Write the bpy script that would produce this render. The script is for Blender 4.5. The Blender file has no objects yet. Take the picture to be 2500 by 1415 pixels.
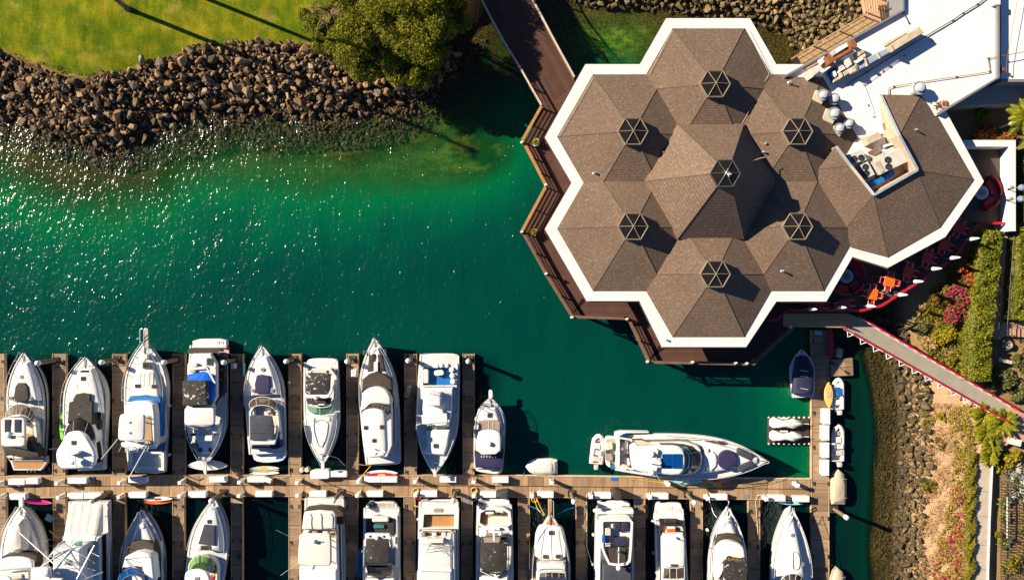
import bpy, bmesh, math, random
import numpy as np
from mathutils import Vector, Matrix
random.seed(7); np.random.seed(7)
R = math.radians
SC = bpy.context.scene
COL = SC.collection
# ---------------------------------------------------------------- camera, sky, sun, exposure
H = 78.0                                   # drone height above the water, metres
cam = bpy.data.cameras.new('camera'); cam.lens = 28.08; cam.sensor_width = 36.0; cam.clip_end = 4000; cam.clip_start = 0.5
camo = bpy.data.objects.new('camera', cam); camo.location = (0, 0, H); COL.objects.link(camo); SC.camera = camo
SUN_EL, SUN_AZ = 30.5, 158.0               # the sun stands up and to the left of the picture: direction (cos az, sin az)
wd = bpy.data.worlds.new('World'); SC.world = wd; wd.use_nodes = True
nt = wd.node_tree; bg = nt.nodes['Background']
sk = nt.nodes.new('ShaderNodeTexSky'); sk.sky_type = 'NISHITA'; sk.sun_disc = False
sk.sun_elevation = R(SUN_EL); sk.sun_rotation = R(90 - SUN_AZ); sk.air_density = 0.8; sk.dust_density = 0.0; sk.ozone_density = 8.0
nt.links.new(sk.outputs[0], bg.inputs[0]); bg.inputs[1].default_value = 0.05
sl_ = bpy.data.lights.new('sun', 'SUN'); sl_.energy = 5.0; sl_.angle = R(0.5); sl_.color = (1.0, 0.87, 0.68)
so = bpy.data.objects.new('sun', sl_); COL.objects.link(so); so.location = (-60, 30, 60)
sd = Vector((math.cos(R(SUN_AZ)) * math.cos(R(SUN_EL)), math.sin(R(SUN_AZ)) * math.cos(R(SUN_EL)), math.sin(R(SUN_EL))))
so.rotation_euler = sd.to_track_quat('Z', 'Y').to_euler()
vs = SC.view_settings; vs.view_transform = 'Standard'; vs.look = 'None'; vs.gamma = 1.0; vs.use_curve_mapping = False; vs.exposure = 1.0
SC.render.engine = 'CYCLES'; SC.cycles.use_denoising = True
SC.cycles.max_bounces = 6; SC.cycles.diffuse_bounces = 1; SC.cycles.transparent_max_bounces = 12; SC.cycles.sample_clamp_indirect = 6
# ---------------------------------------------------------------- geometry helpers
def W(px, py, z):                          # photograph pixel seen at height z -> point in the world
    k = 0.04 * (1 - z / H)
    return Vector(((px - 1250) * k, -(py - 707.5) * k, z))
Z = [0.0, 0.0, 1.0]
def zone(ox, oy, s): Z[:] = [ox, oy, s]
def Q(p): return (Z[0] + p[0] / Z[2], Z[1] + p[1] / Z[2])
def QW(p, z): a = Q(p); return W(a[0], a[1], z)
WL = {}
def link(o, parent=None, pos=None):
    COL.objects.link(o)
    pos = Vector(pos) if pos is not None else Vector((0, 0, 0))
    if parent is not None:
        o.parent = parent; o.location = pos - WL[parent.name]
    else: o.location = pos
    WL[o.name] = pos
    return o
def thing(name, pos, label=None, cat=None, group=None, kind=None):
    o = bpy.data.objects.new(name, None); o.empty_display_size = 0.3
    tag(o, label, cat, group, kind)
    return link(o, None, pos)
def tag(o, label=None, cat=None, group=None, kind=None):
    if label: o['label'] = label
    if cat: o['category'] = cat
    if group: o['group'] = group
    if kind: o['kind'] = kind
    return o
def mk(name, g, mat, parent=None, sharp=38, label=None, kind=None, attrs=None):
    v = np.array(g.v, dtype=float).reshape(-1, 3)
    c = Vector(((v[:, 0].min() + v[:, 0].max()) / 2, (v[:, 1].min() + v[:, 1].max()) / 2, v[:, 2].min()))
    me = bpy.data.meshes.new(name)
    me.from_pydata((v - np.array(c)).tolist(), [], g.f)
    if sharp:
        me.polygons.foreach_set('use_smooth', [True] * len(me.polygons))
        me.set_sharp_from_angle(angle=R(sharp))
    me.materials.append(M[mat] if isinstance(mat, str) else mat)
    if attrs:
        for k_, vals in attrs.items():
            a = me.attributes.new(k_, 'FLOAT', 'POINT'); a.data.foreach_set('value', vals)
    me.update()
    o = bpy.data.objects.new(name, me)
    if label: o['label'] = label
    if kind: o['kind'] = kind
    return link(o, parent, c)
def again(name, o, pos, parent=None, rot=None, scale=None):   # another object that shares o's mesh
    n = o.copy(); n.name = name; n.parent = None
    for k_ in list(n.keys()): del n[k_]
    COL.objects.link(n)
    pos = Vector(pos)
    if parent is not None: n.parent = parent; n.location = pos - WL[parent.name]
    else: n.location = pos
    WL[n.name] = pos
    if rot is not None: n.rotation_euler = rot
    if scale is not None: n.scale = scale
    return n
def copy_tree(root, pos, rotz=0.0, scale=1.0):
    n = root.copy(); COL.objects.link(n); n.location = Vector(pos); n.rotation_euler = (0, 0, rotz); n.scale = (scale,) * 3; WL[n.name] = Vector(pos)
    def rec(a, b):
        for ch in a.children:
            c = ch.copy(); COL.objects.link(c); c.parent = b; WL[c.name] = Vector(pos); rec(ch, c)
    rec(root, n)
    return n
def ccw(p):
    a = sum(p[i][0] * p[(i + 1) % len(p)][1] - p[(i + 1) % len(p)][0] * p[i][1] for i in range(len(p)))
    return p if a > 0 else p[::-1]
def inset(p, d):                           # p counter-clockwise; d > 0 goes inward
    n = len(p); out = []
    for i in range(n):
        a, b, c = p[i - 1], p[i], p[(i + 1) % n]
        e1 = Vector((b[0] - a[0], b[1] - a[1])); e2 = Vector((c[0] - b[0], c[1] - b[1]))
        if e1.length < 1e-6 or e2.length < 1e-6: out.append(Vector(b)); continue
        n1 = Vector((-e1.y, e1.x)).normalized(); n2 = Vector((-e2.y, e2.x)).normalized()
        k = (n1 + n2) / max(0.35, 1 + n1.dot(n2)) * d
        out.append(Vector((b[0] + k.x, b[1] + k.y, b[2])))
    return out
class G:
    def __init__(s): s.v = []; s.f = []
    def add(s, v, f):
        b = len(s.v); s.v += [tuple(x) for x in v]; s.f += [tuple(b + i for i in q) for q in f]; return s
    def rings(s, rr, cap0=False, cap1=True, close=True):
        b = len(s.v); n = len(rr[0])
        for r_ in rr: s.v += [tuple(x) for x in r_]
        for k in range(len(rr) - 1):
            for i in range(n if close else n - 1):
                j = (i + 1) % n
                s.f.append((b + k * n + i, b + k * n + j, b + (k + 1) * n + j, b + (k + 1) * n + i))
        if cap1: s.f.append(tuple(b + (len(rr) - 1) * n + i for i in range(n)))
        if cap0: s.f.append(tuple(b + i for i in range(n))[::-1])
        return s
    def prism(s, top, z0, bev=0.04, flare=0.0, crown=0.0):
        top = ccw([Vector(p) for p in top])
        bot = inset(top, -flare) if flare else top
        r = [[Vector((p[0], p[1], z0)) for p in bot]]
        if bev:
            r.append([Vector((p[0], p[1], p[2] - bev)) for p in top]); r.append(inset(top, bev))
        else: r.append(top)
        if crown:
            c = sum(r[-1], Vector()) / len(top)
            for k_, h_ in ((0.75, .45), (.5, .75), (.25, .94)): r.append([c.lerp(p, k_) + Vector((0, 0, crown * h_)) for p in top])
        return s.rings(r)
    def ring(s, top, z0, w, bev=0.03):     # a wall standing on the outline
        top = ccw([Vector(p) for p in top]); inn = inset(top, w)
        dn = lambda q, z=None: [Vector((p[0], p[1], z0)) for p in q]
        return s.rings([dn(top), top, inn, dn(inn)], cap1=False)
    def box(s, c, sx, sy, sz, rot=0.0, bev=0.0):   # c: centre of the base
        ca, sa = math.cos(rot), math.sin(rot)
        p = [Vector((c[0] + x * sx / 2 * ca - y * sy / 2 * sa, c[1] + x * sx / 2 * sa + y * sy / 2 * ca, c[2] + sz)) for x, y in ((-1, -1), (1, -1), (1, 1), (-1, 1))]
        r = [[Vector((q.x, q.y, c[2])) for q in p]]
        if bev: r += [[q - Vector((0, 0, bev)) for q in p], inset(p, bev)]
        else: r.append(p)
        return s.rings(r, cap0=True)
    def tube(s, path, r, n=5, r1=None):
        path = [Vector(p) for p in path]; rr = []
        for i, p in enumerate(path):
            t = (path[min(i + 1, len(path) - 1)] - path[max(i - 1, 0)])
            if t.length < 1e-6: t = Vector((0, 0, 1))
            t.normalize(); u = t.cross(Vector((0, 0, 1)))
            if u.length < .05: u = t.cross(Vector((1, 0, 0)))
            u.normalize(); w = t.cross(u)
            q = r if r1 is None else r + (r1 - r) * i / max(1, len(path) - 1)
            rr.append([p + (u * math.cos(a) + w * math.sin(a)) * q for a in (2 * math.pi * j / n for j in range(n))])
        return s.rings(rr, cap0=True)
    def lathe(s, c, prof, n=14):           # prof: list of (radius, z above c)
        rr = [[Vector((c[0] + r_ * math.cos(2 * math.pi * j / n), c[1] + r_ * math.sin(2 * math.pi * j / n), c[2] + z)) for j in range(n)] for r_, z in prof]
        return s.rings(rr, cap0=True)
    def strip(s, A, B):
        b = len(s.v); n = len(A); s.v += [tuple(p) for p in A] + [tuple(p) for p in B]
        s.f += [(b + i, b + i + 1, b + n + i + 1, b + n + i) for i in range(n - 1)]; return s
def rrect(cx, cy, w, h, r=0, rot=0, n=3):
    r = min(r, w / 2 - .01, h / 2 - .01); out = []
    for sx, sy, a0 in ((1, 1, 0), (-1, 1, 90), (-1, -1, 180), (1, -1, 270)):
        for k in range(n + 1 if r > 0 else 1):
            a = R(a0 + 90 * k / n) if r > 0 else 0
            x, y = sx * (w / 2 - r) + (r * math.cos(a) if r > 0 else 0), sy * (h / 2 - r) + (r * math.sin(a) if r > 0 else 0)
            ca, sa = math.cos(R(rot)), math.sin(R(rot)); out.append((cx + x * ca - y * sa, cy + x * sa + y * ca))
    return out
def disc(cx, cy, r, n=14): return [(cx + r * math.cos(2 * math.pi * k / n), cy + r * math.sin(2 * math.pi * k / n)) for k in range(n)]
def smooth(p, it=1):                       # corner cutting on a closed outline
    for _ in range(it):
        q = []
        for i in range(len(p)):
            a, b = p[i], p[(i + 1) % len(p)]
            q += [(a[0] * .8 + b[0] * .2, a[1] * .8 + b[1] * .2), (a[0] * .2 + b[0] * .8, a[1] * .2 + b[1] * .8)]
        p = q
    return p
# ---------------------------------------------------------------- materials
M = {}
def nodes(name):
    m = bpy.data.materials.new(name); m.use_nodes = True; M[name] = m
    return m, m.node_tree.nodes, m.node_tree.links, m.node_tree.nodes['Principled BSDF']
def pos_scaled(N, L, sc):
    g = N.new('ShaderNodeNewGeometry'); mp = N.new('ShaderNodeMapping'); mp.inputs['Scale'].default_value = sc
    L.new(g.outputs['Position'], mp.inputs['Vector']); return mp.outputs[0]
def noise(N, L, vec, scale, detail=4, rough=.55):
    t = N.new('ShaderNodeTexNoise'); t.inputs['Scale'].default_value = scale; t.inputs['Detail'].default_value = detail; t.inputs['Roughness'].default_value = rough
    L.new(vec, t.inputs['Vector']); return t.outputs['Fac']
def ramp(N, L, fac, stops):
    r = N.new('ShaderNodeValToRGB'); e = r.color_ramp.elements
    while len(e) < len(stops): e.new(.5)
    for i, (p, c) in enumerate(stops): e[i].position = p; e[i].color = (*c, 1)
    L.new(fac, r.inputs[0]); return r.outputs[0]
def mixc(N, L, f, a, b, mode='MIX'):
    m = N.new('ShaderNodeMix'); m.data_type = 'RGBA'; m.blend_type = mode
    for sock, val in ((m.inputs[0], f), (m.inputs[6], a), (m.inputs[7], b)):
        if hasattr(val, 'is_output') or hasattr(val, 'links'): L.new(val, sock)
        elif isinstance(val, tuple): sock.default_value = (*val, 1)
        else: sock.default_value = val
    return m.outputs[2]
def mth(N, L, op, a, b=0.0, c=None):
    m = N.new('ShaderNodeMath'); m.operation = op
    for i, val in enumerate((a, b) if c is None else (a, b, c)):
        if hasattr(val, 'links'): L.new(val, m.inputs[i])
        else: m.inputs[i].default_value = val
    return m.outputs[0]
def bump(N, L, B, h, strength, dist):
    b = N.new('ShaderNodeBump'); b.inputs['Strength'].default_value = strength; b.inputs['Distance'].default_value = dist
    L.new(h, b.inputs['Height']); L.new(b.outputs[0], B.inputs['Normal'])
def pm(name, c, rough=.5, var=.12, scale=1.5, stretch=(1, 1, 1), bmp=0.0, bscale=6.0, metal=0.0, spec=.5, c2=None, orand=0.0, coat=0.0, irand=0.0, lo=.3, hi=.7):
    m, N, L, B = nodes(name)
    v = pos_scaled(N, L, stretch); f = noise(N, L, v, scale)
    d = c2 or tuple(x * (1 - var) for x in c)
    e = c if c2 else tuple(min(1, x * (1 + var)) for x in c)
    out = ramp(N, L, f, [(lo, d), (hi, e)])
    if orand or irand:
        o = N.new('ShaderNodeObjectInfo'); g = N.new('ShaderNodeNewGeometry')
        rnd = o.outputs['Random'] if orand else g.outputs['Random Per Island']
        k = orand or irand
        val = mth(N, L, 'MULTIPLY_ADD', rnd, 2 * k, 1 - k)
        out = mixc(N, L, 1.0, out, val, 'MULTIPLY')
    L.new(out, B.inputs['Base Color'])
    B.inputs['Roughness'].default_value = rough; B.inputs['Metallic'].default_value = metal; B.inputs['Specular IOR Level'].default_value = spec
    B.inputs['Coat Weight'].default_value = coat
    if bmp: bump(N, L, B, noise(N, L, pos_scaled(N, L, stretch), bscale), .6, bmp)
    return m
pm('gel', (.74, .735, .71), .22, .06, .6, spec=.5, orand=.06)
pm('gelw', (.74, .70, .62), .28, .06, .6, orand=.05)
pm('nonskid', (.66, .655, .63), .55, .06, 1.2, bmp=.01, bscale=25, orand=.06)
pm('nonskid_grey', (.52, .52, .50), .6, .1, 1.2, bmp=.01, bscale=25)
pm('cream', (.62, .55, .42), .5, .1)
pm('vinyl', (.70, .66, .58), .5, .08, 2)
pm('stripe_blue', (.02, .10, .35), .3, .05)
pm('steel', (.66, .66, .66), .3, .05, metal=.25)
pm('dark_metal', (.06, .06, .06), .4, .1)
pm('rubber', (.02, .02, .02), .7, .2)
pm('rail_grey', (.35, .36, .38), .4, .1)
pm('hatch_dark', (.05, .045, .04), .12, .25, 2.0)
pm('hatch_grey', (.22, .21, .20), .35, .15, 2.0)
pm('navy', (.018, .02, .055), .75, .25, 1.2, bmp=.05, bscale=2.2)
pm('purple_navy', (.025, .018, .075), .75, .25, 1.2, bmp=.05, bscale=2.2)
pm('slate', (.045, .048, .065), .8, .2, 1.5, bmp=.04, bscale=2.5)
pm('brown_cover', (.05, .036, .025), .8, .2, 1.2, bmp=.05, bscale=2.0)
pm('blue_cover', (.0, .13, .40), .6, .15, 1.5, bmp=.05, bscale=2.0)
pm('blue_tarp', (.0, .11, .62), .35, .25, 1.5, bmp=.10, bscale=2.5)
pm('tan_cover', (.46, .38, .27), .8, .15, 1.2, bmp=.10, bscale=1.6)
pm('pale_cover', (.74, .69, .60), .7, .1, 1.0, bmp=.10, bscale=1.4)
pm('taupe', (.33, .25, .20), .7, .15, 1.2, bmp=.04)
pm('sage', (.33, .36, .25), .7, .1)
pm('teak', (.42, .21, .075), .6, .2, 1.0, stretch=(14, .6, 1), bmp=.01)
pm('teak_grey', (.40, .36, .31), .65, .15, 1.0, stretch=(10, .6, 1))
pm('red', (.45, .012, .03), .4, .12)
pm('red_fabric', (.40, .02, .025), .7, .15)
pm('orange', (.80, .13, .012), .45, .1)
pm('yellow', (.75, .42, .03), .5, .15, 3)
pm('lime', (.22, .75, .02), .4, .1)
pm('kayak_yellow', (.72, .48, .12), .45, .1, 2)
pm('kayak_blue', (.01, .20, .52), .4, .12)
pm('magenta', (.42, .02, .17), .4, .1)
pm('aqua', (.30, .68, .68), .4, .1)
pm('pink', (.75, .25, .30), .4, .1, c2=(.75, .40, .10), scale=1.2)
pm('rope', (.55, .50, .38), .9, .2)
pm('solar', (.05, .05, .06), .2, .3, 6)
pm('white_plastic', (.80, .79, .76), .45, .08, 2.0, orand=.07)
pm('lid_white', (.83, .81, .77), .4, .07, 2.5, orand=.07)
pm('hypalon', (.72, .71, .69), .6, .08, 1.5)
pm('hull_dark', (.03, .03, .035), .2, .2)
def drop(name, c, th=.69):                  # dark canvas with bird droppings
    m, N, L, B = nodes(name)
    v = pos_scaled(N, L, (1, 1, 1)); n1 = noise(N, L, v, 3.2, 5, .7); n2 = noise(N, L, v, .55, 2)
    a = mth(N, L, 'GREATER_THAN', mth(N, L, 'ADD', n1, mth(N, L, 'MULTIPLY', n2, .28)), th + .14)
    base = ramp(N, L, noise(N, L, v, 1.1), [(.3, tuple(x * .7 for x in c)), (.7, tuple(x * 1.4 for x in c))])
    L.new(mixc(N, L, a, base, (.7, .68, .62)), B.inputs['Base Color']); B.inputs['Roughness'].default_value = .75
    bump(N, L, B, noise(N, L, v, 1.6), .6, .06)
drop('black_cover', (.030, .024, .019)); drop('black_spotted', (.028, .023, .019), .60)
def glass(name, c, tr=.45, rough=.04):
    m, N, L, B = nodes(name)
    B.inputs['Base Color'].default_value = (*c, 1); B.inputs['Roughness'].default_value = rough
    t = N.new('ShaderNodeBsdfTransparent'); t.inputs[0].default_value = (*[min(1, .35 + x * 2.2) for x in c], 1)
    mx = N.new('ShaderNodeMixShader'); mx.inputs[0].default_value = tr
    L.new(B.outputs[0], mx.inputs[1]); L.new(t.outputs[0], mx.inputs[2]); L.new(mx.outputs[0], N['Material Output'].inputs[0])
glass('dark_glass', (.025, .022, .02), .15); glass('green_glass', (.05, .22, .13), .35); glass('lime_glass', (.22, .42, .14), .35)
glass('brown_glass', (.10, .065, .04), .35); glass('blue_glass', (.0, .06, .24), .12); glass('teal_glass', (.06, .25, .28), .3)
glass('sky_glass', (.022, .018, .014), .3); glass('globe_glass', (.30, .36, .55), .45)
pm('dock_wood', (.43, .28, .155), .8, .1, 1.0, stretch=(7, .5, 1), c2=(.21, .13, .07), orand=.28, bmp=.02, bscale=1.0, lo=.25, hi=.75)
pm('finger_wood', (.38, .255, .155), .8, .1, 1.0, stretch=(.5, 6, 1), c2=(.17, .108, .064), orand=.28, bmp=.02, bscale=1.0, lo=.25, hi=.75)
pm('kerb_wood', (.45, .29, .17), .75, .2, 2.0, orand=.1)
pm('kerb_cream', (.68, .54, .38), .7, .15, 2.0)
pm('float_dark', (.05, .045, .04), .8, .3, 2)
pm('pile_wood', (.26, .18, .10), .8, .1, 1.5, stretch=(3, 3, .6), c2=(.13, .09, .05), bmp=.02)
pm('box_tan', (.52, .43, .30), .6, .2, 1.5, orand=.12)
pm('box_grey', (.56, .53, .48), .5, .15, 1.2, orand=.1)
pm('duct_metal', (.36, .42, .48), .35, .15, 1.5, metal=.15)
pm('rust', (.36, .13, .025), .75, .3, 1.5, c2=(.17, .055, .025))
pm('white_roof', (.80, .77, .72), .6, .03, .35, c2=(.72, .68, .62), lo=.2, hi=.42)
pm('white_trim', (.74, .71, .68), .5, .04, 1.1, c2=(.64, .60, .55), lo=.25, hi=.45)
pm('parapet_grey', (.19, .19, .20), .6, .1, 1.0)
pm('wall_tan', (.45, .33, .22), .7, .1, 1.5)
pm('pier_deck', (.105, .052, .037), .8, .1, 1.0, c2=(.078, .038, .028), orand=.12, spec=.2)
pm('terrace_deck', (.085, .055, .04), .75, .12, 1.5, c2=(.06, .038, .03))
pm('rail_wood', (.16, .085, .055), .7, .2, 1.5); pm('rail_wood_lit', (.42, .19, .06), .65, .15, 1.5)
pm('post_cream', (.55, .45, .34), .7, .15, 2)
pm('concrete', (.47, .39, .30), .85, .1, 1.2, bmp=.01); pm('terracotta', (.50, .28, .18), .85, .1, 1.5)
pm('tan_wood', (.40, .26, .13), .75, .15, 1.0, stretch=(5, .6, 1))
pm('gangway_deck', (.40, .36, .29), .6, .08, 1.5); pm('fence_black', (.03, .028, .025), .6, .2)
pm('bark', (.20, .14, .09), .9, .3, 2.0, bmp=.04); pm('bark_pale', (.42, .36, .28), .9, .2, 2.0)
pm('lantern_frame', (.21, .17, .12), .55, .2, 2.0); pm('ridge', (.085, .06, .044), .85, .2, 2)
pm('gravel_tan', (.50, .29, .18), .9, .2, 2.5, c2=(.60, .46, .34))
def leaf(name, a, b, c, extra=None):
    m, N, L, B = nodes(name)
    g = N.new('ShaderNodeNewGeometry'); n = noise(N, L, pos_scaled(N, L, (1, 1, 1)), .9, 2)
    f = mth(N, L, 'ADD', mth(N, L, 'MULTIPLY', g.outputs['Random Per Island'], .75), mth(N, L, 'MULTIPLY', n, .5))
    st = [(.2, a), (.62, b), (.92, c)]
    if extra: st += [(.955, c), (.965, extra)]
    L.new(ramp(N, L, f, st), B.inputs['Base Color']); B.inputs['Roughness'].default_value = .6; B.inputs['Specular IOR Level'].default_value = .25
    t = N.new('ShaderNodeBsdfTranslucent'); L.new(ramp(N, L, f, [(.2, a), (.9, c)]), t.inputs[0])
    mx = N.new('ShaderNodeMixShader'); mx.inputs[0].default_value = .25
    L.new(B.outputs[0], mx.inputs[1]); L.new(t.outputs[0], mx.inputs[2]); L.new(mx.outputs[0], N['Material Output'].inputs[0])
leaf('leaf_tree', (.055, .075, .005), (.165, .175, .007), (.34, .31, .012))
leaf('leaf_hedge', (.06, .09, .006), (.165, .185, .010), (.31, .28, .018))
leaf('leaf_shrub', (.07, .08, .008), (.18, .16, .012), (.34, .26, .025))
leaf('leaf_yellow', (.14, .14, .006), (.31, .27, .010), (.48, .34, .018))
leaf('leaf_grey', (.06, .075, .018), (.13, .135, .035), (.23, .21, .07))
leaf('leaf_dry', (.32, .18, .075), (.55, .34, .155), (.70, .48, .25))
leaf('leaf_bougainvillea', (.06, .075, .010), (.14, .13, .015), (.25, .16, .03)); leaf('petal_magenta', (.35, .005, .06), (.60, .01, .12), (.70, .02, .20)); leaf('petal_red', (.35, .02, .01), (.60, .05, .02), (.72, .10, .03))
leaf('leaf_palm', (.08, .11, .006), (.22, .23, .010), (.44, .35, .02)); leaf('leaf_agave', (.22, .26, .19), (.34, .37, .27), (.48, .48, .36)); leaf('leaf_banana', (.10, .16, .01), (.20, .26, .02), (.40, .36, .06))
def rockmat(name, stops):
    m, N, L, B = nodes(name)
    o = N.new('ShaderNodeObjectInfo'); g = N.new('ShaderNodeNewGeometry')
    v = pos_scaled(N, L, (1, 1, 1))
    r = mth(N, L, 'FRACT', mth(N, L, 'ADD', o.outputs['Random'], g.outputs['Random Per Island']))
    c = ramp(N, L, r, stops); k = mth(N, L, 'MULTIPLY_ADD', noise(N, L, v, 3.5, 6, .7), 1.4, .3)
    c = mixc(N, L, 1.0, c, k, 'MULTIPLY')
    sp = N.new('ShaderNodeSeparateXYZ'); L.new(g.outputs['Position'], sp.inputs[0])
    wet = N.new('ShaderNodeMapRange'); wet.inputs[1].default_value = .1; wet.inputs[2].default_value = 1.25; wet.inputs[3].default_value = .30; wet.inputs[4].default_value = 1.0
    L.new(mth(N, L, 'ADD', sp.outputs[2], mth(N, L, 'MULTIPLY', noise(N, L, v, .8), .5)), wet.inputs[0])     # weed and wet below the tide mark
    L.new(mixc(N, L, 1.0, c, wet.outputs[0], 'MULTIPLY'), B.inputs['Base Color']); B.inputs['Roughness'].default_value = .8
    bump(N, L, B, noise(N, L, v, 5.0, 6, .65), .7, .08)
rockmat('rock', [(.0, (.07, .044, .019)), (.2, (.20, .115, .050)), (.42, (.10, .072, .042)), (.6, (.31, .165, .055)), (.78, (.27, .205, .135)), (.9, (.38, .24, .115)), (1., (.16, .08, .028))])
rockmat('rock_weed', [(.0, (.07, .042, .008)), (.3, (.16, .095, .02)), (.6, (.09, .06, .013)), (.85, (.23, .14, .035)), (1., (.05, .038, .01))])
rockmat('rock_gold', [(.0, (.11, .08, .026)), (.3, (.23, .16, .06)), (.55, (.13, .11, .06)), (.8, (.34, .24, .11)), (1., (.19, .13, .045))])
rockmat('rock_pebble', [(.0, (.045, .033, .013)), (.3, (.095, .068, .028)), (.6, (.066, .050, .024)), (.85, (.15, .10, .045)), (1., (.28, .18, .085))])
def shingle(name, zper, c=(.158, .108, .076)):
    m, N, L, B = nodes(name)
    g = N.new('ShaderNodeNewGeometry'); sp = N.new('ShaderNodeSeparateXYZ'); L.new(g.outputs['Position'], sp.inputs[0])
    v = pos_scaled(N, L, (1, 1, 1)); z = mth(N, L, 'DIVIDE', mth(N, L, 'ADD', sp.outputs[2], mth(N, L, 'MULTIPLY', noise(N, L, v, .4), .02)), zper)
    saw = mth(N, L, 'FRACT', z); row = mth(N, L, 'FLOOR', z)
    cmb = N.new('ShaderNodeCombineXYZ'); L.new(mth(N, L, 'ADD', sp.outputs[0], mth(N, L, 'MULTIPLY', row, 3.7)), cmb.inputs[0]); L.new(mth(N, L, 'ADD', sp.outputs[1], mth(N, L, 'MULTIPLY', row, 7.3)), cmb.inputs[1])
    tab = noise(N, L, cmb.outputs[0], 4.2, 1); fine = noise(N, L, v, 14, 3, .7); big = noise(N, L, v, .25, 3)
    f = mth(N, L, 'ADD', mth(N, L, 'MULTIPLY', tab, .6), mth(N, L, 'MULTIPLY', fine, .4))
    col = ramp(N, L, f, [(.34, tuple(x * .75 for x in c)), (.50, c), (.57, tuple(x * 1.12 for x in c)), (.66, tuple(x * 1.6 for x in c))])
    col = mixc(N, L, 1.0, col, mth(N, L, 'MULTIPLY_ADD', big, .5, .75), 'MULTIPLY')
    L.new(col, B.inputs['Base Color']); B.inputs['Roughness'].default_value = .9; B.inputs['Specular IOR Level'].default_value = .2
    bump(N, L, B, mth(N, L, 'SUBTRACT', 1.0, saw), 1.0, .014)
    course_shade = mth(N, L, 'MULTIPLY_ADD', mth(N, L, 'GREATER_THAN', saw, .2), .3, .7); L.new(mixc(N, L, 1.0, col, course_shade, 'MULTIPLY'), B.inputs['Base Color'])   # shadow under each course painted as a dark line
shingle('shingle', .085); shingle('shingle_steep', .23)
# ---------------------------------------------------------------- terrain
SHORE = [(-700, 300), (-60, 292), (40, 288), (95, 318), (165, 348), (240, 360), (325, 348), (370, 306), (450, 288), (560, 268), (700, 275), (830, 288), (900, 268), (985, 258), (1060, 226), (1110, 160), (1150, 90), (1205, 40), (1290, -10), (1380, -30), (1450, 22), (1560, 18), (1680, 30), (1760, 38), (1860, 52), (1925, 92), (1962, 150), (2010, 230), (2090, 330), (2150, 450), (2150, 600), (2120, 740), (2150, 800), (2168, 870), (2186, 940), (2197, 1020), (2194, 1130), (2186, 1250), (2182, 1350), (2186, 1430), (2180, 2300)]
LAND = SHORE + [(4200, 2300), (4200, -1700), (-2000, -1700), (-2000, 300)]
def w2(lst): return np.array([[(x - 1250) * .04, -(y - 707.5) * .04] for x, y in lst])
def inside(P, poly):
    x, y = P[:, 0], P[:, 1]; c = np.zeros(len(P), bool); n = len(poly)
    for i in range(n):
        a, b = poly[i], poly[(i + 1) % n]
        t = ((a[1] > y) != (b[1] > y))
        if a[1] != b[1]: c ^= t & (x < (b[0] - a[0]) * (y - a[1]) / (b[1] - a[1]) + a[0])
    return c
def dist(P, line):
    d = np.full(len(P), 1e9)
    for a, b in zip(line[:-1], line[1:]):
        e = b - a; t = np.clip(((P - a) @ e) / (e @ e), 0, 1); q = a + t[:, None] * e
        d = np.minimum(d, np.hypot(*(P - q).T))
    return d
SH, LD = w2(SHORE), w2(LAND)
def wob(P, s, k=0.0): return np.sin(P[:, 0] * s + 1.3 + k) * np.cos(P[:, 1] * s * 1.13 + .7 + k) + .5 * np.sin(P[:, 0] * s * 2.3 + P[:, 1] * s * 1.9 + k)
def gauss(P, px, py, rx, ry):
    c = w2([(px, py)])[0]; return np.exp(-(((P[:, 0] - c[0]) / (rx * .04)) ** 2 + ((P[:, 1] - c[1]) / (ry * .04)) ** 2))
def shoal(P): return np.clip(1.0 * gauss(P, 1165, 360, 120, 75) + 1.0 * gauss(P, 1500, 105, 95, 55) + .45 * gauss(P, 700, 410, 280, 60) + .4 * gauss(P, 1060, 430, 170, 80), 0, 1.2)
def height(P):
    P = np.asarray(P, float); d = dist(P, SH); ins = inside(P, LD)
    land = 3.05 * (1 - np.exp(-d / 4.2)) + .06 * wob(P, .9)
    u = np.maximum(0, d - 3.6)
    sea = -(.20 * d + .30 * u * (u < 6) + (u >= 6) * (1.8 + .17 * (u - 6))) + .12 * wob(P, .8)
    px, py = P[:, 0] / .04 + 1250, 707.5 - P[:, 1] / .04; st = lambda a, b, v: np.clip((v - a) / (b - a), 0, 1)
    berth = np.maximum(np.maximum(st(850, 915, py) * st(1235, 1165, px), st(1195, 1225, py) * st(2040, 1990, px)), st(2020, 2040, px) * st(780, 850, py) * st(2.4, 4.2, d))   # extra depth puts shade between boats into the water colour; darkens channel too
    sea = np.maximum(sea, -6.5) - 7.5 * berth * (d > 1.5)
    sea = np.where(shoal(P) > .02, np.maximum(sea, sea + (-1.3 - sea) * np.clip(shoal(P) * 1.15, 0, 1)), sea)
    return np.where(ins, np.maximum(land, .02), np.minimum(sea, -.05)), ins, d
def ground(px, py, extra=0.0):             # photograph pixel on the terrain -> world point
    z = 0.0
    for _ in range(4):
        p = W(px, py, z); z = float(height(np.array([[p.x, p.y]]))[0][0])
    return Vector((p.x, p.y, z + extra))
def grid(step, x0, x1, y0, y1, out=()):
    xs = np.concatenate([[-o for o in out[::-1]], np.arange(x0, x1 + .01, step), list(out)]) if out else np.arange(x0, x1 + .01, step)
    ys = np.concatenate([[-o for o in out[::-1]], np.arange(y0, y1 + .01, step), list(out)]) if out else np.arange(y0, y1 + .01, step)
    X, Y = np.meshgrid(xs, ys); P = np.c_[X.ravel(), Y.ravel()]; nx, ny = len(xs), len(ys)
    idx = np.arange(nx * ny).reshape(ny, nx)
    F = np.stack([idx[:-1, :-1], idx[:-1, 1:], idx[1:, 1:], idx[1:, :-1]], -1).reshape(-1, 4)
    return P, F
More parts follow.
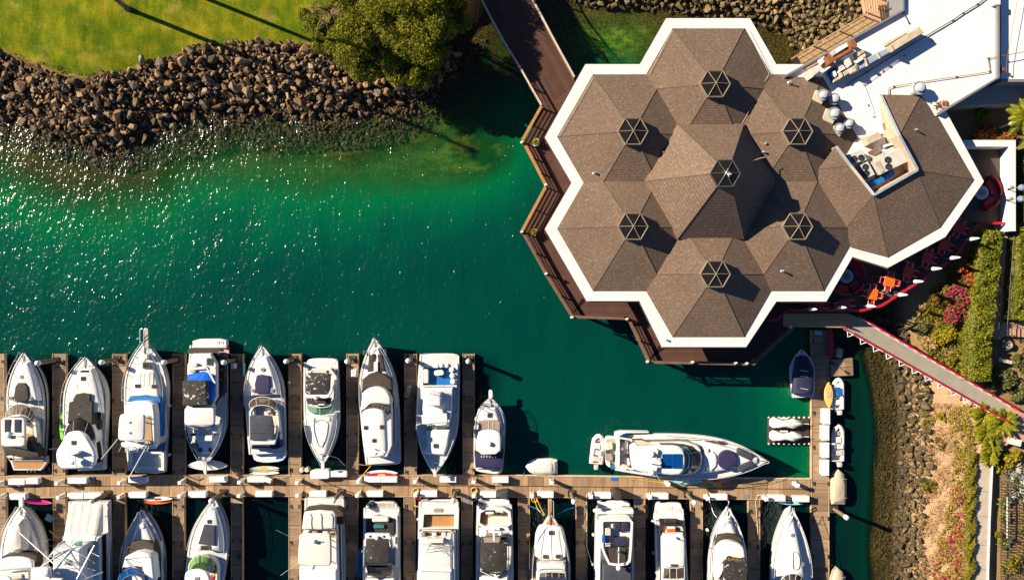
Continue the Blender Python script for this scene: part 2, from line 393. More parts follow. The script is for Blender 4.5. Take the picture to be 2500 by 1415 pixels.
P_, F_ = grid(.4, -60, 60, -36, 36, (64, 70, 80, 100, 140, 220, 400, 800))
z_, ins_, d_ = height(P_)
PXP = np.c_[P_[:, 0] / .04 / (1 - np.maximum(z_, 0) / H) + 1250, 707.5 - P_[:, 1] / .04 / (1 - np.maximum(z_, 0) / H)]
LAWN = np.array([(-900, 118), (0, 118), (45, 138), (95, 158), (150, 178), (215, 188), (290, 178), (335, 160), (400, 142), (470, 118), (560, 112), (640, 106), (720, 102), (760, 108), (800, 92), (1010, 40), (1090, -90), (1090, -900), (-900, -900)], float)
def soft(poly, w): 
    dd = dist(PXP, np.vstack([poly, poly[:1]])); return np.clip(np.where(inside(PXP, poly), dd, -dd) / w * .5 + .5, 0, 1)
lawn_ = soft(LAWN, 12); dry_ = np.clip((PXP[:, 0] - 2212) / 40, 0, 1) * (PXP[:, 1] > 880) * (PXP[:, 0] < 2420)
def terrain_mat():
    m, N, L, B = nodes('terrain')
    def att(n): a = N.new('ShaderNodeAttribute'); a.attribute_name = n; return a.outputs['Fac']
    v = pos_scaled(N, L, (1, 1, 1)); n1 = noise(N, L, v, .35, 5, .6); n2 = noise(N, L, v, 6, 4, .7); n3 = noise(N, L, pos_scaled(N, L, (1, .4, 1)), 1.4, 5, .7)
    g1 = ramp(N, L, mth(N, L, 'ADD', mth(N, L, 'MULTIPLY', n1, .6), mth(N, L, 'MULTIPLY', n3, .4)), [(.32, (.045, .088, .002)), (.46, (.10, .14, .003)), (.56, (.19, .19, .005)), (.68, (.33, .25, .025))])
    g1 = mixc(N, L, 1.0, g1, mth(N, L, 'MULTIPLY_ADD', n2, 1.3, .35), 'MULTIPLY')
    pt = N.new('ShaderNodeMapRange'); pt.inputs[1].default_value = .56; pt.inputs[2].default_value = .70; L.new(noise(N, L, pos_scaled(N, L, (.7, 1.2, 1)), .33, 5, .65), pt.inputs[0]); g1 = mixc(N, L, mth(N, L, 'MULTIPLY', pt.outputs[0], .5), g1, (.42, .29, .07))   # worn yellow patches
    soil = ramp(N, L, n2, [(.3, (.18, .11, .05)), (.7, (.36, .23, .11))])
    dry = ramp(N, L, mth(N, L, 'ADD', mth(N, L, 'MULTIPLY', n2, .6), mth(N, L, 'MULTIPLY', n3, .4)), [(.3, (.30, .18, .09)), (.55, (.50, .33, .19)), (.75, (.60, .43, .28))])
    bed = ramp(N, L, n2, [(.36, (.012, .008, .002)), (.50, (.045, .029, .007)), (.64, (.12, .078, .020))])
    weed = ramp(N, L, mth(N, L, 'ADD', mth(N, L, 'MULTIPLY', noise(N, L, pos_scaled(N, L, (.6, 1.1, 1)), 1.3, 5, .7), .7), mth(N, L, 'MULTIPLY', n2, .3)), [(.40, (.022, .075, .008)), (.50, (.10, .18, .016)), (.60, (.24, .32, .035))])
    bed = mixc(N, L, att('shoal'), bed, weed); rim = ramp(N, L, n2, [(.3, (.02, .014, .008)), (.7, (.06, .04, .022))])
    c = mixc(N, L, att('land'), bed, rim); c = mixc(N, L, att('soil'), c, soil)
    c = mixc(N, L, att('dry'), c, dry)
    edge = mth(N, L, 'MULTIPLY', mth(N, L, 'SUBTRACT', 1.0, att('lawn')), 1.0)
    lm = N.new('ShaderNodeMapRange'); lm.interpolation_type = 'SMOOTHSTEP'; lm.inputs[1].default_value = .35; lm.inputs[2].default_value = .75
    L.new(mth(N, L, 'ADD', att('lawn'), mth(N, L, 'MULTIPLY_ADD', noise(N, L, v, .9, 4), .5, -.25)), lm.inputs[0])
    g2 = mixc(N, L, lm.outputs[0], (.30, .19, .08), g1)
    c = mixc(N, L, mth(N, L, 'MINIMUM', mth(N, L, 'MULTIPLY', att('lawn'), 2.0), 1.0), c, g2)
    L.new(c, B.inputs['Base Color']); B.inputs['Roughness'].default_value = .95; B.inputs['Specular IOR Level'].default_value = .1
    bump(N, L, B, n2, .5, .06)
terrain_mat()
g = G(); g.v = [(a, b, c) for (a, b), c in zip(P_, z_)]; g.f = [tuple(int(i) for i in q) for q in F_]
soil_ = np.clip((PXP[:, 0] - 2180) / 40, 0, 1) * (PXP[:, 1] > 250) * ins_
tag(mk('ground', g, 'terrain', sharp=0, attrs={'lawn': lawn_ * ins_, 'dry': dry_ * ins_, 'land': ins_.astype(float), 'soil': soil_, 'shoal': np.clip(shoal(P_), 0, 1)}), kind='structure', label='lawn, shore slopes and sea bed under the harbour')
# ---------------------------------------------------------------- water
def water_mat():
    m, N, L, B = nodes('water')
    a = N.new('ShaderNodeAttribute'); a.attribute_name = 'depth'; dep = a.outputs['Fac']
    v = pos_scaled(N, L, (1, 1, 1)); n1 = noise(N, L, v, .12, 4); st = noise(N, L, pos_scaled(N, L, (.5, .09, 1)), 1.0, 5, .6)
    dd = mth(N, L, 'ADD', dep, mth(N, L, 'MULTIPLY_ADD', n1, 2.4, -1.2)); dd = mth(N, L, 'ADD', dd, mth(N, L, 'MULTIPLY_ADD', st, 2.4, -1.2))
    body = ramp(N, L, mth(N, L, 'DIVIDE', dd, 14.0), [(.06, (.006, .085, .014)), (.19, (.0, .128, .040)), (.29, (.0, .088, .042)), (.40, (.0, .054, .036)), (.52, (.0, .039, .030)), (.85, (.0, .0065, .0075))])  # darkest end holds the painted shade of the berths
    mu = N.new('ShaderNodeAttribute'); mu.attribute_name = 'channel_dark'; body = mixc(N, L, mu.outputs['Fac'], body, (.001, .016, .012))   # darker water colour over the side channel
    T = mth(N, L, 'POWER', 2.7183, mth(N, L, 'MULTIPLY', mth(N, L, 'POWER', dep, 1.6), -.42))
    D = N.new('ShaderNodeBsdfDiffuse'); L.new(body, D.inputs[0])
    t = N.new('ShaderNodeBsdfTransparent'); t.inputs[0].default_value = (.93, .98, .88, 1)
    mx = N.new('ShaderNodeMixShader'); L.new(T, mx.inputs[0]); L.new(D.outputs[0], mx.inputs[1]); L.new(t.outputs[0], mx.inputs[2])
    # ripples: small wind waves over a slow swell
    w1 = noise(N, L, pos_scaled(N, L, (1.0, .62, 1)), 2.5, 2, .55); w2_ = noise(N, L, pos_scaled(N, L, (.8, .5, 1)), .55, 2, .5)
    hgt = mth(N, L, 'ADD', mth(N, L, 'MULTIPLY', w1, .42), mth(N, L, 'MULTIPLY', w2_, .75))
    b = N.new('ShaderNodeBump'); b.inputs['Strength'].default_value = 1.0; b.inputs['Distance'].default_value = 1.0; L.new(mth(N, L, 'MULTIPLY', hgt, .365), b.inputs['Height'])
    gl = N.new('ShaderNodeBsdfGlossy'); gl.inputs['Roughness'].default_value = .19; L.new(b.outputs[0], gl.inputs['Normal'])
    ge = N.new('ShaderNodeNewGeometry'); dt = N.new('ShaderNodeVectorMath'); dt.operation = 'DOT_PRODUCT'; L.new(ge.outputs['Incoming'], dt.inputs[0]); L.new(b.outputs[0], dt.inputs[1])   # Schlick, the same from both sides
    fr = mth(N, L, 'MULTIPLY_ADD', mth(N, L, 'POWER', mth(N, L, 'SUBTRACT', 1.0, mth(N, L, 'MINIMUM', mth(N, L, 'ABSOLUTE', dt.outputs['Value']), 1.0)), 5.0), .98, .02)
    mo = N.new('ShaderNodeMixShader'); L.new(fr, mo.inputs[0]); L.new(mx.outputs[0], mo.inputs[1]); L.new(gl.outputs[0], mo.inputs[2])
    L.new(mo.outputs[0], N['Material Output'].inputs[0])
water_mat()
keep = ~np.all(z_[F_] > .4, axis=1)
g = G(); g.v = [(a, b, 0.0) for a, b in P_]; g.f = [tuple(int(i) for i in q) for q in F_[keep]]
tag(mk('water', g, 'water', sharp=0, attrs={'depth': np.maximum(0.0, -z_), 'channel_dark': np.clip((P_[:, 0] / .04 + 1250 - 2015) / 30, 0, 1) * np.clip((707.5 - P_[:, 1] / .04 - 770) / 60, 0, 1) * .9}), kind='structure', label='green harbour water with sun glitter')
# ---------------------------------------------------------------- rock banks
def rock_proto(i, mat):
    rnd = random.Random(100 + i); bm = bmesh.new(); sx, sy, sz = rnd.uniform(.8, 1.25), rnd.uniform(.6, .95), rnd.uniform(.5, .85)
    for _ in range(13):
        q = Vector((rnd.gauss(0, 1), rnd.gauss(0, 1), rnd.gauss(0, 1))).normalized() * rnd.uniform(.85, 1.05); bm.verts.new((q.x * sx * .5, q.y * sy * .5, q.z * sz * .5))
    r = bmesh.ops.convex_hull(bm, input=bm.verts); bmesh.ops.delete(bm, geom=[x for x in r['geom_interior'] if isinstance(x, bmesh.types.BMVert)], context='VERTS')
    me = bpy.data.meshes.new('rock'); bm.to_mesh(me); bm.free(); me.materials.append(M[mat]); return me
def rock_bank(bank, label, poly, mat, n_big, n_small, big, small, sink=.15, order=True):
    root = thing(bank, W(sum(p[0] for p in poly) / len(poly), sum(p[1] for p in poly) / len(poly), 0), label, None, None, 'structure')
    protos = [rock_proto(i, mat) for i in range(12)]; A = np.array(poly, float); x0, y0 = A.min(0); x1, y1 = A.max(0); rnd = random.Random(len(poly) + n_big)
    pts = []
    while len(pts) < n_big + n_small:
        c = np.c_[np.random.uniform(x0, x1, 4000), np.random.uniform(y0, y1, 4000)]; pts += [tuple(q) for q in c[inside(c, A)]]
    pts = pts[:n_big + n_small]; P = []
    arr = np.array([[(x - 1250) * .04, -(y - 707.5) * .04] for x, y in pts]); zz = height(arr)[0]; 
    for _ in range(3):
        k = .04 * (1 - np.maximum(zz, 0) / H); arr = np.c_[[(p[0] - 1250) for p in pts] * k, [-(p[1] - 707.5) for p in pts] * k]; zz = height(arr)[0]
    placed = []
    def free(x, y, r, lst):
        return all((x - a) ** 2 + (y - b) ** 2 > ((r + c) * .36) ** 2 for a, b, c in lst)
    g = G(); nb = 0; spare = []
    if n_big == 0: order = False
    sizes = sorted([rnd.uniform(*big) * (1.0 if rnd.random() < .8 else 1.35) for _ in range(n_big)], reverse=True)
    for i in range(len(pts)):
        x, y, z = arr[i][0], arr[i][1], zz[i]
        if nb < n_big and free(x, y, sizes[nb], placed):
            s = sizes[nb]; placed.append((x, y, s)); me = rnd.choice(protos)
            o = bpy.data.objects.new('rock', me); COL.objects.link(o); o.parent = root; o.location = Vector((x, y, z + s * (.32 - sink) + rnd.uniform(-.05, .22))) - WL[root.name]
            o.rotation_euler = (rnd.uniform(-.6, .6), rnd.uniform(-.6, .6), rnd.uniform(0, 6.3)); o.scale = (s, s * rnd.uniform(.75, 1.1), s * rnd.uniform(.8, 1.15)); nb += 1
        else: spare.append(i)
    for i in spare[:n_small]:
        x, y, z = arr[i][0], arr[i][1], zz[i]; s = rnd.uniform(*small); me = rnd.choice(protos)
        mt = Matrix.Translation((x, y, z + s * .12)) @ Matrix.Rotation(rnd.uniform(0, 6.3), 4, 'Z') @ Matrix.Rotation(rnd.uniform(-.7, .7), 4, 'X') @ Matrix.Diagonal((s, s * .85, s, 1))
        g.add([mt @ v_.co for v_ in me.vertices], [tuple(p.vertices) for p in me.polygons])
    mk('small_rocks', g, mat, root, sharp=0, kind='stuff')
rock_bank('rock_bank', 'riprap of angular boulders below the lawn', [(-30, 105), (45, 150), (100, 165), (160, 190), (215, 196), (250, 170), (300, 178), (345, 148), (420, 138), (480, 105), (600, 98), (700, 98), (770, 118), (850, 150), (950, 185), (1020, 175), (1085, 110), (1130, 120), (1100, 190), (1050, 245), (985, 268), (880, 285), (760, 290), (600, 285), (470, 300), (385, 320), (330, 358), (235, 372), (150, 350), (85, 320), (40, 292), (-30, 292)], 'rock', 300, 3400, (.5, 1.12), (.2, .55), .12)
rock_bank('submerged_stones', 'weedy stones just below the water along the lawn bank', [(-30, 285), (60, 295), (160, 345), (235, 365), (330, 352), (450, 290), (600, 275), (760, 280), (880, 275), (985, 258), (1085, 190), (1130, 120), (1190, 90), (1150, 220), (1060, 300), (970, 350), (760, 368), (560, 368), (420, 392), (300, 425), (150, 400), (-30, 330)], 'rock_weed', 0, 2300, (.5, 1.12), (.22, .6), .1)
rock_bank('submerged_stones', 'weedy stones below the water along the eastern bank and behind the restaurant', [(2120, 830), (2160, 850), (2196, 1020), (2184, 1420), (2145, 1420), (2132, 1300), (2148, 1200), (2125, 1080), (2140, 950)], 'rock_weed', 0, 800, (.5, 1.12), (.18, .42), .1)
rock_bank('rock_slope', 'golden riprap behind the restaurant under the boardwalk', [(1330, -30), (2150, -30), (2130, 40), (1940, 150), (1925, 95), (1850, 62), (1740, 45), (1600, 26), (1480, 26), (1400, 10), (1350, -10)], 'rock_gold', 300, 1600, (.38, .82), (.16, .42), .12)
rock_bank('rock_beach', 'band of rounded dark stones along the eastern waterline', [(2130, 770), (2200, 790), (2230, 850), (2252, 905), (2276, 960), (2262, 1030), (2276, 1120), (2252, 1200), (2250, 1300), (2262, 1430), (2185, 1430), (2180, 1330), (2188, 1200), (2196, 1080), (2190, 960), (2170, 880), (2150, 820)], 'rock_pebble', 300, 3600, (.36, .82), (.16, .42), .10)
# ---------------------------------------------------------------- floating docks
DZ = 0.5
def lerp_line(line, x):
    for (a, b), (c, d) in zip(line[:-1], line[1:]):
        if x <= c: return b + (d - b) * (x - a) / (c - a)
    return line[-1][1]
TOPL = [(-60, 1163), (0, 1162), (300, 1160), (600, 1159), (1250, 1160), (1980, 1169)]; BOTL = [(-60, 1217), (0, 1216), (300, 1212), (600, 1211), (1250, 1213), (1980, 1220)]
walk = thing('main_walkway', W(960, 1187, 0), 'long weathered timber walkway between the two rows of boats', None, None, 'structure')
def panel(parent, a, b, c, d, mat, z=DZ, th=.16, name='deck_panel'):
    g = G(); g.prism([W(*a, z), W(*b, z), W(*c, z), W(*d, z)], z - th, bev=.015); return mk(name, g, mat, parent, sharp=0)
x = -60.0
while x < 1979:
    x2 = min(x + 36.5, 1980)
    for lo, hi in ((0.0, .47), (.49, .97)):
        ya, yb = lambda q, f: lerp_line(TOPL, q) + (lerp_line(BOTL, q) - lerp_line(TOPL, q)) * f, None
        panel(walk, (x + .3, ya(x, lo) + 1), (x2 - .3, ya(x2, lo) + 1), (x2 - .3, ya(x2, hi)), (x + .3, ya(x, hi)), 'dock_wood', DZ + random.uniform(-.008, .008))
    x = x2
for line, off in ((TOPL, 0), (BOTL, -1)):
    g = G(); n = 60
    pts = [(-60 + 2040 * i / n) for i in range(n + 1)]
    top = [W(q, lerp_line(line, q) + off - .8, DZ + .05) for q in pts] + [W(q, lerp_line(line, q) + off + 1.4, DZ + .05) for q in pts[::-1]]
    g.prism(top, .1, bev=.01); mk('kerb_board', g, 'kerb_wood', walk, sharp=0)
g = G(); g.prism([W(-60, 1164, .34), W(1980, 1171, .34), W(1980, 1217, .34), W(600, 1209, .34), W(-60, 1213, .34)], -.3, 0); mk('float', g, 'float_dark', walk, sharp=0)
g = G(); g.prism([W(1260, 1158.6, .58), W(1978, 1167.4, .58), W(1978, 1169.4, .58), W(1260, 1160.6, .58)], .2, .01); mk('bull_rail', g, 'kerb_cream', walk, sharp=0)
FING = []
cleat_me = None
def finger(name, label, cat, x0, x1, y0, y1, mat='finger_wood', group=None, step=35, skew=0.0):
    global cleat_me
    t = thing(name, W((x0 + x1) / 2, (y0 + y1) / 2, 0), label, cat, group)
    y = y0
    while y < y1 - 1:
        y2 = min(y + step * random.uniform(.85, 1.15), y1)
        if y1 - y2 < 8: y2 = y1
        panel(t, (x0 + 1.4, y + .3), (x1 - 1.4, y + .3), (x1 - 1.4, y2 - .3), (x0 + 1.4, y2 - .3), mat, DZ + random.uniform(-.008, .008)); y = y2
    for a, b in ((x0, x0 + 1.6), (x1 - 1.6, x1)):
        g = G(); g.prism([W(a, y0, DZ + .04), W(b, y0, DZ + .04), W(b, y1, DZ + .04), W(a, y1, DZ + .04)], .1, .01); mk('edge_board', g, 'kerb_wood', t, sharp=0)
    g = G(); g.prism([W(x0 + 3, y0 + 3, .33), W(x1 - 3, y0 + 3, .33), W(x1 - 3, y1, .33), W(x0 + 3, y1, .33)], -.3, 0); mk('float', g, 'float_dark', t, sharp=0)
    for yy in np.arange(y0 + 22, y1 - 10, 88):
        for xx in (x0 + 4, x1 - 4):
            p = W(xx, yy + random.uniform(-4, 4), DZ + .01)
            if cleat_me is None:
                g = G(); g.box(p, .10, .12, .10); g.tube([p + Vector((0, -.2, .12)), p + Vector((0, .2, .12))], .045); cleat_me = mk('cleat', g, 'rubber', t, sharp=30)
            else: again('cleat', cleat_me, p, t)
    return t
TOPF = [(-22, 10), (127.6, 160), (273.7, 305.7), (421, 451.6), (562.6, 593), (704.5, 735), (845.5, 874.6), (987, 1017.5), (1129.4, 1158.5)]
BOTF = [(-22, 13), (129, 159), (276, 305), (420.5, 449.5), (563.7, 592), (704.5, 733.6), (845, 873), (985.5, 1013.6), (1126, 1154), (1264.5, 1293.6), (1406, 1434), (1547.5, 1575.5), (1686, 1716), (1827, 1856)]
TN = ['solar-panel cruiser', 'black-sunpad cruiser', 'blue-banded sportfisher', 'blue-tarp motor yacht', 'navy-bimini cruiser', 'green-windscreen cruiser', 'twin-dark-pad yacht', 'blue-cockpit fishing boat', 'small purple-cover cruiser']
BN = ['beige-canvas boat', 'white-awning sportfisher', 'brown-visor cruiser', 'lime-windscreen cruiser', 'empty slip', 'ribbed-canopy yacht', 'grey-platform cruiser', 'teak-cockpit yacht', 'twin-dome cruiser', 'teak-decked trawler', 'navy-seated flybridge boat', 'orange-table cruiser', 'spotted-bimini cruiser', 'bare-foredeck cruiser']
for i, (a, b) in enumerate(TOPF):
    lab = 'timber finger dock at the edge beside the solar-panel cruiser' if i == 0 else f'timber finger dock between the {TN[i-1]} and the {TN[i]}'
    finger('finger_dock', lab, 'finger dock', a, b, 863, 1159.5, group='finger docks of the upper berths')
for i, (a, b) in enumerate(BOTF):
    lab = 'timber finger dock at the edge beside the beige-canvas boat' if i == 0 else f'timber finger dock between the {BN[i-1]} and the {BN[i]}'
    finger('finger_dock', lab, 'finger dock', a, b, lerp_line(BOTL, a) + 1.5, 1560, group='finger docks of the lower berths')
finger('side_pier', 'long timber side pier carrying dock boxes from the gangway', 'pier', 1981, 2025, 805, 1560, 'finger_wood', None, 34)
# ---------------------------------------------------------------- pilings
def piling(bx, by, zt, label, parent_group='guide pilings with white caps'):
    p = W(bx, by, 0); t = thing('piling', p, label, 'piling', parent_group)
    g = G(); g.tube([p + Vector((0, 0, -5)), p + Vector((0, 0, zt))], .19, 10); mk('pole', g, 'pile_wood', t)
    g = G(); g.lathe(p + Vector((0, 0, zt - .35)), [(.20, 0), (.225, .02), (.225, .38), (.16, .46), (.03, .52)], 12); mk('cap', g, 'white_plastic', t)
    g = G(); g.ring([p + Vector((x, y, .62)) for x, y in ((-.34, -.34), (.34, -.34), (.34, .34), (-.34, .34))], .42, .07); mk('guide_frame', g, 'dark_metal', t)
for i, (bx, by) in enumerate([(142.5, 878), (292, 876), (437, 876.5), (577, 876.5), (720, 875), (863, 875), (1006, 873.5), (1147, 875)]):
    piling(bx, by, 3.5 if i < 4 else 3.1, f'outermost timber piling between the {TN[i]} and the {TN[i+1]}')
for (bx, by), n in zip([(269.7, 1201), (549.7, 1198), (834.7, 1197.5), (1113, 1197.5), (1393.7, 1200), (1674.7, 1202.5)], ['white-awning sportfisher', 'lime-windscreen cruiser', 'ribbed-canopy yacht', 'teak-cockpit yacht', 'teak-decked trawler', 'orange-table cruiser']):
    piling(bx, by, 3.7, f'timber piling standing off the walkway edge by the {n}')
piling(2031, 1238, 3.5, 'timber piling on the outer side of the side pier below the covered dinghy')
# ---------------------------------------------------------------- dock boxes, power pedestals
def dock_box(cx, cy, wpx, label, hpx=14.5, rot=0.0, ribbed=False, mat='white_plastic', grp='white dock boxes', zt=.72):
    p = W(cx, cy, DZ + zt); p.z = DZ; t = thing('dock_box', p, label, 'dock box', grp); w, d = wpx * .0395, hpx * .0395
    g = G(); g.box(p + Vector((0, 0, .02)), w * .94, d * .9, zt * .78, R(rot)); mk('body', g, mat, t, sharp=0)
    g = G(); g.box(p + Vector((0, 0, zt * .78)), w, d, zt * .22, R(rot), .05); mk('lid', g, 'lid_white', t, sharp=30)
    if ribbed:
        for k in range(4):
            g = G(); g.box(p + Vector(((k - 1.5) * w / 4.4, 0, zt - .002)), w * .07, d * .94, .035, 0, .01); mk('rib', g, 'lid_white', t, sharp=30)
    else:
        g = G(); g.box(p + Vector((w * .0, -d * .5, zt * .72)), .16, .05, .10); mk('latch', g, 'steel', t, sharp=0)
for cx, cy, w, n in ((40, 1176, 41, 'longer white dock box of the pair behind the solar-panel cruiser'), (78, 1174, 30, 'shorter white dock box of the pair behind the solar-panel cruiser'), (188, 1173, 47, 'white dock box behind the black-sunpad cruiser'), (335, 1171, 45, 'white dock box behind the blue-banded sportfisher'), (531, 1170, 42, 'white dock box with a blue patch below the blue-tarp yacht bow'),
    (625, 1170, 42, 'white dock box behind the navy-bimini cruiser'), (827, 1157, 40, 'white dock box beside the bow of the green-windscreen cruiser'), (909, 1170, 40, 'white dock box behind the twin-dark-pad yacht, next to the yellow hose'), (949.5, 1170, 40, 'white dock box behind the twin-dark-pad yacht, away from the hose'), (1094, 1170, 40, 'white dock box below the bow of the blue-cockpit fishing boat'), (1222, 1171, 40, 'white dock box behind the small purple-cover cruiser')):
    dock_box(cx, cy, w, n)
for cx, cy, w, n in ((42, 1212, 40, 'white dock box off the bow of the beige-canvas boat'), (183.5, 1210.5, 40, 'white dock box of the pair at the white-awning sportfisher, without the piling'), (226, 1210, 42, 'white dock box of the pair at the white-awning sportfisher, under the piling'), (335, 1208, 43, 'white dock box off the bow of the brown-visor cruiser'), (481, 1207, 43, 'white dock box off the bow of the lime-windscreen cruiser'), (644, 1205.5, 41, 'white dock box at the head of the empty slip'),
    (776, 1205.5, 41, 'white dock box behind the ribbed-canopy yacht'), (915, 1205.5, 40, 'white dock box behind the grey-platform cruiser'), (1047, 1205.5, 41, 'white dock box behind the teak-cockpit yacht'), (1192, 1207, 40, 'white dock box behind the twin-dome cruiser'), (1332, 1207.5, 40, 'white dock box off the bow of the teak-decked trawler'), (1472.5, 1209.5, 40, 'white dock box beside the dark cover at the navy-seated boat'), (1612, 1211, 41, 'white dock box behind the orange-table cruiser'), (1756, 1213, 41, 'white dock box off the bow of the spotted-bimini cruiser'), (1897, 1216, 43, 'wider white dock box off the bow of the bare-foredeck cruiser'), (1957.5, 1218, 39, 'white dock box at the corner of the walkway and the side pier')):
    dock_box(cx, cy, w, n)
for cx, cy, h, n in ((2019, 1016, 39, 'ribbed white dock box next to the yellow kayak'), (2017, 1056.5, 37, 'ribbed white dock box across from the jet skis'), (2017, 1099, 37, 'ribbed white dock box beside the open inflatable, third along the side pier'), (2016.5, 1142, 38, 'ribbed white dock box next to the covered dinghy at the walkway corner')):
    dock_box(cx, cy, 18.5, n, hpx=h, ribbed=True, grp='ribbed dock boxes on the side pier')
dock_box(654, 1171.5, 17, 'yellow wooden box against the white dock box behind the navy-bimini cruiser', 12, -20, mat='kayak_yellow', grp=None, zt=.8)
ped0 = None
def pedestal(cx, cy, label):
    global ped0
    p = W(cx, cy, DZ)
    if ped0 is None:
        q = Vector((0, 0, 0)); WLp = thing('power_pedestal', q, label, 'power pedestal', 'power pedestals along the walkway')
        g = G(); g.box(q, .42, .40, .06); mk('base', g, 'parapet_grey', WLp, sharp=0)
        g = G(); g.prism([Vector((-.14, -.13, 1.0)), Vector((.14, -.13, 1.0)), Vector((.14, .13, 1.0)), Vector((-.14, .13, 1.0))], .05, .03, .05); mk('post', g, 'white_plastic', WLp, sharp=30)
        g = G(); g.prism([Vector((-.19, -.18, 1.22)), Vector((.19, -.18, 1.22)), Vector((.19, .18, 1.22)), Vector((-.19, .18, 1.22))], 1.0, .07); mk('hood', g, 'lid_white', WLp, sharp=30)
        g = G(); g.box(Vector((0, -.19, .72)), .22, .06, .2); mk('socket_cover', g, 'rail_grey', WLp, sharp=0)
        g = G(); g.tube([Vector((.2, .05, .75)), Vector((.26, .05, .5)), Vector((.2, .05, .2)), Vector((.12, .3, .05))], .03); mk('cable', g, 'yellow', WLp)
        ped0 = WLp; WLp.location = p; WL[WLp.name] = Vector((0, 0, 0)); return WLp
    n = copy_tree(ped0, p, random.uniform(-.25, .25)); n['label'] = label; return n
for (x, y), n in zip([(8, 1176), (155, 1172.5), (305, 1172), (451, 1171.5), (594, 1170.5), (733, 1172), (880, 1169), (1017, 1169), (1158, 1170)], range(9)):
    pedestal(x, y, ('white power pedestal at the stern corner of the solar-panel cruiser' if n == 0 else f'white power pedestal on the walkway between {TN[n-1]} and {TN[n]}'))
for x, y, n in ((1346.5, 1171.5, 'white power pedestal below the white covered dinghy'), (1627, 1175.5, 'white power pedestal below the white motor yacht'), (1938, 1178, 'white power pedestal near the side pier end of the walkway')): pedestal(x, y, n)
for i, (x, y) in enumerate([(14, 1207), (158, 1207), (304, 1206), (450, 1203.5), (593, 1202.5), (734, 1202), (878, 1202), (1018, 1201), (1158.5, 1203), (1298.5, 1203.5), (1440.5, 1205), (1582.5, 1206.5), (1722, 1209), (1863, 1210.5)]):
    pedestal(x, y, f'white power pedestal at the head of the {BN[i]} berth' if i != 4 else 'white power pedestal at the head of the empty slip')
# ---------------------------------------------------------------- the waterside restaurant of joined hexagons
ZE, ZD = 6.8, 3.0
rest = thing('restaurant', W(1730, 446, ZD), 'brown-shingled restaurant of joined hexagonal roofs with white eaves on the waterside deck', 'restaurant')
OUT = [(1627, 45), (1832, 45), (1896, 157), (2010, 157), (2110, 200), (2310, 271), (2403, 443), (2308.5, 578.5), (2168, 654), (2082, 627), (2018, 736), (1896, 736), (1822, 847), (1617, 847), (1562, 735), (1433, 735), (1331, 559), (1396, 446), (1331, 335), (1430, 157), (1563, 157)]
g = G(); g.prism([W(x, y, ZE) for x, y in OUT], ZE - .45, .03); mk('eave', g, 'white_trim', rest, sharp=0)
g = G(); t = ccw([W(x, y, ZE) for x, y in OUT]); o1 = inset(t, -.09)
g.rings([[Vector((p.x, p.y, ZE - .36)) for p in t], [Vector((p.x, p.y, ZE - .36)) for p in o1], [Vector((p.x, p.y, ZE - .16)) for p in o1], [Vector((p.x, p.y, ZE - .16)) for p in inset(t, -.03)]], cap1=False); mk('gutter', g, 'ridge', rest, sharp=0)
g = G(); t = inset(t, 1.5); g.prism([Vector((p.x, p.y, ZE - .46)) for p in t], ZD - .4, 0); mk('wall', g, 'wall_tan', rest, sharp=0)
KE = .04 * (1 - ZE / H); HC = (1729.5, 446.0); DP = 224.0
def hexa(c, r, z): return [Vector((c.x + r * math.cos(R(60 * k)), c.y + r * math.sin(R(60 * k)), z)) for k in range(6)]
def hex_roof(name, c, apo, zb, slope, rc, mat, label=None):
    ro = apo / math.cos(R(30)); zt = zb + slope * (apo - rc * math.cos(R(30)))
    g = G(); lo, hi = hexa(c, ro, zb), hexa(c, rc, zt)
    for k in range(6):                      # six slopes, each with its own vertices
        j = (k + 1) % 6; g.add([lo[k], lo[j], hi[j], hi[k]], [(0, 1, 2, 3)])
    g.rings([[Vector((p.x, p.y, ZE - .02)) for p in lo], lo], cap1=False)
    s = mk(name, g, mat, rest, sharp=0, label=label)
    for k in range(6):
        g = G(); up = Vector((0, 0, -.004)); g.tube([lo[k] + up, hi[k] + up], .034, 4); mk('hip_cap', g, 'ridge', s, sharp=0)
    return zt, s
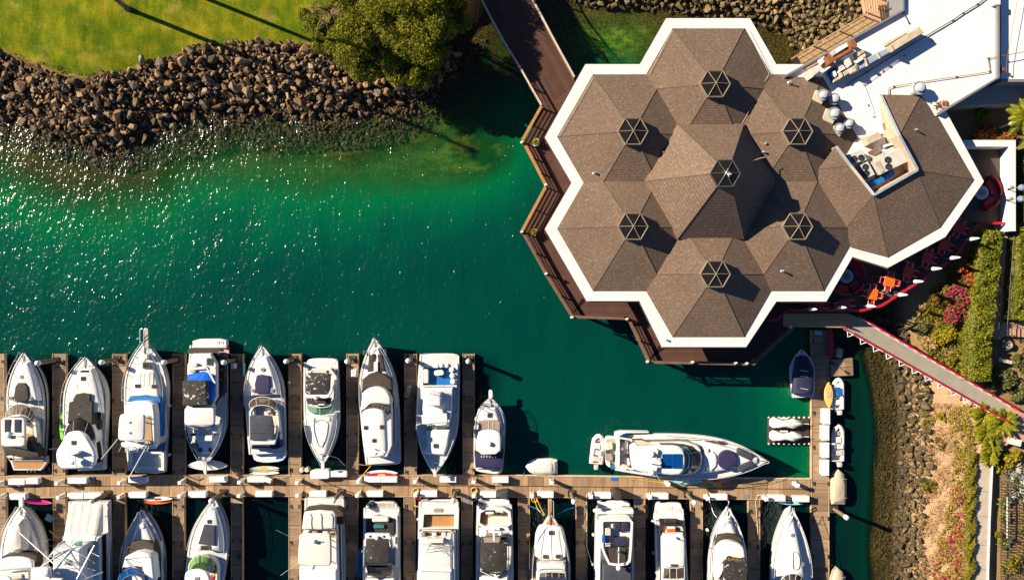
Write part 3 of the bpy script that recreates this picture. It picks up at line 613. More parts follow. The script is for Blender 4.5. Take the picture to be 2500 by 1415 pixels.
def skylight(c, z, rc, mat='lantern_frame', spikes=False):
    t = bpy.data.objects.new('skylight', None); link(t, rest, Vector((c.x, c.y, z)))
    h = .38 if spikes else .5; lo, mid, ap = hexa(c, rc + .02, z - .25), hexa(c, rc + .02, z + h), Vector((c.x, c.y, z + h + .30))
    g = G(); g.rings([lo, mid, hexa(c, rc - .06, z + h), hexa(c, rc - .06, z + h - .1)], cap1=False); mk('curb', g, mat, t, sharp=0)
    m2 = hexa(c, rc - .06, z + h - .01)
    for k in range(6):
        g = G(); a, b = m2[k], m2[(k + 1) % 6]; dn = Vector((0, 0, -.02)); g.add([a, b, ap, a + dn, b + dn, ap + dn], [(0, 1, 2), (5, 4, 3), (0, 3, 4, 1)]); mk('pane', g, 'sky_glass', t, sharp=0)
        g = G(); g.tube([m2[k] + Vector((0, 0, .03)), ap + Vector((0, 0, .03))], .04, 4); mk('bar', g, mat, t, sharp=0)
        g = G(); g.tube([mid[k] + Vector((0, 0, .02)), mid[(k + 1) % 6] + Vector((0, 0, .02))], .042, 4); mk('rim', g, mat, t, sharp=0)
    # the lantern is a hollow well with a floor below its glass
    g = G(); g.lathe(Vector((c.x, c.y, z - .20)), [(rc * .9, 0), (rc * .88, .01)], 6); mk('well_floor', g, 'hull_dark', t, sharp=0)
    if spikes:
        for k in range(16):
            a = random.uniform(0, 6.3); g = G(); d_ = Vector((math.cos(a), math.sin(a), random.uniform(.3, .9))).normalized()
            g.tube([ap, ap + d_ * random.uniform(.25, .5)], .012, 3); mk('bird_spike', g, 'white_plastic', t, sharp=0)
        g = G(); g.lathe(ap, [(.09, 0), (.07, .12), (.02, .18)], 8); mk('finial', g, 'white_plastic', t)
    return t
PET = []
for k, nm in enumerate(('north-east', 'north', 'north-west', 'south-west', 'south', 'south-east')):
    a = R(30 + 60 * k); px, py = HC[0] + DP * math.cos(a), HC[1] - DP * math.sin(a); PET.append((px, py))
    c = W(px, py, ZE); zt, s = hex_roof('roof_section', c, 152 * KE, ZE + .05, .43, 1.28, 'shingle', f'{nm} hexagonal roof section with its own glazed lantern'); skylight(c, zt, 1.28)
cc = W(HC[0] - 1, HC[1] + .5, ZE)
zt, s = hex_roof('roof_section', cc, 139 * KE, ZE + .95, 1.10, 1.18, 'shingle_steep', 'steep central hexagonal tower roof'); skylight(cc, zt, 1.22, 'dark_metal', True)
# east wing: hipped roof round the plant well
zone(2050, 180, 3.538)
ZW = ZE + .16; ZR = ZE + 1.9
def pw(x, y, z): return QW((x, y), z)
V = dict(P1=pw(345, 180, ZW + .1), P2=pw(700, 185, ZW + .1), K=pw(510, 540, ZR + .35), C1=pw(665, 832, ZR), C2=pw(290, 1048, ZR), TIP=pw(1160, 915, ZE + .06), E1=pw(870, 1325, ZE + .06), E2=pw(417, 1585, ZE + .06), E3=pw(100, 1500, ZE + .06), VA=pw(50, 1335, ZE + .5), VB=pw(-192, 935, ZE + .6), VC=pw(-185, 826, ZE + .9), TL=pw(-36, 630, ZR - .1), TM=pw(87, 795, ZR + .1), B1=pw(855, 385, ZE + .06))
for nm, ks in (('roof_slope', ('P1', 'K', 'P2')), ('roof_slope', ('P2', 'K', 'C1', 'TIP', 'B1')), ('roof_slope', ('C1', 'E1', 'TIP')), ('roof_slope', ('C2', 'E2', 'E1', 'C1')), ('roof_slope', ('C2', 'VA', 'E3', 'E2')), ('roof_slope', ('TM', 'VC', 'VB', 'VA', 'C2')), ('roof_slope', ('TL', 'VC', 'TM'))):
    g = G(); p = [V[k] for k in ks]; cen = sum(p, Vector()) / len(p); g.add(p + [cen], [(i, (i + 1) % len(p), len(p)) for i in range(len(p))])
    bt = [Vector((q.x, q.y, q.z - .12)) for q in p]; g.rings([bt, p], cap1=False); mk(nm, g, 'shingle', rest, sharp=0)
for a, b in (('P2', 'K'), ('C1', 'TIP'), ('C1', 'E1'), ('C2', 'E2'), ('C2', 'VA'), ('TM', 'VC'), ('VC', 'VB'), ('K', 'C1')):
    g = G(); up = Vector((0, 0, -.004)); g.tube([V[a] + up, V[b] + up], .034, 4); mk('hip_cap', g, 'ridge', rest, sharp=0)
for p, q in (('TL', 'TM'), ('TM', 'C2'), ('C2', 'C1'), ('C1', 'K'), ('K', 'P1')):   # upstand walls of the plant well
    a, b = V[p], V[q]; d = (b - a); n = Vector((-d.y, d.x, 0)).normalized() * .07; g = G()
    g.rings([[Vector((v.x, v.y, ZE - .1)) for v in (a - n, b - n, b + n, a + n)], [v + Vector((0, 0, .16)) for v in (a - n, b - n, b + n, a + n)]]); mk('well_wall', g, 'gravel_tan', rest, sharp=0)
    n *= 1.5; g = G(); g.rings([[v + Vector((0, 0, .163)) for v in (a - n, b - n, b + n, a + n)], [v + Vector((0, 0, .21)) for v in (a - n, b - n, b + n, a + n)]], cap0=True); mk('wall_cap', g, 'box_grey' if p == 'TM' else 'duct_metal', rest, sharp=0)
def vent(px, py, z, h=.35, r=.07):
    p = W(px, py, z); g = G(); g.lathe(p, [(r * 2.2, 0), (r, .06), (r, h), (r * 1.5, h + .02), (r * 1.3, h + .12)], 8); mk('roof_vent', g, 'duct_metal', rest)
for px, py, z in ((1450, 423, 7.3), (1616, 373, 7.6), (1735, 588, 7.5), (1908, 661, 7.6), (1861, 372, 7.9), (1866, 352, 7.9), (2232, 318, 8.0), (2061, 417, 8.0), (1926, 202, 7.5), (1490, 250, 7.4)): vent(px, py, z)
p = W(1820, 394, 9.6); t = bpy.data.objects.new('dish_antenna', None); link(t, rest, p)
g = G(); g.box(p, .45, .45, .12, .3, .02); g.lathe(p + Vector((0, 0, .12)), [(.16, 0), (.14, .05)], 10); mk('plate', g, 'box_grey', t)
g = G(); g.tube([p + Vector((.2, -.1, .1)), W(1858, 386, 9.2), W(1868, 384, 9.2)], .035, 4); mk('arm', g, 'post_cream', t)
g = G(); g.tube([W(1448, 190, ZE + .3), W(1366, 332, ZE + .3)], .018, 4); mk('gutter_pipe', g, 'post_cream', rest)
g = G(); g.tube([W(1641, 75, ZE + .3), W(1585, 182, ZE + .3)], .018, 4); mk('gutter_pipe', g, 'post_cream', rest)
g = G(); g.tube([W(1822, 70, ZE + .3), W(1878, 180, ZE + .35), W(1812, 302, ZE + 1.0)], .02, 4); mk('gutter_pipe', g, 'post_cream', rest)
# ---------------------------------------------------------------- flat white roof
flat = thing('flat_roof_building', W(2250, 120, 3), 'building with a flat white roof crowded with pipes and ducts', 'building')
FR = [(1915, 190), (2206, 26), (2206, -260), (2438, -260), (2438, 191), (2292, 279), (2250, 300), (2130, 460), (2020, 440), (1960, 300), (1950, 215)]
g = G(); g.prism([W(x, y, ZW) for x, y in FR], ZW - .1, 0); mk('roof', g, 'white_roof', flat, sharp=0)
g = G(); g.prism(inset(ccw([W(x, y, ZW - .1) for x, y in FR]), .03), 3, 0); mk('wall', g, 'parapet_grey', flat, sharp=0)
def parapet(pts, z, w, mat, name='parapet'):
    A = [W(x, y, z) for x, y in pts]; L_, R_ = [], []
    for i, p in enumerate(A):
        d = (A[min(i + 1, len(A) - 1)] - A[max(i - 1, 0)]).normalized(); n = Vector((-d.y, d.x, 0)) * w / 2; L_.append(p + n); R_.append(p - n)
    for i in range(len(A) - 1):
        g = G(); q = [L_[i], R_[i], R_[i + 1], L_[i + 1]]; g.rings([[Vector((v.x, v.y, ZW - .6)) for v in q], q]); mk(name, g, mat, flat, sharp=0)
parapet([(1915, 187), (2206, 25), (2206, -250)], ZW + .35, .18, 'parapet_grey'); parapet([(2438, -250), (2438, 189), (2292, 277)], ZW + .35, .2, 'parapet_grey')
low = thing('lower_roof_building', W(2520, 90, 3), 'lower white flat roof next to the tall parapet at the picture edge', 'building')
g = G(); g.prism([W(x, y, ZW - .5) for x, y in [(2444, -260), (2800, -260), (2800, 196), (2444, 196)]], 2.5, 0); mk('roof', g, 'white_roof', low, sharp=0)
g = G(); g.prism([W(x, y, ZW - .42) for x, y in [(2444, 193), (2800, 193), (2800, 200), (2444, 200)]], 2.5, 0); mk('roof_edge', g, 'parapet_grey', low, sharp=0)
g = G(); g.prism([W(x, y, 4.6) for x, y in [(2330, 241), (2310, 262), (2800, 235), (2800, 190), (2420, 190)]], 2.5, .02); mk('ledge', g, 'concrete', low, sharp=0)
zone(1960, 40, 7.076)
def duct(name, label, cat, pts, z1, z0, mat, group=None, extra=(), bev=.04):
    p = [QW(q, z1) for q in pts]; t = thing(name, sum(p, Vector()) / len(p), label, cat, group); t.location.z = z0; WL[t.name].z = z0
    g = G(); g.prism(p, z0, bev); mk('casing', g, mat, t, sharp=0)
    for nm, q, a, b, m_ in extra:
        g = G(); g.prism([QW(v, a) for v in q], b, .02); mk(nm, g, m_, t, sharp=0)
    return t
duct('air_duct', 'long tan rooftop duct at the upper end of the duct run', 'air duct', [(1520, 480), (2010, 175), (2095, 280), (1585, 590)], ZW + 1.15, ZW + .35, 'box_tan', extra=[('side_ledge', [(1440, 450), (1830, 240), (1850, 262), (1470, 490)], ZW + .7, ZW, 'box_tan'), ('flange', [(1490, 500), (1520, 480), (1590, 585), (1560, 605)], ZW + 1.3, ZW + .3, 'box_tan')])
duct('air_duct', 'pale blue duct piece with a swirl-stained top next to the tan duct', 'air duct', [(1285, 630), (1490, 515), (1550, 600), (1345, 715)], ZW + .85, ZW + .3, 'duct_metal', extra=[('flange', [(1268, 625), (1290, 612), (1352, 715), (1332, 728)], ZW + 1.0, ZW + .3, 'box_tan')])
duct('air_duct', 'pale blue duct piece in the middle of the duct run', 'air duct', [(1080, 740), (1270, 630), (1330, 725), (1130, 840)], ZW + .85, ZW + .3, 'duct_metal', extra=[('flange', [(1060, 725), (1085, 712), (1135, 850), (1112, 860)], ZW + 1.05, ZW + .3, 'box_tan')])
duct('air_duct', 'pale blue duct piece beside the fan box, lowest of the blue ones', 'air duct', [(920, 830), (1070, 760), (1112, 850), (955, 940)], ZW + .85, ZW + .3, 'duct_metal', extra=[('flange', [(900, 830), (922, 820), (965, 945), (945, 955)], ZW + 1.05, ZW + .3, 'box_tan')])
for q, lab, z1, mt in (([(820, 890), (895, 845), (945, 945), (850, 975)], 'square beige box closing the lower end of the blue ducts', 1.2, 'box_tan'), ([(740, 745), (805, 710), (862, 830), (800, 870)], 'upright beige box with a dark slot in its lid', 1.2, 'box_grey'), ([(690, 965), (790, 900), (830, 965), (725, 1035)], 'long beige box low in the duct cluster', .8, 'box_tan'), ([(625, 925), (720, 865), (745, 900), (640, 965)], 'narrow cream box beside the steel tank panel', .9, 'white_plastic'), ([(535, 1095), (640, 1025), (665, 1075), (535, 1140)], 'low tan box at the bottom tip of the duct cluster', .7, 'box_tan'), ([(630, 985), (680, 965), (705, 1040), (660, 1060)], 'small tan box next to the bottom tip', .9, 'box_tan'), ([(615, 850), (655, 800), (720, 860), (630, 915)], 'pale angled box below the rust duct', .9, 'box_grey'),
    ([(620, 740), (860, 570), (950, 590), (680, 745)], 'bright white slab between the rust duct and the beige boxes', .9, 'white_plastic'), ([(460, 640), (545, 570), (585, 640), (520, 690)], 'small grey-white box above the rust duct', .7, 'box_grey'), ([(560, 570), (830, 420), (850, 480), (590, 640)], 'long white box along the parapet above the rust duct', .7, 'white_plastic'), ([(880, 780), (1040, 700), (1060, 740), (940, 815)], 'white angled hood between the beige boxes and blue duct', 1.1, 'white_plastic'), ([(960, 610), (1050, 570), (1075, 620), (985, 670)], 'small beige cowl at the upper end of the cluster', 1.0, 'box_tan'), ([(990, 690), (1080, 640), (1100, 690), (1030, 735)], 'small beige lid under the beige cowl', 1.0, 'box_tan'),
    ([(100, 925), (290, 825), (350, 905), (170, 1050)], 'big grey-tan ventilation box nearest the shingled roof', 1.5, 'box_grey'), ([(290, 740), (370, 690), (410, 770), (330, 830)], 'small white box on the edge near the big ventilation box', .8, 'white_plastic'), ([(40, 905), (330, 745), (345, 770), (90, 915)], 'low tan plank box along the parapet end', .35, 'tan_wood'), ([(560, 935), (600, 1010), (570, 1040), (535, 950)], 'thin white panel by the steel-blue tank', .8, 'white_plastic'), ([(450, 950), (560, 880), (620, 1020), (520, 1100)], 'teal-grey tank panel low in the shade', .45, 'blue_glass'), ([(390, 900), (510, 840), (520, 860), (420, 930)], 'thin white fin beside the teal-grey tank', .9, 'white_plastic')):
    duct('vent_box', lab, 'vent box', q, ZW + z1, ZW, mt, 'boxes of the rooftop duct cluster')
duct('rust_duct', 'rust-orange bent duct in the rooftop cluster', 'air duct', [(550, 705), (830, 545), (870, 580), (580, 750)], ZW + 1.1, ZW + .3, 'rust', extra=[('elbow', [(385, 700), (470, 650), (495, 700), (550, 700), (585, 760), (460, 825), (420, 760)], ZW + 1.35, ZW, 'rust'), ('elbow', [(810, 425), (885, 390), (915, 445), (950, 505), (900, 550), (860, 520)], ZW + 1.35, ZW, 'rust')])
def fan(px, py, z, r, label, box=None, h=.9):
    p = W(px, py, z + h); p.z = z; t = thing('exhaust_fan', p, label, 'exhaust fan', 'rooftop exhaust fans')
    if box:
        g = G(); q = W(box[0], box[1], z + .5); g.box(Vector((q.x, q.y, z - .6)), box[2], box[2], 1.1, R(-25), .03); mk('base_box', g, 'box_tan', t, sharp=0)
    g = G(); g.lathe(p, [(r * .95, 0), (r, .05), (r * .9, h * .55), (r * .6, h * .6)], 16); mk('drum', g, 'box_grey', t)
    g = G(); g.lathe(p + Vector((0, 0, h * .62)), [(r * .55, 0), (r * 1.05, .02), (r * 1.08, .12), (r * .95, .13), (r * .95, .08), (r * .7, .08)], 18); mk('rim', g, 'duct_metal', t)
    g = G(); g.lathe(p + Vector((0, 0, h * .7)), [(r * .72, 0), (r * .72, .2), (r * .62, .3), (r * .2, .36)], 16); mk('cap', g, 'steel', t)
fan(2012, 230, ZW + .5, .46, 'exhaust fan on a tan box, topmost of the five by the shingles', (2000, 237, .95)); fan(2040, 239.5, ZW + .1, .48, 'exhaust fan standing on the white roof beside the topmost one'); fan(2040, 275, ZW + .5, .50, 'exhaust fan on a rusty tan box in the middle of the five', (2026, 284, 1.05)); fan(2052.5, 312, ZW + .3, .44, 'exhaust fan with a dark ring, lowest of the five', (2045, 317, .9)); fan(2075.5, 300, ZW + .1, .42, 'pale exhaust fan on the white roof next to the lowest one'); fan(2250, 212, ZW, .55, 'lone exhaust fan on the white roof by the dark ridge', None, 1.2)
p = W(2427, 10, ZW); t = thing('roof_ventilator', p, 'lone white ventilator box by the tall parapet', 'ventilator'); g = G(); g.box(p, .62, .5, .5, 0, .06); mk('hood', g, 'white_plastic', t, sharp=0); g = G(); g.box(p - Vector((0, 0, .1)), .5, .4, .12); mk('base', g, 'box_grey', t, sharp=0)
zone(1900, 160, 4.717)
def ac(label, pts, z1, fans, mat='box_grey', extra=()):
    p = [QW(q, z1) for q in pts]; t = thing('air_conditioner', sum(p, Vector()) / len(p), label, 'air conditioner', 'air conditioners in the plant well'); g = G(); g.prism(p, ZW, .03); mk('cabinet', g, mat, t, sharp=0)
    for fx, fy, fr in fans:
        c = QW((fx, fy), z1); rr = fr / 4.717 * .0365
        g = G(); g.lathe(c, [(rr * 1.08, 0), (rr * 1.08, .05), (rr * .95, .05), (rr * .95, .012), (0.02, .012)], 18); mk('fan_ring', g, 'hull_dark', t)
        for k in range(4):
            a = k * math.pi / 2 + fx; u = Vector((math.cos(a), math.sin(a), 0)); w = Vector((-u.y, u.x, .15)); g = G(); b = c + Vector((0, 0, .03)); g.add([b, b + u * rr * .85 + w * rr * .1, b + u * rr * .8 + w * rr * .45, b + w * rr * .2], [(0, 1, 2, 3)]); mk('fan_blade', g, 'dark_metal', t, sharp=0)
    for nm, q, a, m_ in extra:
        g = G(); g.prism([QW(v, a) for v in q], z1 - .02, .01); mk(nm, g, m_, t, sharp=0)
ac('pale condenser with two dark fans nearest the shingled slope', [(795, 1025), (965, 962), (1025, 1085), (865, 1130)], ZW + .9, [(875, 1075, 33), (955, 1062, 33)])
ac('narrow condenser with two fans beside the well wall', [(950, 1150), (1035, 1105), (1118, 1255), (1040, 1290)], ZW + .9, [(1003, 1168, 33), (1012, 1240, 33)])
ac('largest air conditioner with two fans and a long plain lid', [(1105, 1095), (1400, 950), (1505, 1100), (1190, 1250)], ZW + 1.3, [(1262, 1087, 35), (1270, 1167, 35)], extra=[('filter_panel', [(1118, 1120), (1165, 1098), (1225, 1215), (1185, 1235)], ZW + 1.36, 'box_tan')])
for lab, q, z1, m_, nm in (('tan box with a rusty end at the head of the well', [(1000, 850), (1150, 755), (1205, 835), (1035, 915)], .8, 'box_tan', 'vent_box'), ('pale duct elbow on the far side of the largest air conditioner', [(1240, 980), (1320, 935), (1370, 965), (1270, 1025)], 1.0, 'box_grey', 'vent_box'), ('red-brown box among the pipes at the head of the well', [(1060, 985), (1145, 935), (1155, 955), (1075, 1010)], .6, 'rust', 'vent_box'), ('white cylinder duct beside the well wall', [(1230, 910), (1360, 880), (1370, 905), (1240, 935)], .7, 'white_plastic', 'vent_box'), ('tan angled box below the pipes', [(1105, 1060), (1215, 1005), (1225, 1030), (1120, 1085)], .7, 'box_tan', 'vent_box'), ('blue crate lying at the bottom corner of the well', [(1040, 1350), (1120, 1305), (1150, 1370), (1075, 1410)], .5, 'blue_cover', 'crate'), ('second blue crate beside the corner crate in the well', [(1125, 1305), (1205, 1262), (1240, 1325), (1155, 1370)], .5, 'blue_cover', 'crate'), ('heap of blue tarpaulin in the well', [(1215, 1270), (1330, 1190), (1350, 1250), (1260, 1325)], .35, 'blue_tarp', 'tarpaulin'), ('red gravel tray on the well floor', [(1210, 665), (1270, 635), (1285, 700), (1235, 735)], .25, 'rust', 'tray')):
    duct(nm, lab, nm.replace('_', ' '), q, ZW + z1, ZW, m_)
g = G(); g.prism([QW(q, ZW + .012) for q in [(1155, 345), (1400, 870), (1590, 1200), (1100, 1440), (1040, 1330), (1390, 1130), (1250, 930), (1225, 830)]], ZW - .05, 0); mk('gravel_floor', g, 'gravel_tan', flat, sharp=0)
# roof pipes on small feet
zone(2230, 0, 5.44)
def pipe(pts, label, r=.035, mat='rust', feet=None):
    p = [QW(q, ZW + .14) for q in pts]; t = thing('roof_pipe', p[0], label, 'pipe', 'thin pipes across the white roof'); g = G(); g.tube(p, r, 5); mk('tube', g, mat, t)
    for q in feet or pts:
        c = QW(q, ZW + .02); g = G(); g.box(Vector((c.x, c.y, ZW)), .17, .11, .08, random.uniform(0, 3)); mk('foot', g, 'rust', t, sharp=0)
pipe([(970, -30), (850, 60), (660, 175), (520, 272), (150, 490), (-300, 760), (-620, 960), (-900, 1130)], 'long dark pipe climbing diagonally across the whole white roof', .05, 'dark_metal', [(850, 60), (660, 175), (520, 272), (150, 490), (-300, 705), (-620, 960)])
pipe([(990, 775), (1015, 955), (570, 1020), (88, 1090), (-260, 1150), (-330, 1170), (-330, 1290)], 'pipe with two bends running below the lone exhaust fan', .035, 'rust', [(990, 775), (1005, 950), (570, 1020), (88, 1090), (-260, 1150)])
pipe([(240, 550), (-120, 750), (-400, 930), (-660, 1130), (-560, 1400), (-520, 1560)], 'thin pale pipe wandering below the duct run', .02, 'white_plastic', [(240, 550), (-120, 740), (-400, 950), (-660, 1130), (-600, 1400), (-530, 1550)])
pipe([(990, 775), (1180, 745), (1469, 690), (2000, 600)], 'orange pipe crossing the tall parapet', .035, 'rust', [(1180, 745)]); pipe([(1385, -20), (1240, 800), (1235, 950)], 'thin crooked cable on the lower roof', .02, 'rust', [(1235, 950)])
pipe([(-130, 180), (-60, 310)], 'short pipe from the upper parapet to the tan duct', .03, 'dark_metal')
pipe([(-760, 1850), (-480, 1790), (-420, 1785)], 'short pipe between the lowest fans and the tray', .03, 'rust')
for px, py, r in ((2290, 258, .5), (2307, 253, .35), (2232, 222, .3), (2446, 170, .25)):
    p = W(px, py, ZW); t = thing('leaf_litter', p, 'heap of dry leaves gathered in a corner of the white roof', 'leaf litter', 'dry leaf heaps on the white roof', 'stuff'); g = G()
    for _ in range(70):
        a, q = random.uniform(0, 6.3), abs(random.gauss(0, .5)) * r; c = p + Vector((math.cos(a) * q * 1.3, math.sin(a) * q, random.uniform(.01, .12))); g.box(c, random.uniform(.06, .16), random.uniform(.04, .1), .02, random.uniform(0, 3))
    mk('leaves', g, 'rust', t, sharp=0)
# ---------------------------------------------------------------- decks round the restaurant
deckT = thing('waterside_deck', W(1500, 600, 0), 'brown timber deck on piles wrapping round the restaurant', None, None, 'structure')
def slab(name, pts, z, th, mat, parent, bev=.02): g = G(); g.prism([W(x, y, z) for x, y in pts], z - th, bev); return mk(name, g, mat, parent, sharp=0)
slab('deck', [(1331, 264), (1279, 347), (1336, 457), (1278, 565), (1397, 769), (1532, 773), (1584, 879), (1830, 883), (1927, 795), (2068, 798), (2062, 757), (1990, 560), (1900, 250), (1720, 110), (1600, 210), (1440, 215), (1400, 235)], ZD, .3, 'pier_deck', deckT)
EDGE = [(1321, 265), (1275, 347), (1332, 457), (1274, 565), (1330, 667), (1395, 772), (1530, 776), (1580, 881), (1690, 883), (1832, 886), (1928, 798)]
# deck boards as raised strips along each side
def boards(name, a, b, c, d, n, z, mat, parent, gap=.012):
    a, b, c, d = (Vector((*p, 0)) for p in (a, b, c, d))
    for i in range(n):
        f0, f1 = i / n, (i + .86) / n; q = [a.lerp(d, f0), b.lerp(c, f0), b.lerp(c, f1), a.lerp(d, f1)]
        g = G(); g.prism([W(p.x, p.y, z + gap) for p in q], z - .02, 0); mk(name, g, mat, parent, sharp=0)
for a, b, c, d, n in (((1277, 349), (1334, 458), (1400, 458), (1345, 349), 13), ((1278, 567), (1396, 769), (1440, 725), (1345, 567), 14), ((1397, 769), (1528, 772), (1560, 728), (1420, 728), 8), ((1536, 780), (1584, 879), (1640, 840), (1580, 745), 10), ((1584, 879), (1830, 883), (1830, 840), (1610, 840), 8), ((1329, 268), (1281, 348), (1345, 348), (1390, 268), 12), ((1334, 462), (1281, 563), (1345, 563), (1405, 462), 12)):
    boards('board', a, b, c, d, n, ZD, 'pier_deck', deckT)
for x, y in [(1290, 347), (1340, 457), (1290, 565), (1345, 667), (1402, 762), (1530, 766), (1586, 870), (1690, 873), (1822, 874), (1920, 788), (1450, 600), (1450, 400), (1600, 780)]:
    p = W(x, y, 0); g = G(); g.tube([p + Vector((0, 0, -6)), p + Vector((0, 0, ZD - .3))], .18, 8); mk('support_pile', g, 'pile_wood', deckT)
def railing(name, label, pts, z0, z1=None, h=1.05, top='rail_wood', tops=None, w=.16, post='rail_wood', step=1.9, bars=3, barmat='rail_wood', cat='railing', barr=.03):
    z1 = z0 if z1 is None else z1; n = len(pts); P = [W(x, y, z0 + (z1 - z0) * i / (n - 1)) for i, (x, y) in enumerate(pts)]
    t = thing(name, P[0], label, cat)
    for i in range(n - 1):
        a, b = P[i], P[i + 1]; d = b - a; nn = Vector((-d.y, d.x, 0)).normalized() * w / 2; up = Vector((0, 0, h)); e = d.normalized() * .004
        g = G(); q = [a + nn + up + e, a - nn + up + e, b - nn + up - e, b + nn + up - e]; g.rings([[v - Vector((0, 0, .07)) for v in q], q], cap0=True); mk('top_rail', g, (tops[i] if tops else top), t, sharp=0)
        for k in range(bars):
            z = Vector((0, 0, h * (k + .7) / (bars + .7))); g = G(); g.tube([a + z, b + z], barr, 4); mk('rail_bar', g, barmat, t, sharp=0)
        m = max(1, round(d.length / step))
        for k in range(m + (i == n - 2)):
            c = a.lerp(b, k / m); g = G(); g.box(c - Vector((0, 0, .2)), .11, .11, h + .12, math.atan2(d.y, d.x)); mk('post', g, post, t, sharp=0)
    return t
railing('deck_railing', 'timber railing zigzagging along the water side of the restaurant deck', EDGE, ZD, tops=['rail_wood_lit', 'rail_wood_lit', 'rail_wood_lit'] + ['rail_wood'] * 7, w=.26, bars=4, barr=.045)  # first three top rails have sunlight painted into the wood colour
for (x, y), n in zip([(1274, 348), (1332, 452), (1274, 566), (1333, 668), (1396, 774), (1580, 882), (1690, 883), (1795, 885), (1822, 886), (1929, 797), (1530, 778)], ('first outer corner below the boardwalk', 'first inner notch', 'outer corner by the yellow potted plant', 'middle of the long dark side', 'lower corner of the long dark side', 'lowest corner of the deck', 'straight lower side, first', 'straight lower side, second', 'eastern lower corner', 'corner by the gangway', 'notch beside the bottom roof section')):
    p = W(x, y, ZD + 1.1); t = thing('post_light', p, f'small cream post light on the deck rail, {n}', 'post light', 'post lights on the deck rail'); g = G(); g.box(p, .26, .22, .22, random.uniform(0, 1), .04); mk('lamp_body', g, 'post_cream', t, sharp=0); g = G(); g.box(p + Vector((.05, .02, .2)), .14, .12, .08); mk('lamp_cap', g, 'white_plastic', t, sharp=0)
boardT = thing('boardwalk', W(1290, 150, ZD), 'brown boardwalk bridging from the shore to the restaurant deck', None, None, 'structure')
slab('deck', [(1100, -150), (1226, -150), (1406, 202), (1345, 300), (1324, 264), (1268, 160), (1176, -4)], ZD - .012, .35, 'pier_deck', boardT)
# boards lie lengthwise
la, lb, rb, ra = Vector((1114, -120, 0)), Vector((1328, 268, 0)), Vector((1400, 205, 0)), Vector((1234, -120, 0))
for i in range(20):
    f0, f1 = i / 20, (i + .86) / 20
    q = [la.lerp(ra, f0), lb.lerp(rb, f0), lb.lerp(rb, f1), la.lerp(ra, f1)]; g = G(); g.prism([W(v.x, v.y, ZD + .004) for v in q], ZD - .02, 0); mk('board', g, 'pier_deck', boardT, sharp=0)
railing('boardwalk_railing', 'pale timber railing on the tree side of the boardwalk', [(1112, -130), (1173, 0), (1204, 62), (1232, 112), (1264, 163), (1293, 214), (1321, 263)], ZD, top='post_cream', w=.16, bars=2, step=2.4)
railing('boardwalk_railing', 'sunlit cream timber railing on the restaurant side of the boardwalk', [(1228, -130), (1295, 0), (1356, 115), (1400, 195)], ZD, top='post_cream', w=.18, bars=2, step=2.4)
for x, y in ((1215, 60), (1290, 30), (1280, 160), (1345, 140)):
    p = W(x, y, 0); g = G(); g.tube([p + Vector((0, 0, -5)), p + Vector((0, 0, ZD - .3))], .18, 8); mk('support_pile', g, 'pile_wood', boardT)
backT = thing('back_boardwalk', W(2060, 100, 3.3), 'tan timber boardwalk on the rocks along the white-roofed building', None, None, 'structure')
la, lb, ra, rb = Vector((1926, 151, 0)), Vector((2112, 40, 0)), Vector((1960, 163, 0)), Vector((2140, 58, 0))
for i in range(14):
    f0, f1 = i / 14, (i + .95) / 14; q = [la.lerp(lb, f0), la.lerp(lb, f1), ra.lerp(rb, f1), ra.lerp(rb, f0)]; g = G(); g.prism([W(v.x, v.y, 3.5 + random.uniform(-.006, .006)) for v in q], 2.9, .012); mk('deck_panel', g, 'tan_wood', backT, sharp=0)
slab('stair_landing', [(2112, 40), (2098, -40), (2210, -40), (2210, 30), (2140, 58)], 3.53, .3, 'terracotta', backT)
railing('back_railing', 'timber railing on the rock side of the tan boardwalk', [(1922, 152), (1985, 113), (2048, 76), (2108, 40)], 3.5, top='tan_wood', w=.12, bars=2, step=2.6, barmat='tan_wood', post='tan_wood', barr=.03)
t = thing('timber_trellis', W(2125, 15, 3.5), 'tan slatted timber gate by the top of the boardwalk', 'trellis')
for k in range(6):
    a, b = W(2104 + k * 7, -25, 5.0), W(2113 + k * 6, 30, 5.0); g = G(); g.tube([a, b], .07, 4); mk('slat', g, 'tan_wood', t, sharp=0)
for x, y in ((2104, -20), (2142, -20), (2112, 30), (2144, 22)):
    p = W(x, y, 3.5); g = G(); g.box(p, .12, .12, 1.5); mk('post', g, 'tan_wood', t, sharp=0)
# ---------------------------------------------------------------- terrace with red furniture
ZT = 3.5
terr = thing('terrace', W(2200, 640, 0), 'dark timber terrace with a red rim under the eastern eaves', None, None, 'structure')
RIM = [(1870, 780), (1889, 780), (1913, 757), (2063, 757), (2092, 757), (2142, 745), (2175, 723), (2238, 683), (2304, 637), (2329, 613), (2375, 546), (2440, 547)]
slab('deck', [(1955, 757), (2092, 757), (2142, 745), (2175, 723), (2238, 683), (2304, 637), (2329, 613), (2375, 546), (2462, 550), (2470, 350), (2330, 350), (2200, 400), (2000, 600)], ZT + .16, .3, 'terrace_deck', terr)
tr = railing('red_railing', 'bright red rim rail curving round the terrace', RIM, ZT, h=1.0, top='red', w=.22, post='fence_black', bars=3, barmat='fence_black', step=2.5)
def wall(name, label, pts, z1, z0, w, mat, cat='wall'):
    A = [W(x, y, z1) for x, y in pts]; t = thing(name, A[0], label, cat)
    for i in range(len(A) - 1):
        d = (A[i + 1] - A[i]).normalized(); n = Vector((-d.y, d.x, 0)) * w / 2; ext = d * (w / 2 - .003 * i) ; a, b = A[i] - (ext if i else d * 0), A[i + 1] + ext
        q = [a - n, b - n, b + n, a + n]; z = Vector((0, 0, .004 * i)); g = G(); g.prism([v + z for v in q], z0, .02); mk('wall_panel', g, mat, t, sharp=0)
    return t
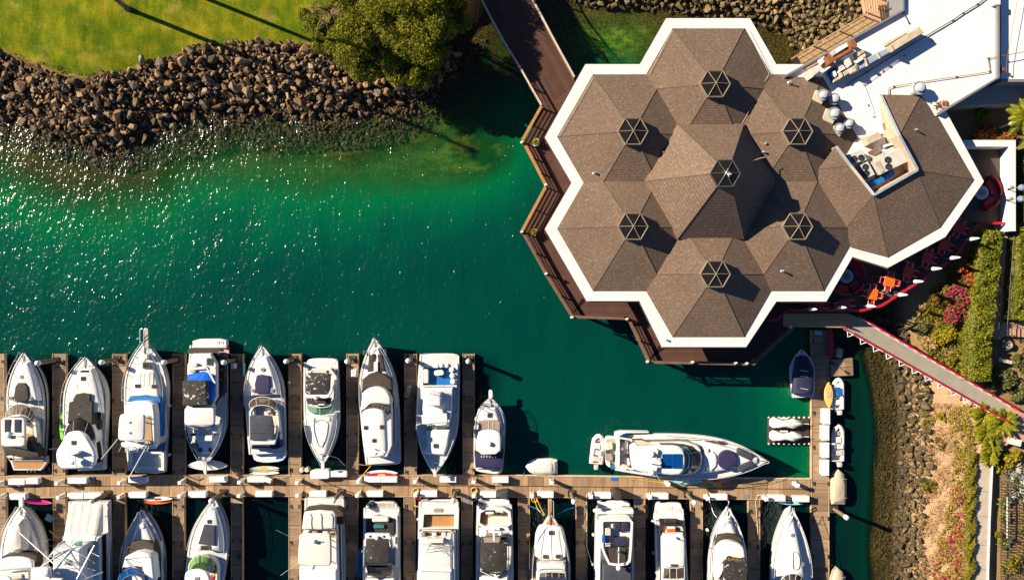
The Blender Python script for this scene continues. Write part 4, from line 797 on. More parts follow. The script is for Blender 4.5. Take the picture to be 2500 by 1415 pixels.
wall('terrace_wall', 'white parapet wall enclosing the terrace corner with globe lamps', [(2352, 350), (2472, 350), (2472, 556)], ZT + 1.5, ZT - 1.5, .62, 'white_trim')
def chair(pos, rot, root_name='chair'):
    t = thing('chair', Vector((0, 0, 0))); f = G()
    g = G(); g.box(Vector((0, 0, .42)), .50, .48, .06, 0, .02); mk('seat', g, 'red_fabric', t, sharp=0)
    g = G(); g.box(Vector((0, -.25, .48)), .50, .05, .42, 0, .02); mk('backrest', g, 'red_fabric', t, sharp=0)
    for x in (-.27, .27):
        g = G(); g.tube([Vector((x, .26, 0)), Vector((x, .26, .64)), Vector((x, -.27, .68)), Vector((x, -.27, 0))], .022, 4); mk('arm_frame', g, 'white_plastic', t)
    return t
chair0 = None
def place_chair(x, y, z, rot, label):
    global chair0
    if chair0 is None: chair0 = chair(None, 0); o = chair0; o.location = (x, y, z); o.rotation_euler = (0, 0, rot)
    else: o = copy_tree(chair0, (x, y, z), rot)
    o['label'] = label; o['category'] = 'chair'; o['group'] = 'red chairs on the terrace'
def table(px, py, rot, label, chairs, who, mat='orange'):
    p = W(px, py, ZT + .88); p.z = ZT + .16; t = thing('table', p, label, 'table', 'square tables on the terrace')
    g = G(); g.box(p + Vector((0, 0, .70)), .98, .98, .05, R(rot), .02); mk('tabletop', g, mat, t, sharp=0); g = G(); g.tube([p, p + Vector((0, 0, .7))], .05, 6); mk('leg', g, 'dark_metal', t); g = G(); g.box(p, .5, .5, .03, R(rot)); mk('base', g, 'dark_metal', t, sharp=0)
    for a in chairs:
        d = R(rot + a); q = p + Vector((math.cos(d), math.sin(d), 0)) * .66; place_chair(q.x, q.y, p.z, d + math.pi / 2, f'red chair with pale arms, {"west north east south".split()[chairs.index(a) % 4]}ern one at {who}')
table(2172, 686.6, -12, 'orange table in the sun nearest the bottom of the eaves, the eastern of two', [180, 90, 0, 270], 'the eastern sunlit orange table'); table(2130, 718, -8, 'orange table in the sun close to the red rail, the western of two', [180, 90, 0, 270], 'the western sunlit orange table')
for px, py, r_, n in ((2218, 663, -15, 'first shaded table past the sunlit ones'), (2265, 629, -18, 'second shaded table past the sunlit ones'), (2306, 598, -20, 'third shaded table past the sunlit ones'), (2343, 556, -25, 'last shaded table by the terrace corner'), (2063, 743, 10, 'shaded red table under the southern eaves'), (2000, 745, 0, 'red table at the western terrace end')): table(px, py, r_, n.replace('table', 'red-topped table', 1) if 'red' not in n else n, [180, 0] if px < 2100 else [90, 270, 0], 'the ' + n, 'red_fabric')
def lounge(px, py, label, arcs, who):
    p = W(px, py, ZT + .6); p.z = ZT + .16; t = thing('fire_table', p, label, 'round table'); g = G(); g.lathe(p, [(.5, 0), (.62, .42), (.66, .45), (.66, .5), (.36, .5), (.34, .46)], 22); mk('rim', g, 'duct_metal', t); g = G(); g.lathe(p + Vector((0, 0, .44)), [(.33, 0), (.3, .04)], 16); mk('bowl', g, 'parapet_grey', t)
    for k, (a0, a1) in enumerate(arcs):
        s = thing('sofa', p + Vector((math.cos(R((a0 + a1) / 2)), math.sin(R((a0 + a1) / 2)), 0)) * 1.4, f'curved red sofa, {("longest", "middle", "shortest")[k]} segment around {who}', 'sofa', 'curved red sofas')
        for nm, r0, r1, z1 in (('seat', .85, 1.55, .42), ('backrest', 1.56, 1.78, .78)):
            n = 8; A = [p + Vector((math.cos(R(a0 + (a1 - a0) * i / n)) * r0, math.sin(R(a0 + (a1 - a0) * i / n)) * r0, z1)) for i in range(n + 1)]; B_ = [p + Vector((math.cos(R(a0 + (a1 - a0) * i / n)) * r1, math.sin(R(a0 + (a1 - a0) * i / n)) * r1, z1)) for i in range(n + 1)]
            g = G(); g.prism(A + B_[::-1], p.z, .03); mk(nm, g, 'red_fabric', s, sharp=0)
lounge(2066, 674, 'round steel-blue fire table half under the southern eaves', [(0, 75), (-65, -25), (-130, -80)], 'the southern fire table'); lounge(2396, 470, 'round steel-blue fire table at the eastern eave tip', [(-10, 62), (-75, -25)], 'the eastern fire table')
for i, ((px, py), n) in enumerate(zip([(2354, 584), (2309, 629), (2265, 655), (2222, 685.5), (2185, 717), (2110, 744), (2041, 747), (1972, 751)], ('by the terrace corner', 'beside the third shaded table', 'beside the second shaded table', 'beside the first shaded table', 'beside the eastern orange table', 'beside the western orange table', 'by the southern shaded table', 'at the western end of the rail'))):
    b = W(px - 6, py + 2, ZT + .16); t = thing('closed_parasol', b, f'closed white parasol on the red rail {n}', 'parasol', 'closed white parasols along the red rail')
    g = G(); g.tube([b, b + Vector((0, 0, 2.9))], .03, 6); mk('pole', g, 'steel', t); g = G(); g.lathe(b + Vector((0, 0, 1.25)), [(.09, 0), (.19, .15), (.15, .6), (.12, 1.0), (.08, 1.4), (.02, 1.6)], 10); mk('canopy', g, 'lid_white', t, sharp=20); g = G(); g.box(b, .5, .5, .08, .3); mk('base', g, 'dark_metal', t, sharp=0)
for (px, py), n in zip([(2462, 462), (2460, 489)], ('upper', 'lower')):
    b = W(px, py, ZT + 1.5); t = thing('globe_lamp', b, f'double globe lamp on the white terrace wall, {n} one', 'globe lamp', 'globe lamps on the terrace wall'); top = b + Vector((0, 0, .9)); g = G(); g.tube([b, top], .04, 6); g.lathe(b, [(.12, 0), (.1, .06)], 8); mk('pole', g, 'dark_metal', t)
    for dx, m_, nm in ((.62, 'globe_glass', 'globe'), (-.25, 'lantern_frame', 'finial')):
        c = top + Vector((dx, .04, .0)); g = G(); g.tube([top, c], .025, 4); mk('arm', g, 'steel', t)
        r_ = .30 if nm == 'globe' else .17; g = G(); g.lathe(c - Vector((0, 0, r_)), [(r_ * math.sin(math.pi * (i + .3) / 8.6), r_ * (1 - math.cos(math.pi * (i + .3) / 8.6))) for i in range(9)], 14); mk(nm, g, m_, t, sharp=60)
# ---------------------------------------------------------------- gangway
gw = thing('gangway', W(2260, 890, 3), 'grey ribbed gangway with red handrails and white trusses', 'gangway')
GA, GB = [(2102, 779), (2062, 803)], [(2466, 992), (2440, 1018)]
def gp(f, s, z): # f along, s across (0 upper edge .. 1 lower edge)
    x = (GA[0][0] * (1 - s) + GA[1][0] * s) * (1 - f) + (GB[0][0] * (1 - s) + GB[1][0] * s) * f; y = (GA[0][1] * (1 - s) + GA[1][1] * s) * (1 - f) + (GB[0][1] * (1 - s) + GB[1][1] * s) * f
    return W(x, y, z)
zz = lambda f: 2.9 + .25 * f
g = G(); g.rings([[gp(f, s, zz(f) - .25) for f, s in ((0, 0), (0, 1), (1, 1), (1, 0))], [gp(f, s, zz(f)) for f, s in ((0, 0), (0, 1), (1, 1), (1, 0))]], cap0=True); mk('deck', g, 'gangway_deck', gw, sharp=0)
g = G()
for i in range(150):
    f = (i + .5) / 150; q = [gp(f - .0012, .08, zz(f) + .035), gp(f - .0012, .93, zz(f) + .035), gp(f + .0012, .93, zz(f) + .035), gp(f + .0012, .08, zz(f) + .035)]; g.rings([[v - Vector((0, 0, .05)) for v in q], q])
mk('tread_rib', g, 'gangway_deck', gw, sharp=0, kind='stuff')
for s, sgn in ((0, -1), (1, 1)):
    n = 16
    up = lambda f, h: gp(f, s + sgn * .03, zz(f) + h)
    g = G(); g.rings([[up(f, h) + Vector((0, 0, dz)) for f, h, dz in ((-.01, 1.1, 0), (1.07, 1.1, 0), (1.07, 1.1, .08), (-.01, 1.1, .08))], [up(f, 1.1) + Vector((dx, -dx * 1.7, dz)) for f, dx, dz in ((-.01, -.15, 0), (1.07, -.15, 0), (1.07, -.15, .08), (-.01, -.15, .08))]], cap0=True); mk('handrail', g, 'red', gw, sharp=0)
    for k in range(n + 1):
        f = k / n; g = G(); g.tube([up(f, -.2), up(f, 1.1)], .035, 4); mk('baluster', g, 'white_plastic', gw)
        if k < n:
            g = G(); g.tube([up(f, -.1), up(f + 1 / n, .95)], .03, 4); mk('brace', g, 'white_plastic', gw)
    for h in (.0, .5):
        g = G(); g.tube([up(0, h), up(1, h)], .035, 4); mk('side_rail', g, 'white_plastic', gw)
    if s == 1:
        for k in range(12):
            f = (k + .5) / 12; a = up(f, .0); o = Vector((-.22, -.38, -.1)); g = G(); g.tube([up(f - .02, .1), a + o, up(f + .02, .1)], .045, 4); mk('outrigger', g, 'white_plastic', gw)
slab('landing', [(1912, 797), (2068, 800), (2104, 778), (2068, 764), (1912, 764)], ZD + .03, .2, 'tan_wood', deckT)
# ---------------------------------------------------------------- boats
class Boat: pass
def boat(name, label, cat='boat', group='boats moored in the marina'):
    b = Boat(); b.name, b.label, b.cat, b.group, b.root = name, label, cat, group, None; return b
def hull(b, bow, stern, beam, zb=2.0, zs=1.35, p=2.2, tm=.55, sw=.88, mat='gel', deck='nonskid', rim=.13, N=26, rail=(0.0, .55), trim='rail_grey', stripe=None, wl=.86, rake=1.0, railh=.62, q=1.0):
    b.bow, b.stern, b.beam, b.zone = bow, stern, beam, list(Z)
    ax = (stern[0] - bow[0], stern[1] - bow[1]); ln = math.hypot(*ax); n = (-ax[1] / ln, ax[0] / ln); b.n = n
    zsh = lambda t: zs + (zb - zs) * (1 - t) ** 1.7
    def f(t): return max(.02, 1 - (1 - min(1, t / tm)) ** p) ** q if t < tm else 1 - (1 - sw) * ((t - tm) / (1 - tm)) ** 2
    def sheer(t, s, ins=0.0, dz=0.0):      # s = -1 or 1 across
        t = min(max(t, 0), 1); c = (bow[0] + ax[0] * t, bow[1] + ax[1] * t); hw = beam / 2 * f(t); z = zsh(t)
        P0 = QW(c, z); P1 = QW((c[0] + n[0] * hw * s, c[1] + n[1] * hw * s), z); d = P1 - P0
        k = max(.06, d.length - ins) / max(d.length, 1e-6) if ins else 1.0
        return P0 + d * k + Vector((0, 0, dz))
    b.sheer, b.f, b.zsh = sheer, f, zsh
    mid = (sheer(.5, -1) + sheer(.5, 1)) / 2; mid.z = 0
    b.root = thing(b.name, mid, b.label, b.cat, b.group)
    ts = [(i / N) ** 1.35 for i in range(N + 1)]; aft = (sheer(.9, 0.001) - sheer(.1, 0.001)); aft.z = 0; aft.normalize()
    rows = []
    for t in ts:
        l, r = sheer(t, -1), sheer(t, 1); c = (l + r) / 2; k = rake * (1 - t) ** 3
        def low(e, w, z, kk): q = c + (e - c) * w + aft * k * kk; return Vector((q.x, q.y, z))
        li, ri = sheer(t, -1, rim), sheer(t, 1, rim)
        rows.append([low(l, wl * .8, -.4, 1.3), low(l, wl, .12, 1.0), low(l, wl + (1 - wl) * .45, .55 + .2 * (1 - t), .6), l + Vector((0, 0, -.14)), l, li, ri, r, r + Vector((0, 0, -.14)), low(r, wl + (1 - wl) * .45, .55 + .2 * (1 - t), .6), low(r, wl, .12, 1.0), low(r, wl * .8, -.4, 1.3)])
    g = G(); m = len(rows[0]); g.v = [tuple(v) for r_ in rows for v in r_]
    for i in range(N):
        for j in range(m - 1):
            if j == 5: continue
            g.f.append((i * m + j, i * m + j + 1, (i + 1) * m + j + 1, (i + 1) * m + j))
    g.f.append(tuple(N * m + j for j in range(m))); g.f.append(tuple(range(m))[::-1])
    mk('hull', g, mat, b.root, sharp=42)
    dr = [[(lambda li, ri, w: li.lerp(ri, w) + Vector((0, 0, -.05 + .10 * (1 - (2 * w - 1) ** 2) * min(1, (li - ri).length / 3))))(sheer(t, -1, rim - .01), sheer(t, 1, rim - .01), w) for w in (0, .2, .5, .8, 1)] for t in ts]
    g = G(); g.v = [tuple(v) for r_ in dr for v in r_]; g.f = [(i * 5 + j, i * 5 + j + 1, (i + 1) * 5 + j + 1, (i + 1) * 5 + j) for i in range(N) for j in range(4)]
    mk('deck', g, deck, b.root, sharp=50)
    for s in (-1, 1):
        g = G(); g.tube([sheer(t, s, -.03, -.13) for t in ts], .04, 4); mk('rub_rail', g, trim, b.root)
        if stripe:
            g = G(); A = []; B_ = []
            for r_ in rows:
                a, c_ = (r_[3], r_[2]) if s < 0 else (r_[8], r_[9]); o = (a - (r_[5] + r_[6]) / 2); o.z = 0; o = o.normalized() * .012 if o.length > .01 else Vector(); A.append(a.lerp(c_, .25) + o); B_.append(a.lerp(c_, .75) + o)
            g.strip(A, B_); mk('hull_stripe', g, stripe, b.root)
        for t in (.12, .5, .93):
            c = sheer(t, s, .22, .03); g = G(); g.tube([c - aft * .14 + Vector((0, 0, .07)), c + aft * .14 + Vector((0, 0, .07))], .025, 4); g.box(c - Vector((0, 0, .04)), .05, .05, .1); mk('cleat', g, 'steel', b.root)
    if rail:
        t0, t1 = rail; K = 14; L_ = [sheer(t0 + (t1 - t0) * k / K, -1, .10, railh) for k in range(K + 1)]; R_ = [sheer(t0 + (t1 - t0) * k / K, 1, .10, railh) for k in range(K + 1)]
        path = [sheer(t1, -1, .10, .05)] + L_[::-1] + R_ + [sheer(t1, 1, .10, .05)]
        g = G(); g.tube(path, .027, 4); mk('bow_rail', g, 'steel', b.root)
        for s in (-1, 1):
            for k in range(2, K, 3):
                t = t0 + (t1 - t0) * k / K; g = G(); g.tube([sheer(t, s, .10, -.02), sheer(t, s, .10, railh)], .022, 4); mk('stanchion', g, 'steel', b.root)
    # anchor roller and windlass
    a0 = sheer(0.0, .001, 0, .03); a1 = sheer(.10, .001, 0, .05); g = G(); g.tube([a0 - aft * .25, a1], .035, 4); mk('anchor_chain', g, 'dark_metal', b.root)
    g = G(); g.lathe(sheer(.10, .001, 0, 0), [(.13, 0), (.13, .12), (.08, .16)], 10); mk('windlass', g, 'steel', b.root)
    return b
def sl(b, name, pts, z1, z0, mat, bev=.06, crown=0.0, flare=0.0, sharp=32, sm=0, parent=None, label=None):
    if sm: pts = smooth(pts, sm)
    g = G(); g.prism([QW(p, z1) for p in pts], z0, bev, flare, crown); return mk(name, g, mat, parent or b.root, sharp=sharp, label=label)
def cabin(b, name, pts, z1, z0, mat='gel', win='dark_glass', crown=.05, flare=.12, sm=1, bev=.10, lo=.35, hi=.78):
    if sm: pts = smooth(pts, sm)
    o = sl(b, name, pts, z1, z0, mat, bev, crown, flare)
    if win:
        t = ccw([QW(p, z1) for p in pts]); h = z1 - z0; za, zb_ = z0 + h * lo, z0 + h * hi
        fl = lambda z: inset(t, -(flare * (z1 - bev - z) / max(.05, z1 - bev - z0) + .004))
        A = [Vector((p.x, p.y, za)) for p in fl(za)]; B_ = [Vector((p.x, p.y, zb_)) for p in fl(zb_)]; n = len(A)
        g = G(); g.rings([A, B_], cap1=False); mk('side_window', g, win, o, sharp=30)
    return o
def ring(b, name, pts, z1, z0, w, mat, sm=0):
    if sm: pts = smooth(pts, sm)
    g = G(); g.ring([QW(p, z1) for p in pts], z0, w); return mk(name, g, mat, b.root, sharp=32)
def tube(b, name, pts, r, mat='steel', n=5): g = G(); g.tube([QW(p[:2], p[2]) for p in pts], r, n); return mk(name, g, mat, b.root)
def dome(b, x, y, z, r, h=.3, mat='white_plastic', name='radar_dome'):
    rr = r / Z[2] * .0375; g = G(); g.lathe(QW((x, y), z), [(rr * .8, 0), (rr, h * .25), (rr, h * .55), (rr * .8, h * .85), (rr * .4, h)], 14); return mk(name, g, mat, b.root, sharp=60)
def hatch(b, x, y, w, h, z, rot=0, mat='hatch_dark', round_=False, th=.05):
    o = sl(b, 'hatch', disc(x, y, w) if round_ else rrect(x, y, w, h, min(w, h) * .15, rot), z + th, z - .15, 'hatch_grey' if mat == 'hatch_dark' else 'gelw', .015)
    sl(b, 'lens', disc(x, y, w * .82) if round_ else rrect(x, y, w * .8, h * .8, min(w, h) * .12, rot), z + th + .012, z, mat, .005, parent=o); return o
def screen(b, A, za, B_, zb_, mat='dark_glass', name='windscreen', frame='white_plastic', bars=1, fr=.03):
    P = [QW(p, za) for p in A]; R_ = [QW(p, zb_) for p in B_]; g = G(); g.strip(P, R_); o = mk(name, g, mat, b.root, sharp=50)
    g = G(); g.tube(R_, fr, 4); mk('frame', g, frame, o); g = G(); g.tube(P, fr, 4); mk('frame', g, frame, o)
    for i in range(0, len(P), bars): g = G(); g.tube([P[i], R_[i]], fr * .8, 4); mk('frame', g, frame, o)
    return o
def antenna(b, x, y, z, dx, dy, L_): p = QW((x, y), z); g = G(); g.tube([p, p + Vector((dx, dy, L_))], .018, 4); mk('antenna', g, 'white_plastic', b.root)
def cush(b, pts, z, mat='vinyl', name='seat', th=.14, crown=.03, sm=0): return sl(b, name, pts, z, z - th - .3, mat, .05, crown, sm=sm)
def arcpts(cx, cy, rx, ry, a0, a1, n=9): return [(cx + rx * math.cos(R(a0 + (a1 - a0) * i / n)), cy + ry * math.sin(R(a0 + (a1 - a0) * i / n))) for i in range(n + 1)]
def helm(b, x, y, z, r=26):
    g = G(); c = QW((x, y), z); rr = r / Z[2] * .0375; g.tube([c + Vector((rr * math.cos(a), rr * math.sin(a) * .5, .25 + rr * math.sin(a) * .6)) for a in [k * math.pi / 6 for k in range(13)]], .025, 4); mk('steering_wheel', g, 'dark_metal', b.root)
    g = G(); g.box(c - Vector((0, 0, .3)), .5, .35, .5, 0, .04); mk('console', g, 'gelw', b.root, sharp=0)
def trunk(b, t0, t1, w0, w1, z, mat='gel', name='foredeck_trunk', crown=.06, z0=None): # raised foredeck following the hull
    pts = []; K = 8
    for s in (-1, 1):
        q = []
        for k in range(K + 1):
            t = t0 + (t1 - t0) * k / K; c = (b.bow[0] + (b.stern[0] - b.bow[0]) * t, b.bow[1] + (b.stern[1] - b.bow[1]) * t); hw = b.beam / 2 * b.f(t) * (w0 + (w1 - w0) * k / K); q.append((c[0] + b.n[0] * hw * s, c[1] + b.n[1] * hw * s))
        pts += q if s < 0 else q[::-1]
    return sl(b, name, pts, z, z0 if z0 is not None else z - .6, mat, .12, crown, .10)
A_ = lambda: zone(0, 780, 3.369); B_z = lambda: zone(280, 780, 3.369); C_ = lambda: zone(560, 780, 3.369); D_ = lambda: zone(840, 780, 3.369)
# 1 solar-panel cruiser
A_(); b = boat('motor_cruiser', 'white cruiser with two solar panels on its hardtop and a teak stern platform')
hull(b, (190, 265), (222, 1135), 308, p=2.3, tm=.5, sw=.8, stripe='hull_dark'); trunk(b, .10, .46, .55, .66, 2.25)
cush(b, [(128, 520), (222, 520), (240, 672), (104, 672)], 2.42, 'black_cover', 'sunpad_cover', sm=1)
for x, y in ((177, 470), (85, 645), (247, 645)): hatch(b, x, y, 19, 19, 2.28, round_=True, mat='hatch_grey')
screen(b, arcpts(165, 800, 122, 108, 180, 360), 2.15, arcpts(150, 850, 110, 70, 185, 355), 3.1, 'brown_glass')
ring(b, 'cockpit_coaming', [(40, 800), (285, 790), (315, 1080), (60, 1100)], 2.1, 1.2, .22, 'gel', 1); sl(b, 'cockpit_sole', [(52, 800), (275, 795), (300, 1080), (65, 1095)], 1.45, 1.1, 'teak', .01)
cush(b, [(200, 830), (270, 850), (280, 960), (215, 930)], 1.85, 'cream'); helm(b, 225, 810, 2.0)
sl(b, 'hardtop', rrect(106, 925, 202, 238, 34), 4.2, 4.0, 'gel', .08, .06); 
for x, w in ((60, 46), (142, 48)): sl(b, 'solar_panel', rrect(x, 873, w, 105, 4), 4.30, 4.2, 'solar', .01)
dome(b, 75, 945, 4.25, 26, .32); tube(b, 'radar_bar', [(100, 945, 4.5), (180, 955, 4.5)], .06, 'white_plastic')
for x, y in ((20, 815), (190, 815), (20, 1030), (190, 1030)): tube(b, 'hardtop_leg', [(x, y, 4.05), (x + 40, y + 5, 2.0)], .05, 'white_plastic')
sl(b, 'cockpit_cover', [(14, 1042), (205, 1040), (225, 965), (320, 1100), (318, 1128), (200, 1140), (40, 1105)], 2.9, 1.8, 'black_cover', .08, .05)
sl(b, 'swim_platform', [(52, 1120), (385, 1120), (382, 1180), (335, 1238), (110, 1238), (85, 1170)], .75, .3, 'gel', .05); sl(b, 'teak_inlay', [(70, 1135), (372, 1135), (366, 1178), (325, 1226), (120, 1226), (98, 1165)], .765, .6, 'teak', .005); ring(b, 'platform_rail', [(60, 1130), (378, 1130), (375, 1160), (80, 1160)], 1.0, .7, .05, 'steel')
for x in (225, 255, 285): tube(b, 'ladder_rung', [(x, 1225, .85), (x, 1252, .85)], .03)
# 2 black-sunpad cruiser
A_(); b = boat('motor_cruiser', 'white cruiser with a lobed white hardtop and a large black foredeck sunpad'); hull(b, (700, 305), (690, 1215), 358, p=2.5, tm=.45, sw=.9, stripe=None); trunk(b, .11, .50, .58, .72, 2.45, crown=.10)
sl(b, 'window_strip', [(655, 432), (668, 416), (728, 416), (732, 432)], 2.5, 2.2, 'dark_glass', .01); hatch(b, 682, 485, 40, 36, 2.52)
for a in ([(630, 520), (640, 580)], [(730, 520), (725, 580)], [(640, 583), (725, 583)]): tube(b, 'deck_groove', [(*a[0], 2.52), (*a[1], 2.52)], .018, 'rail_grey')
sl(b, 'sunpad_cover', [(600, 650), (622, 613), (680, 602), (742, 612), (740, 668), (760, 674), (757, 862), (665, 806), (553, 852), (566, 680), (598, 668)], 2.75, 2.2, 'black_cover', .06)
screen(b, arcpts(655, 990, 128, 185, 190, 360, 12), 2.6, arcpts(640, 1000, 100, 85, 190, 360, 12), 3.9, 'dark_glass', bars=4)
ring(b, 'windscreen_rim', arcpts(655, 990, 134, 195, 180, 360, 12) + [(770, 1040), (540, 1040)], 2.62, 1.4, .14, 'gel')
cabin(b, 'deckhouse', [(560, 960), (770, 960), (800, 1190), (545, 1190)], 2.6, 1.2); sl(b, 'hardtop', [(555, 925), (640, 913), (700, 942), (740, 1008), (782, 1085), (782, 1180), (750, 1214), (620, 1228), (500, 1226), (463, 1185), (455, 1090), (495, 1025), (530, 960)], 4.7, 4.35, 'gel', .14, .08, sm=1)
hatch(b, 605, 1012, 42, 38, 4.76); sl(b, 'radar_arch', rrect(600, 1100, 100, 22, 8, -12), 5.3, 4.7, 'white_plastic', .04); tube(b, 'mast', [(610, 1100, 4.7), (618, 1170, 5.8), (625, 1215, 5.9)], .07, 'white_plastic'); dome(b, 600, 1160, 5.2, 30, .3); antenna(b, 560, 1050, 4.7, -.4, .3, 2.2)
sl(b, 'side_window', [(806, 590), (818, 610), (828, 760), (815, 905), (802, 900), (806, 740)], 2.1, 1.6, 'dark_glass', .02); sl(b, 'cockpit_seat', smooth(rrect(805, 1130, 42, 92, 18)), 1.9, 1.3, 'black_cover', .05)
sl(b, 'swim_platform', [(640, 1215), (870, 1200), (860, 1232), (640, 1240)], .7, .3, 'gel', .04)
# 3 blue-banded sportfisher
B_z(); b = boat('sportfishing_boat', 'white sportfishing boat with a blue band round its cabin and a tall hardtop'); hull(b, (245, 178), (262, 1240), 352, zb=2.4, zs=1.3, p=2.4, tm=.42, sw=.86, rail=(0, .45)); 
sl(b, 'bow_pulpit', [(243, 72), (273, 72), (280, 230), (248, 230)], 2.5, 2.35, 'teak_grey', .02)
for x in (208, 240): tube(b, 'pulpit_rail', [(x, 185, 2.5), (x, 80, 3.0), (x + 18, 72, 3.0)], .035)
trunk(b, .16, .46, .5, .64, 2.3); sl(b, 'anchor_locker', rrect(246, 303, 46, 36, 5), 2.75, 2.2, 'gelw', .04); hatch(b, 258, 376, 62, 56, 2.42, mat='hatch_dark')
for x in (226, 300): ring(b, 'deck_step', rrect(x, 495, 34, 116, 14), 2.37, 2.25, .04, 'nonskid_grey')
hatch(b, 187, 545, 48, 30, 2.36); hatch(b, 327, 548, 52, 32, 2.36)
cabin(b, 'deckhouse', [(110, 640), (255, 600), (375, 640), (385, 1060), (110, 1060)], 2.55, 1.2, win=None); sl(b, 'windscreen_cover', [(125, 630), (255, 618), (370, 640), (379, 655), (379, 962), (344, 935), (340, 720), (318, 690), (258, 672), (100, 674)], 2.75, 1.8, 'blue_cover', .06); sl(b, 'side_curtain', [(340, 955), (355, 975), (390, 1062), (345, 1062)], 2.2, 1.4, 'blue_cover', .04)
sl(b, 'flybridge', [(75, 755), (95, 690), (130, 674), (280, 670), (328, 700), (340, 1040), (302, 1046), (60, 1040)], 3.7, 2.6, 'gel', .14, .05, sm=1); sl(b, 'flybridge_sole', [(235, 790), (295, 790), (310, 1030), (235, 1030)], 3.76, 3.5, 'tan_wood', .01); sl(b, 'helm_pad', rrect(250, 1025, 90, 40, 6, -8), 3.95, 3.6, 'tan_cover', .03)
sl(b, 'hardtop', [(35, 800), (55, 774), (235, 774), (246, 800), (241, 975), (215, 1000), (50, 998), (22, 975)], 5.6, 5.4, 'gel', .09, .08, sm=1)
for y in (845, 930): o = sl(b, 'roof_light', disc(125, y, 11), 5.72, 5.5, 'steel', .02); sl(b, 'lens', disc(125, y, 7), 5.735, 5.6, 'blue_cover', .01, parent=o)
for x, y in ((60, 800), (230, 800), (60, 985), (230, 985)): tube(b, 'tower_leg', [(x, y, 5.4), (x + 45, y + 8, 3.6)], .05, 'white_plastic')
for k in range(9): x = 60 + k * 28; tube(b, 'fishing_rod', [(x, 1030, 4.4), (x - 15 + random.uniform(-20, 20), 1085 + random.uniform(-20, 15), 5.2)], .025, random.choice(['white_plastic', 'steel', 'tan_wood']))
sl(b, 'rod_rack', [(50, 1010), (240, 1000), (250, 1040), (150, 1075), (55, 1040)], 4.6, 4.4, 'white_plastic', .03)
ring(b, 'cockpit_coaming', [(118, 1075), (405, 1080), (405, 1240), (118, 1225)], 1.75, 1.2, .26, 'gel', 0); sl(b, 'cockpit_sole', [(150, 1080), (380, 1085), (380, 1215), (150, 1210)], 1.42, 1.2, 'nonskid', .01)
for xa, ya, xb, yb in ((280, 1005, 122, 1290), (25, 980, -110, 1145)): tube(b, 'outrigger', [(xa, ya, 4.4), (xb, yb, 6.2)], .045, 'white_plastic')
sl(b, 'transom', [(165, 1240), (405, 1220), (412, 1255), (340, 1265), (170, 1255)], .8, .2, 'gelw', .05)
# 4 blue-tarp motor yacht (stern outwards)
B_z(); b = boat('motor_yacht', 'white motor yacht berthed stern out, with a bright blue tarpaulin beside a spotted black cover'); hull(b, (742, 1200), (768, 215), 325, zb=2.2, zs=1.4, p=2.3, tm=.42, sw=.92, rail=(0, .42), stripe='stripe_blue')
sl(b, 'bow_pulpit', [(724, 1160), (758, 1160), (752, 1290), (732, 1290)], 2.35, 2.2, 'gelw', .02); sl(b, 'swim_platform', [(640, 160), (918, 155), (922, 228), (640, 236)], .9, .3, 'gel', .06, sm=1)
for x in (845, 880): tube(b, 'platform_cleat', [(x, 178, 1.0), (x, 198, 1.0)], .03, 'dark_metal')
sl(b, 'stern_canvas', [(608, 236), (912, 236), (905, 276), (600, 278)], 2.5, 1.2, 'brown_cover', .05); cabin(b, 'aft_cabin', [(598, 280), (838, 278), (842, 720), (592, 720)], 3.0, 1.2)
hatch(b, 777, 345, 46, 62, 3.06); cush(b, rrect(650, 375, 60, 36, 8), 3.3, 'pale_cover', 'deck_bag'); cush(b, rrect(640, 425, 60, 20, 5, 8), 3.3, 'green_pad' if 'green_pad' in M else 'sage', 'deck_bag'); cush(b, rrect(690, 400, 120, 26, 5, -4), 3.25, 'pale_cover', 'deck_bag')
sl(b, 'tarpaulin', [(595, 452), (720, 428), (788, 450), (816, 540), (792, 680), (745, 702), (600, 700)], 3.55, 3.0, 'blue_tarp', .08, .10)
sl(b, 'console_cover', rrect(656, 605, 200, 205, 14), 4.2, 3.2, 'black_spotted', .10, .06); sl(b, 'windscreen_coaming', [(600, 698), (660, 712), (740, 706), (800, 690), (812, 740), (700, 752), (600, 745)], 3.6, 2.8, 'cream', .05)
sl(b, 'hardtop', rrect(696, 795, 248, 150, 26), 3.7, 3.4, 'gel', .09, .06); screen(b, [(600, 872), (660, 892), (720, 898), (790, 890), (838, 868)], 2.5, [(610, 860), (660, 872), (720, 876), (780, 872), (822, 855)], 3.4, 'dark_glass')
sl(b, 'boarding_plank', [(735, 372), (752, 372), (832, 520), (820, 532)], 3.6, 3.5, 'gelw', .02); sl(b, 'side_curtain', [(845, 300), (905, 290), (905, 600), (850, 665)], 2.1, 1.5, 'hull_dark', .03)
for y in (335, 420, 500, 580): tube(b, 'window_post', [(848, y + 20, 2.15), (908, y - 40, 2.0)], .04, 'white_plastic')
trunk(b, .10, .34, .5, .75, 2.3); [hatch(b, x, y, w, h, 2.36) for x, y, w, h in ((643, 944, 36, 24), (825, 942, 36, 24), (702, 1070, 40, 38), (790, 1070, 40, 38))]
sl(b, 'deck_box', rrect(738, 975, 132, 46, 6), 2.75, 2.2, 'gel', .05); cush(b, rrect(648, 1040, 40, 50, 6), 2.4, 'taupe', 'deck_mat')
p = QW((872, 272), 2.6); fl = bpy.data.objects.new('ensign_flag', None); link(fl, b.root, p); g = G(); g.tube([p - Vector((0, 0, 1)), p + Vector((.0, 0, .9))], .02, 4); mk('flag_staff', g, 'white_plastic', fl)
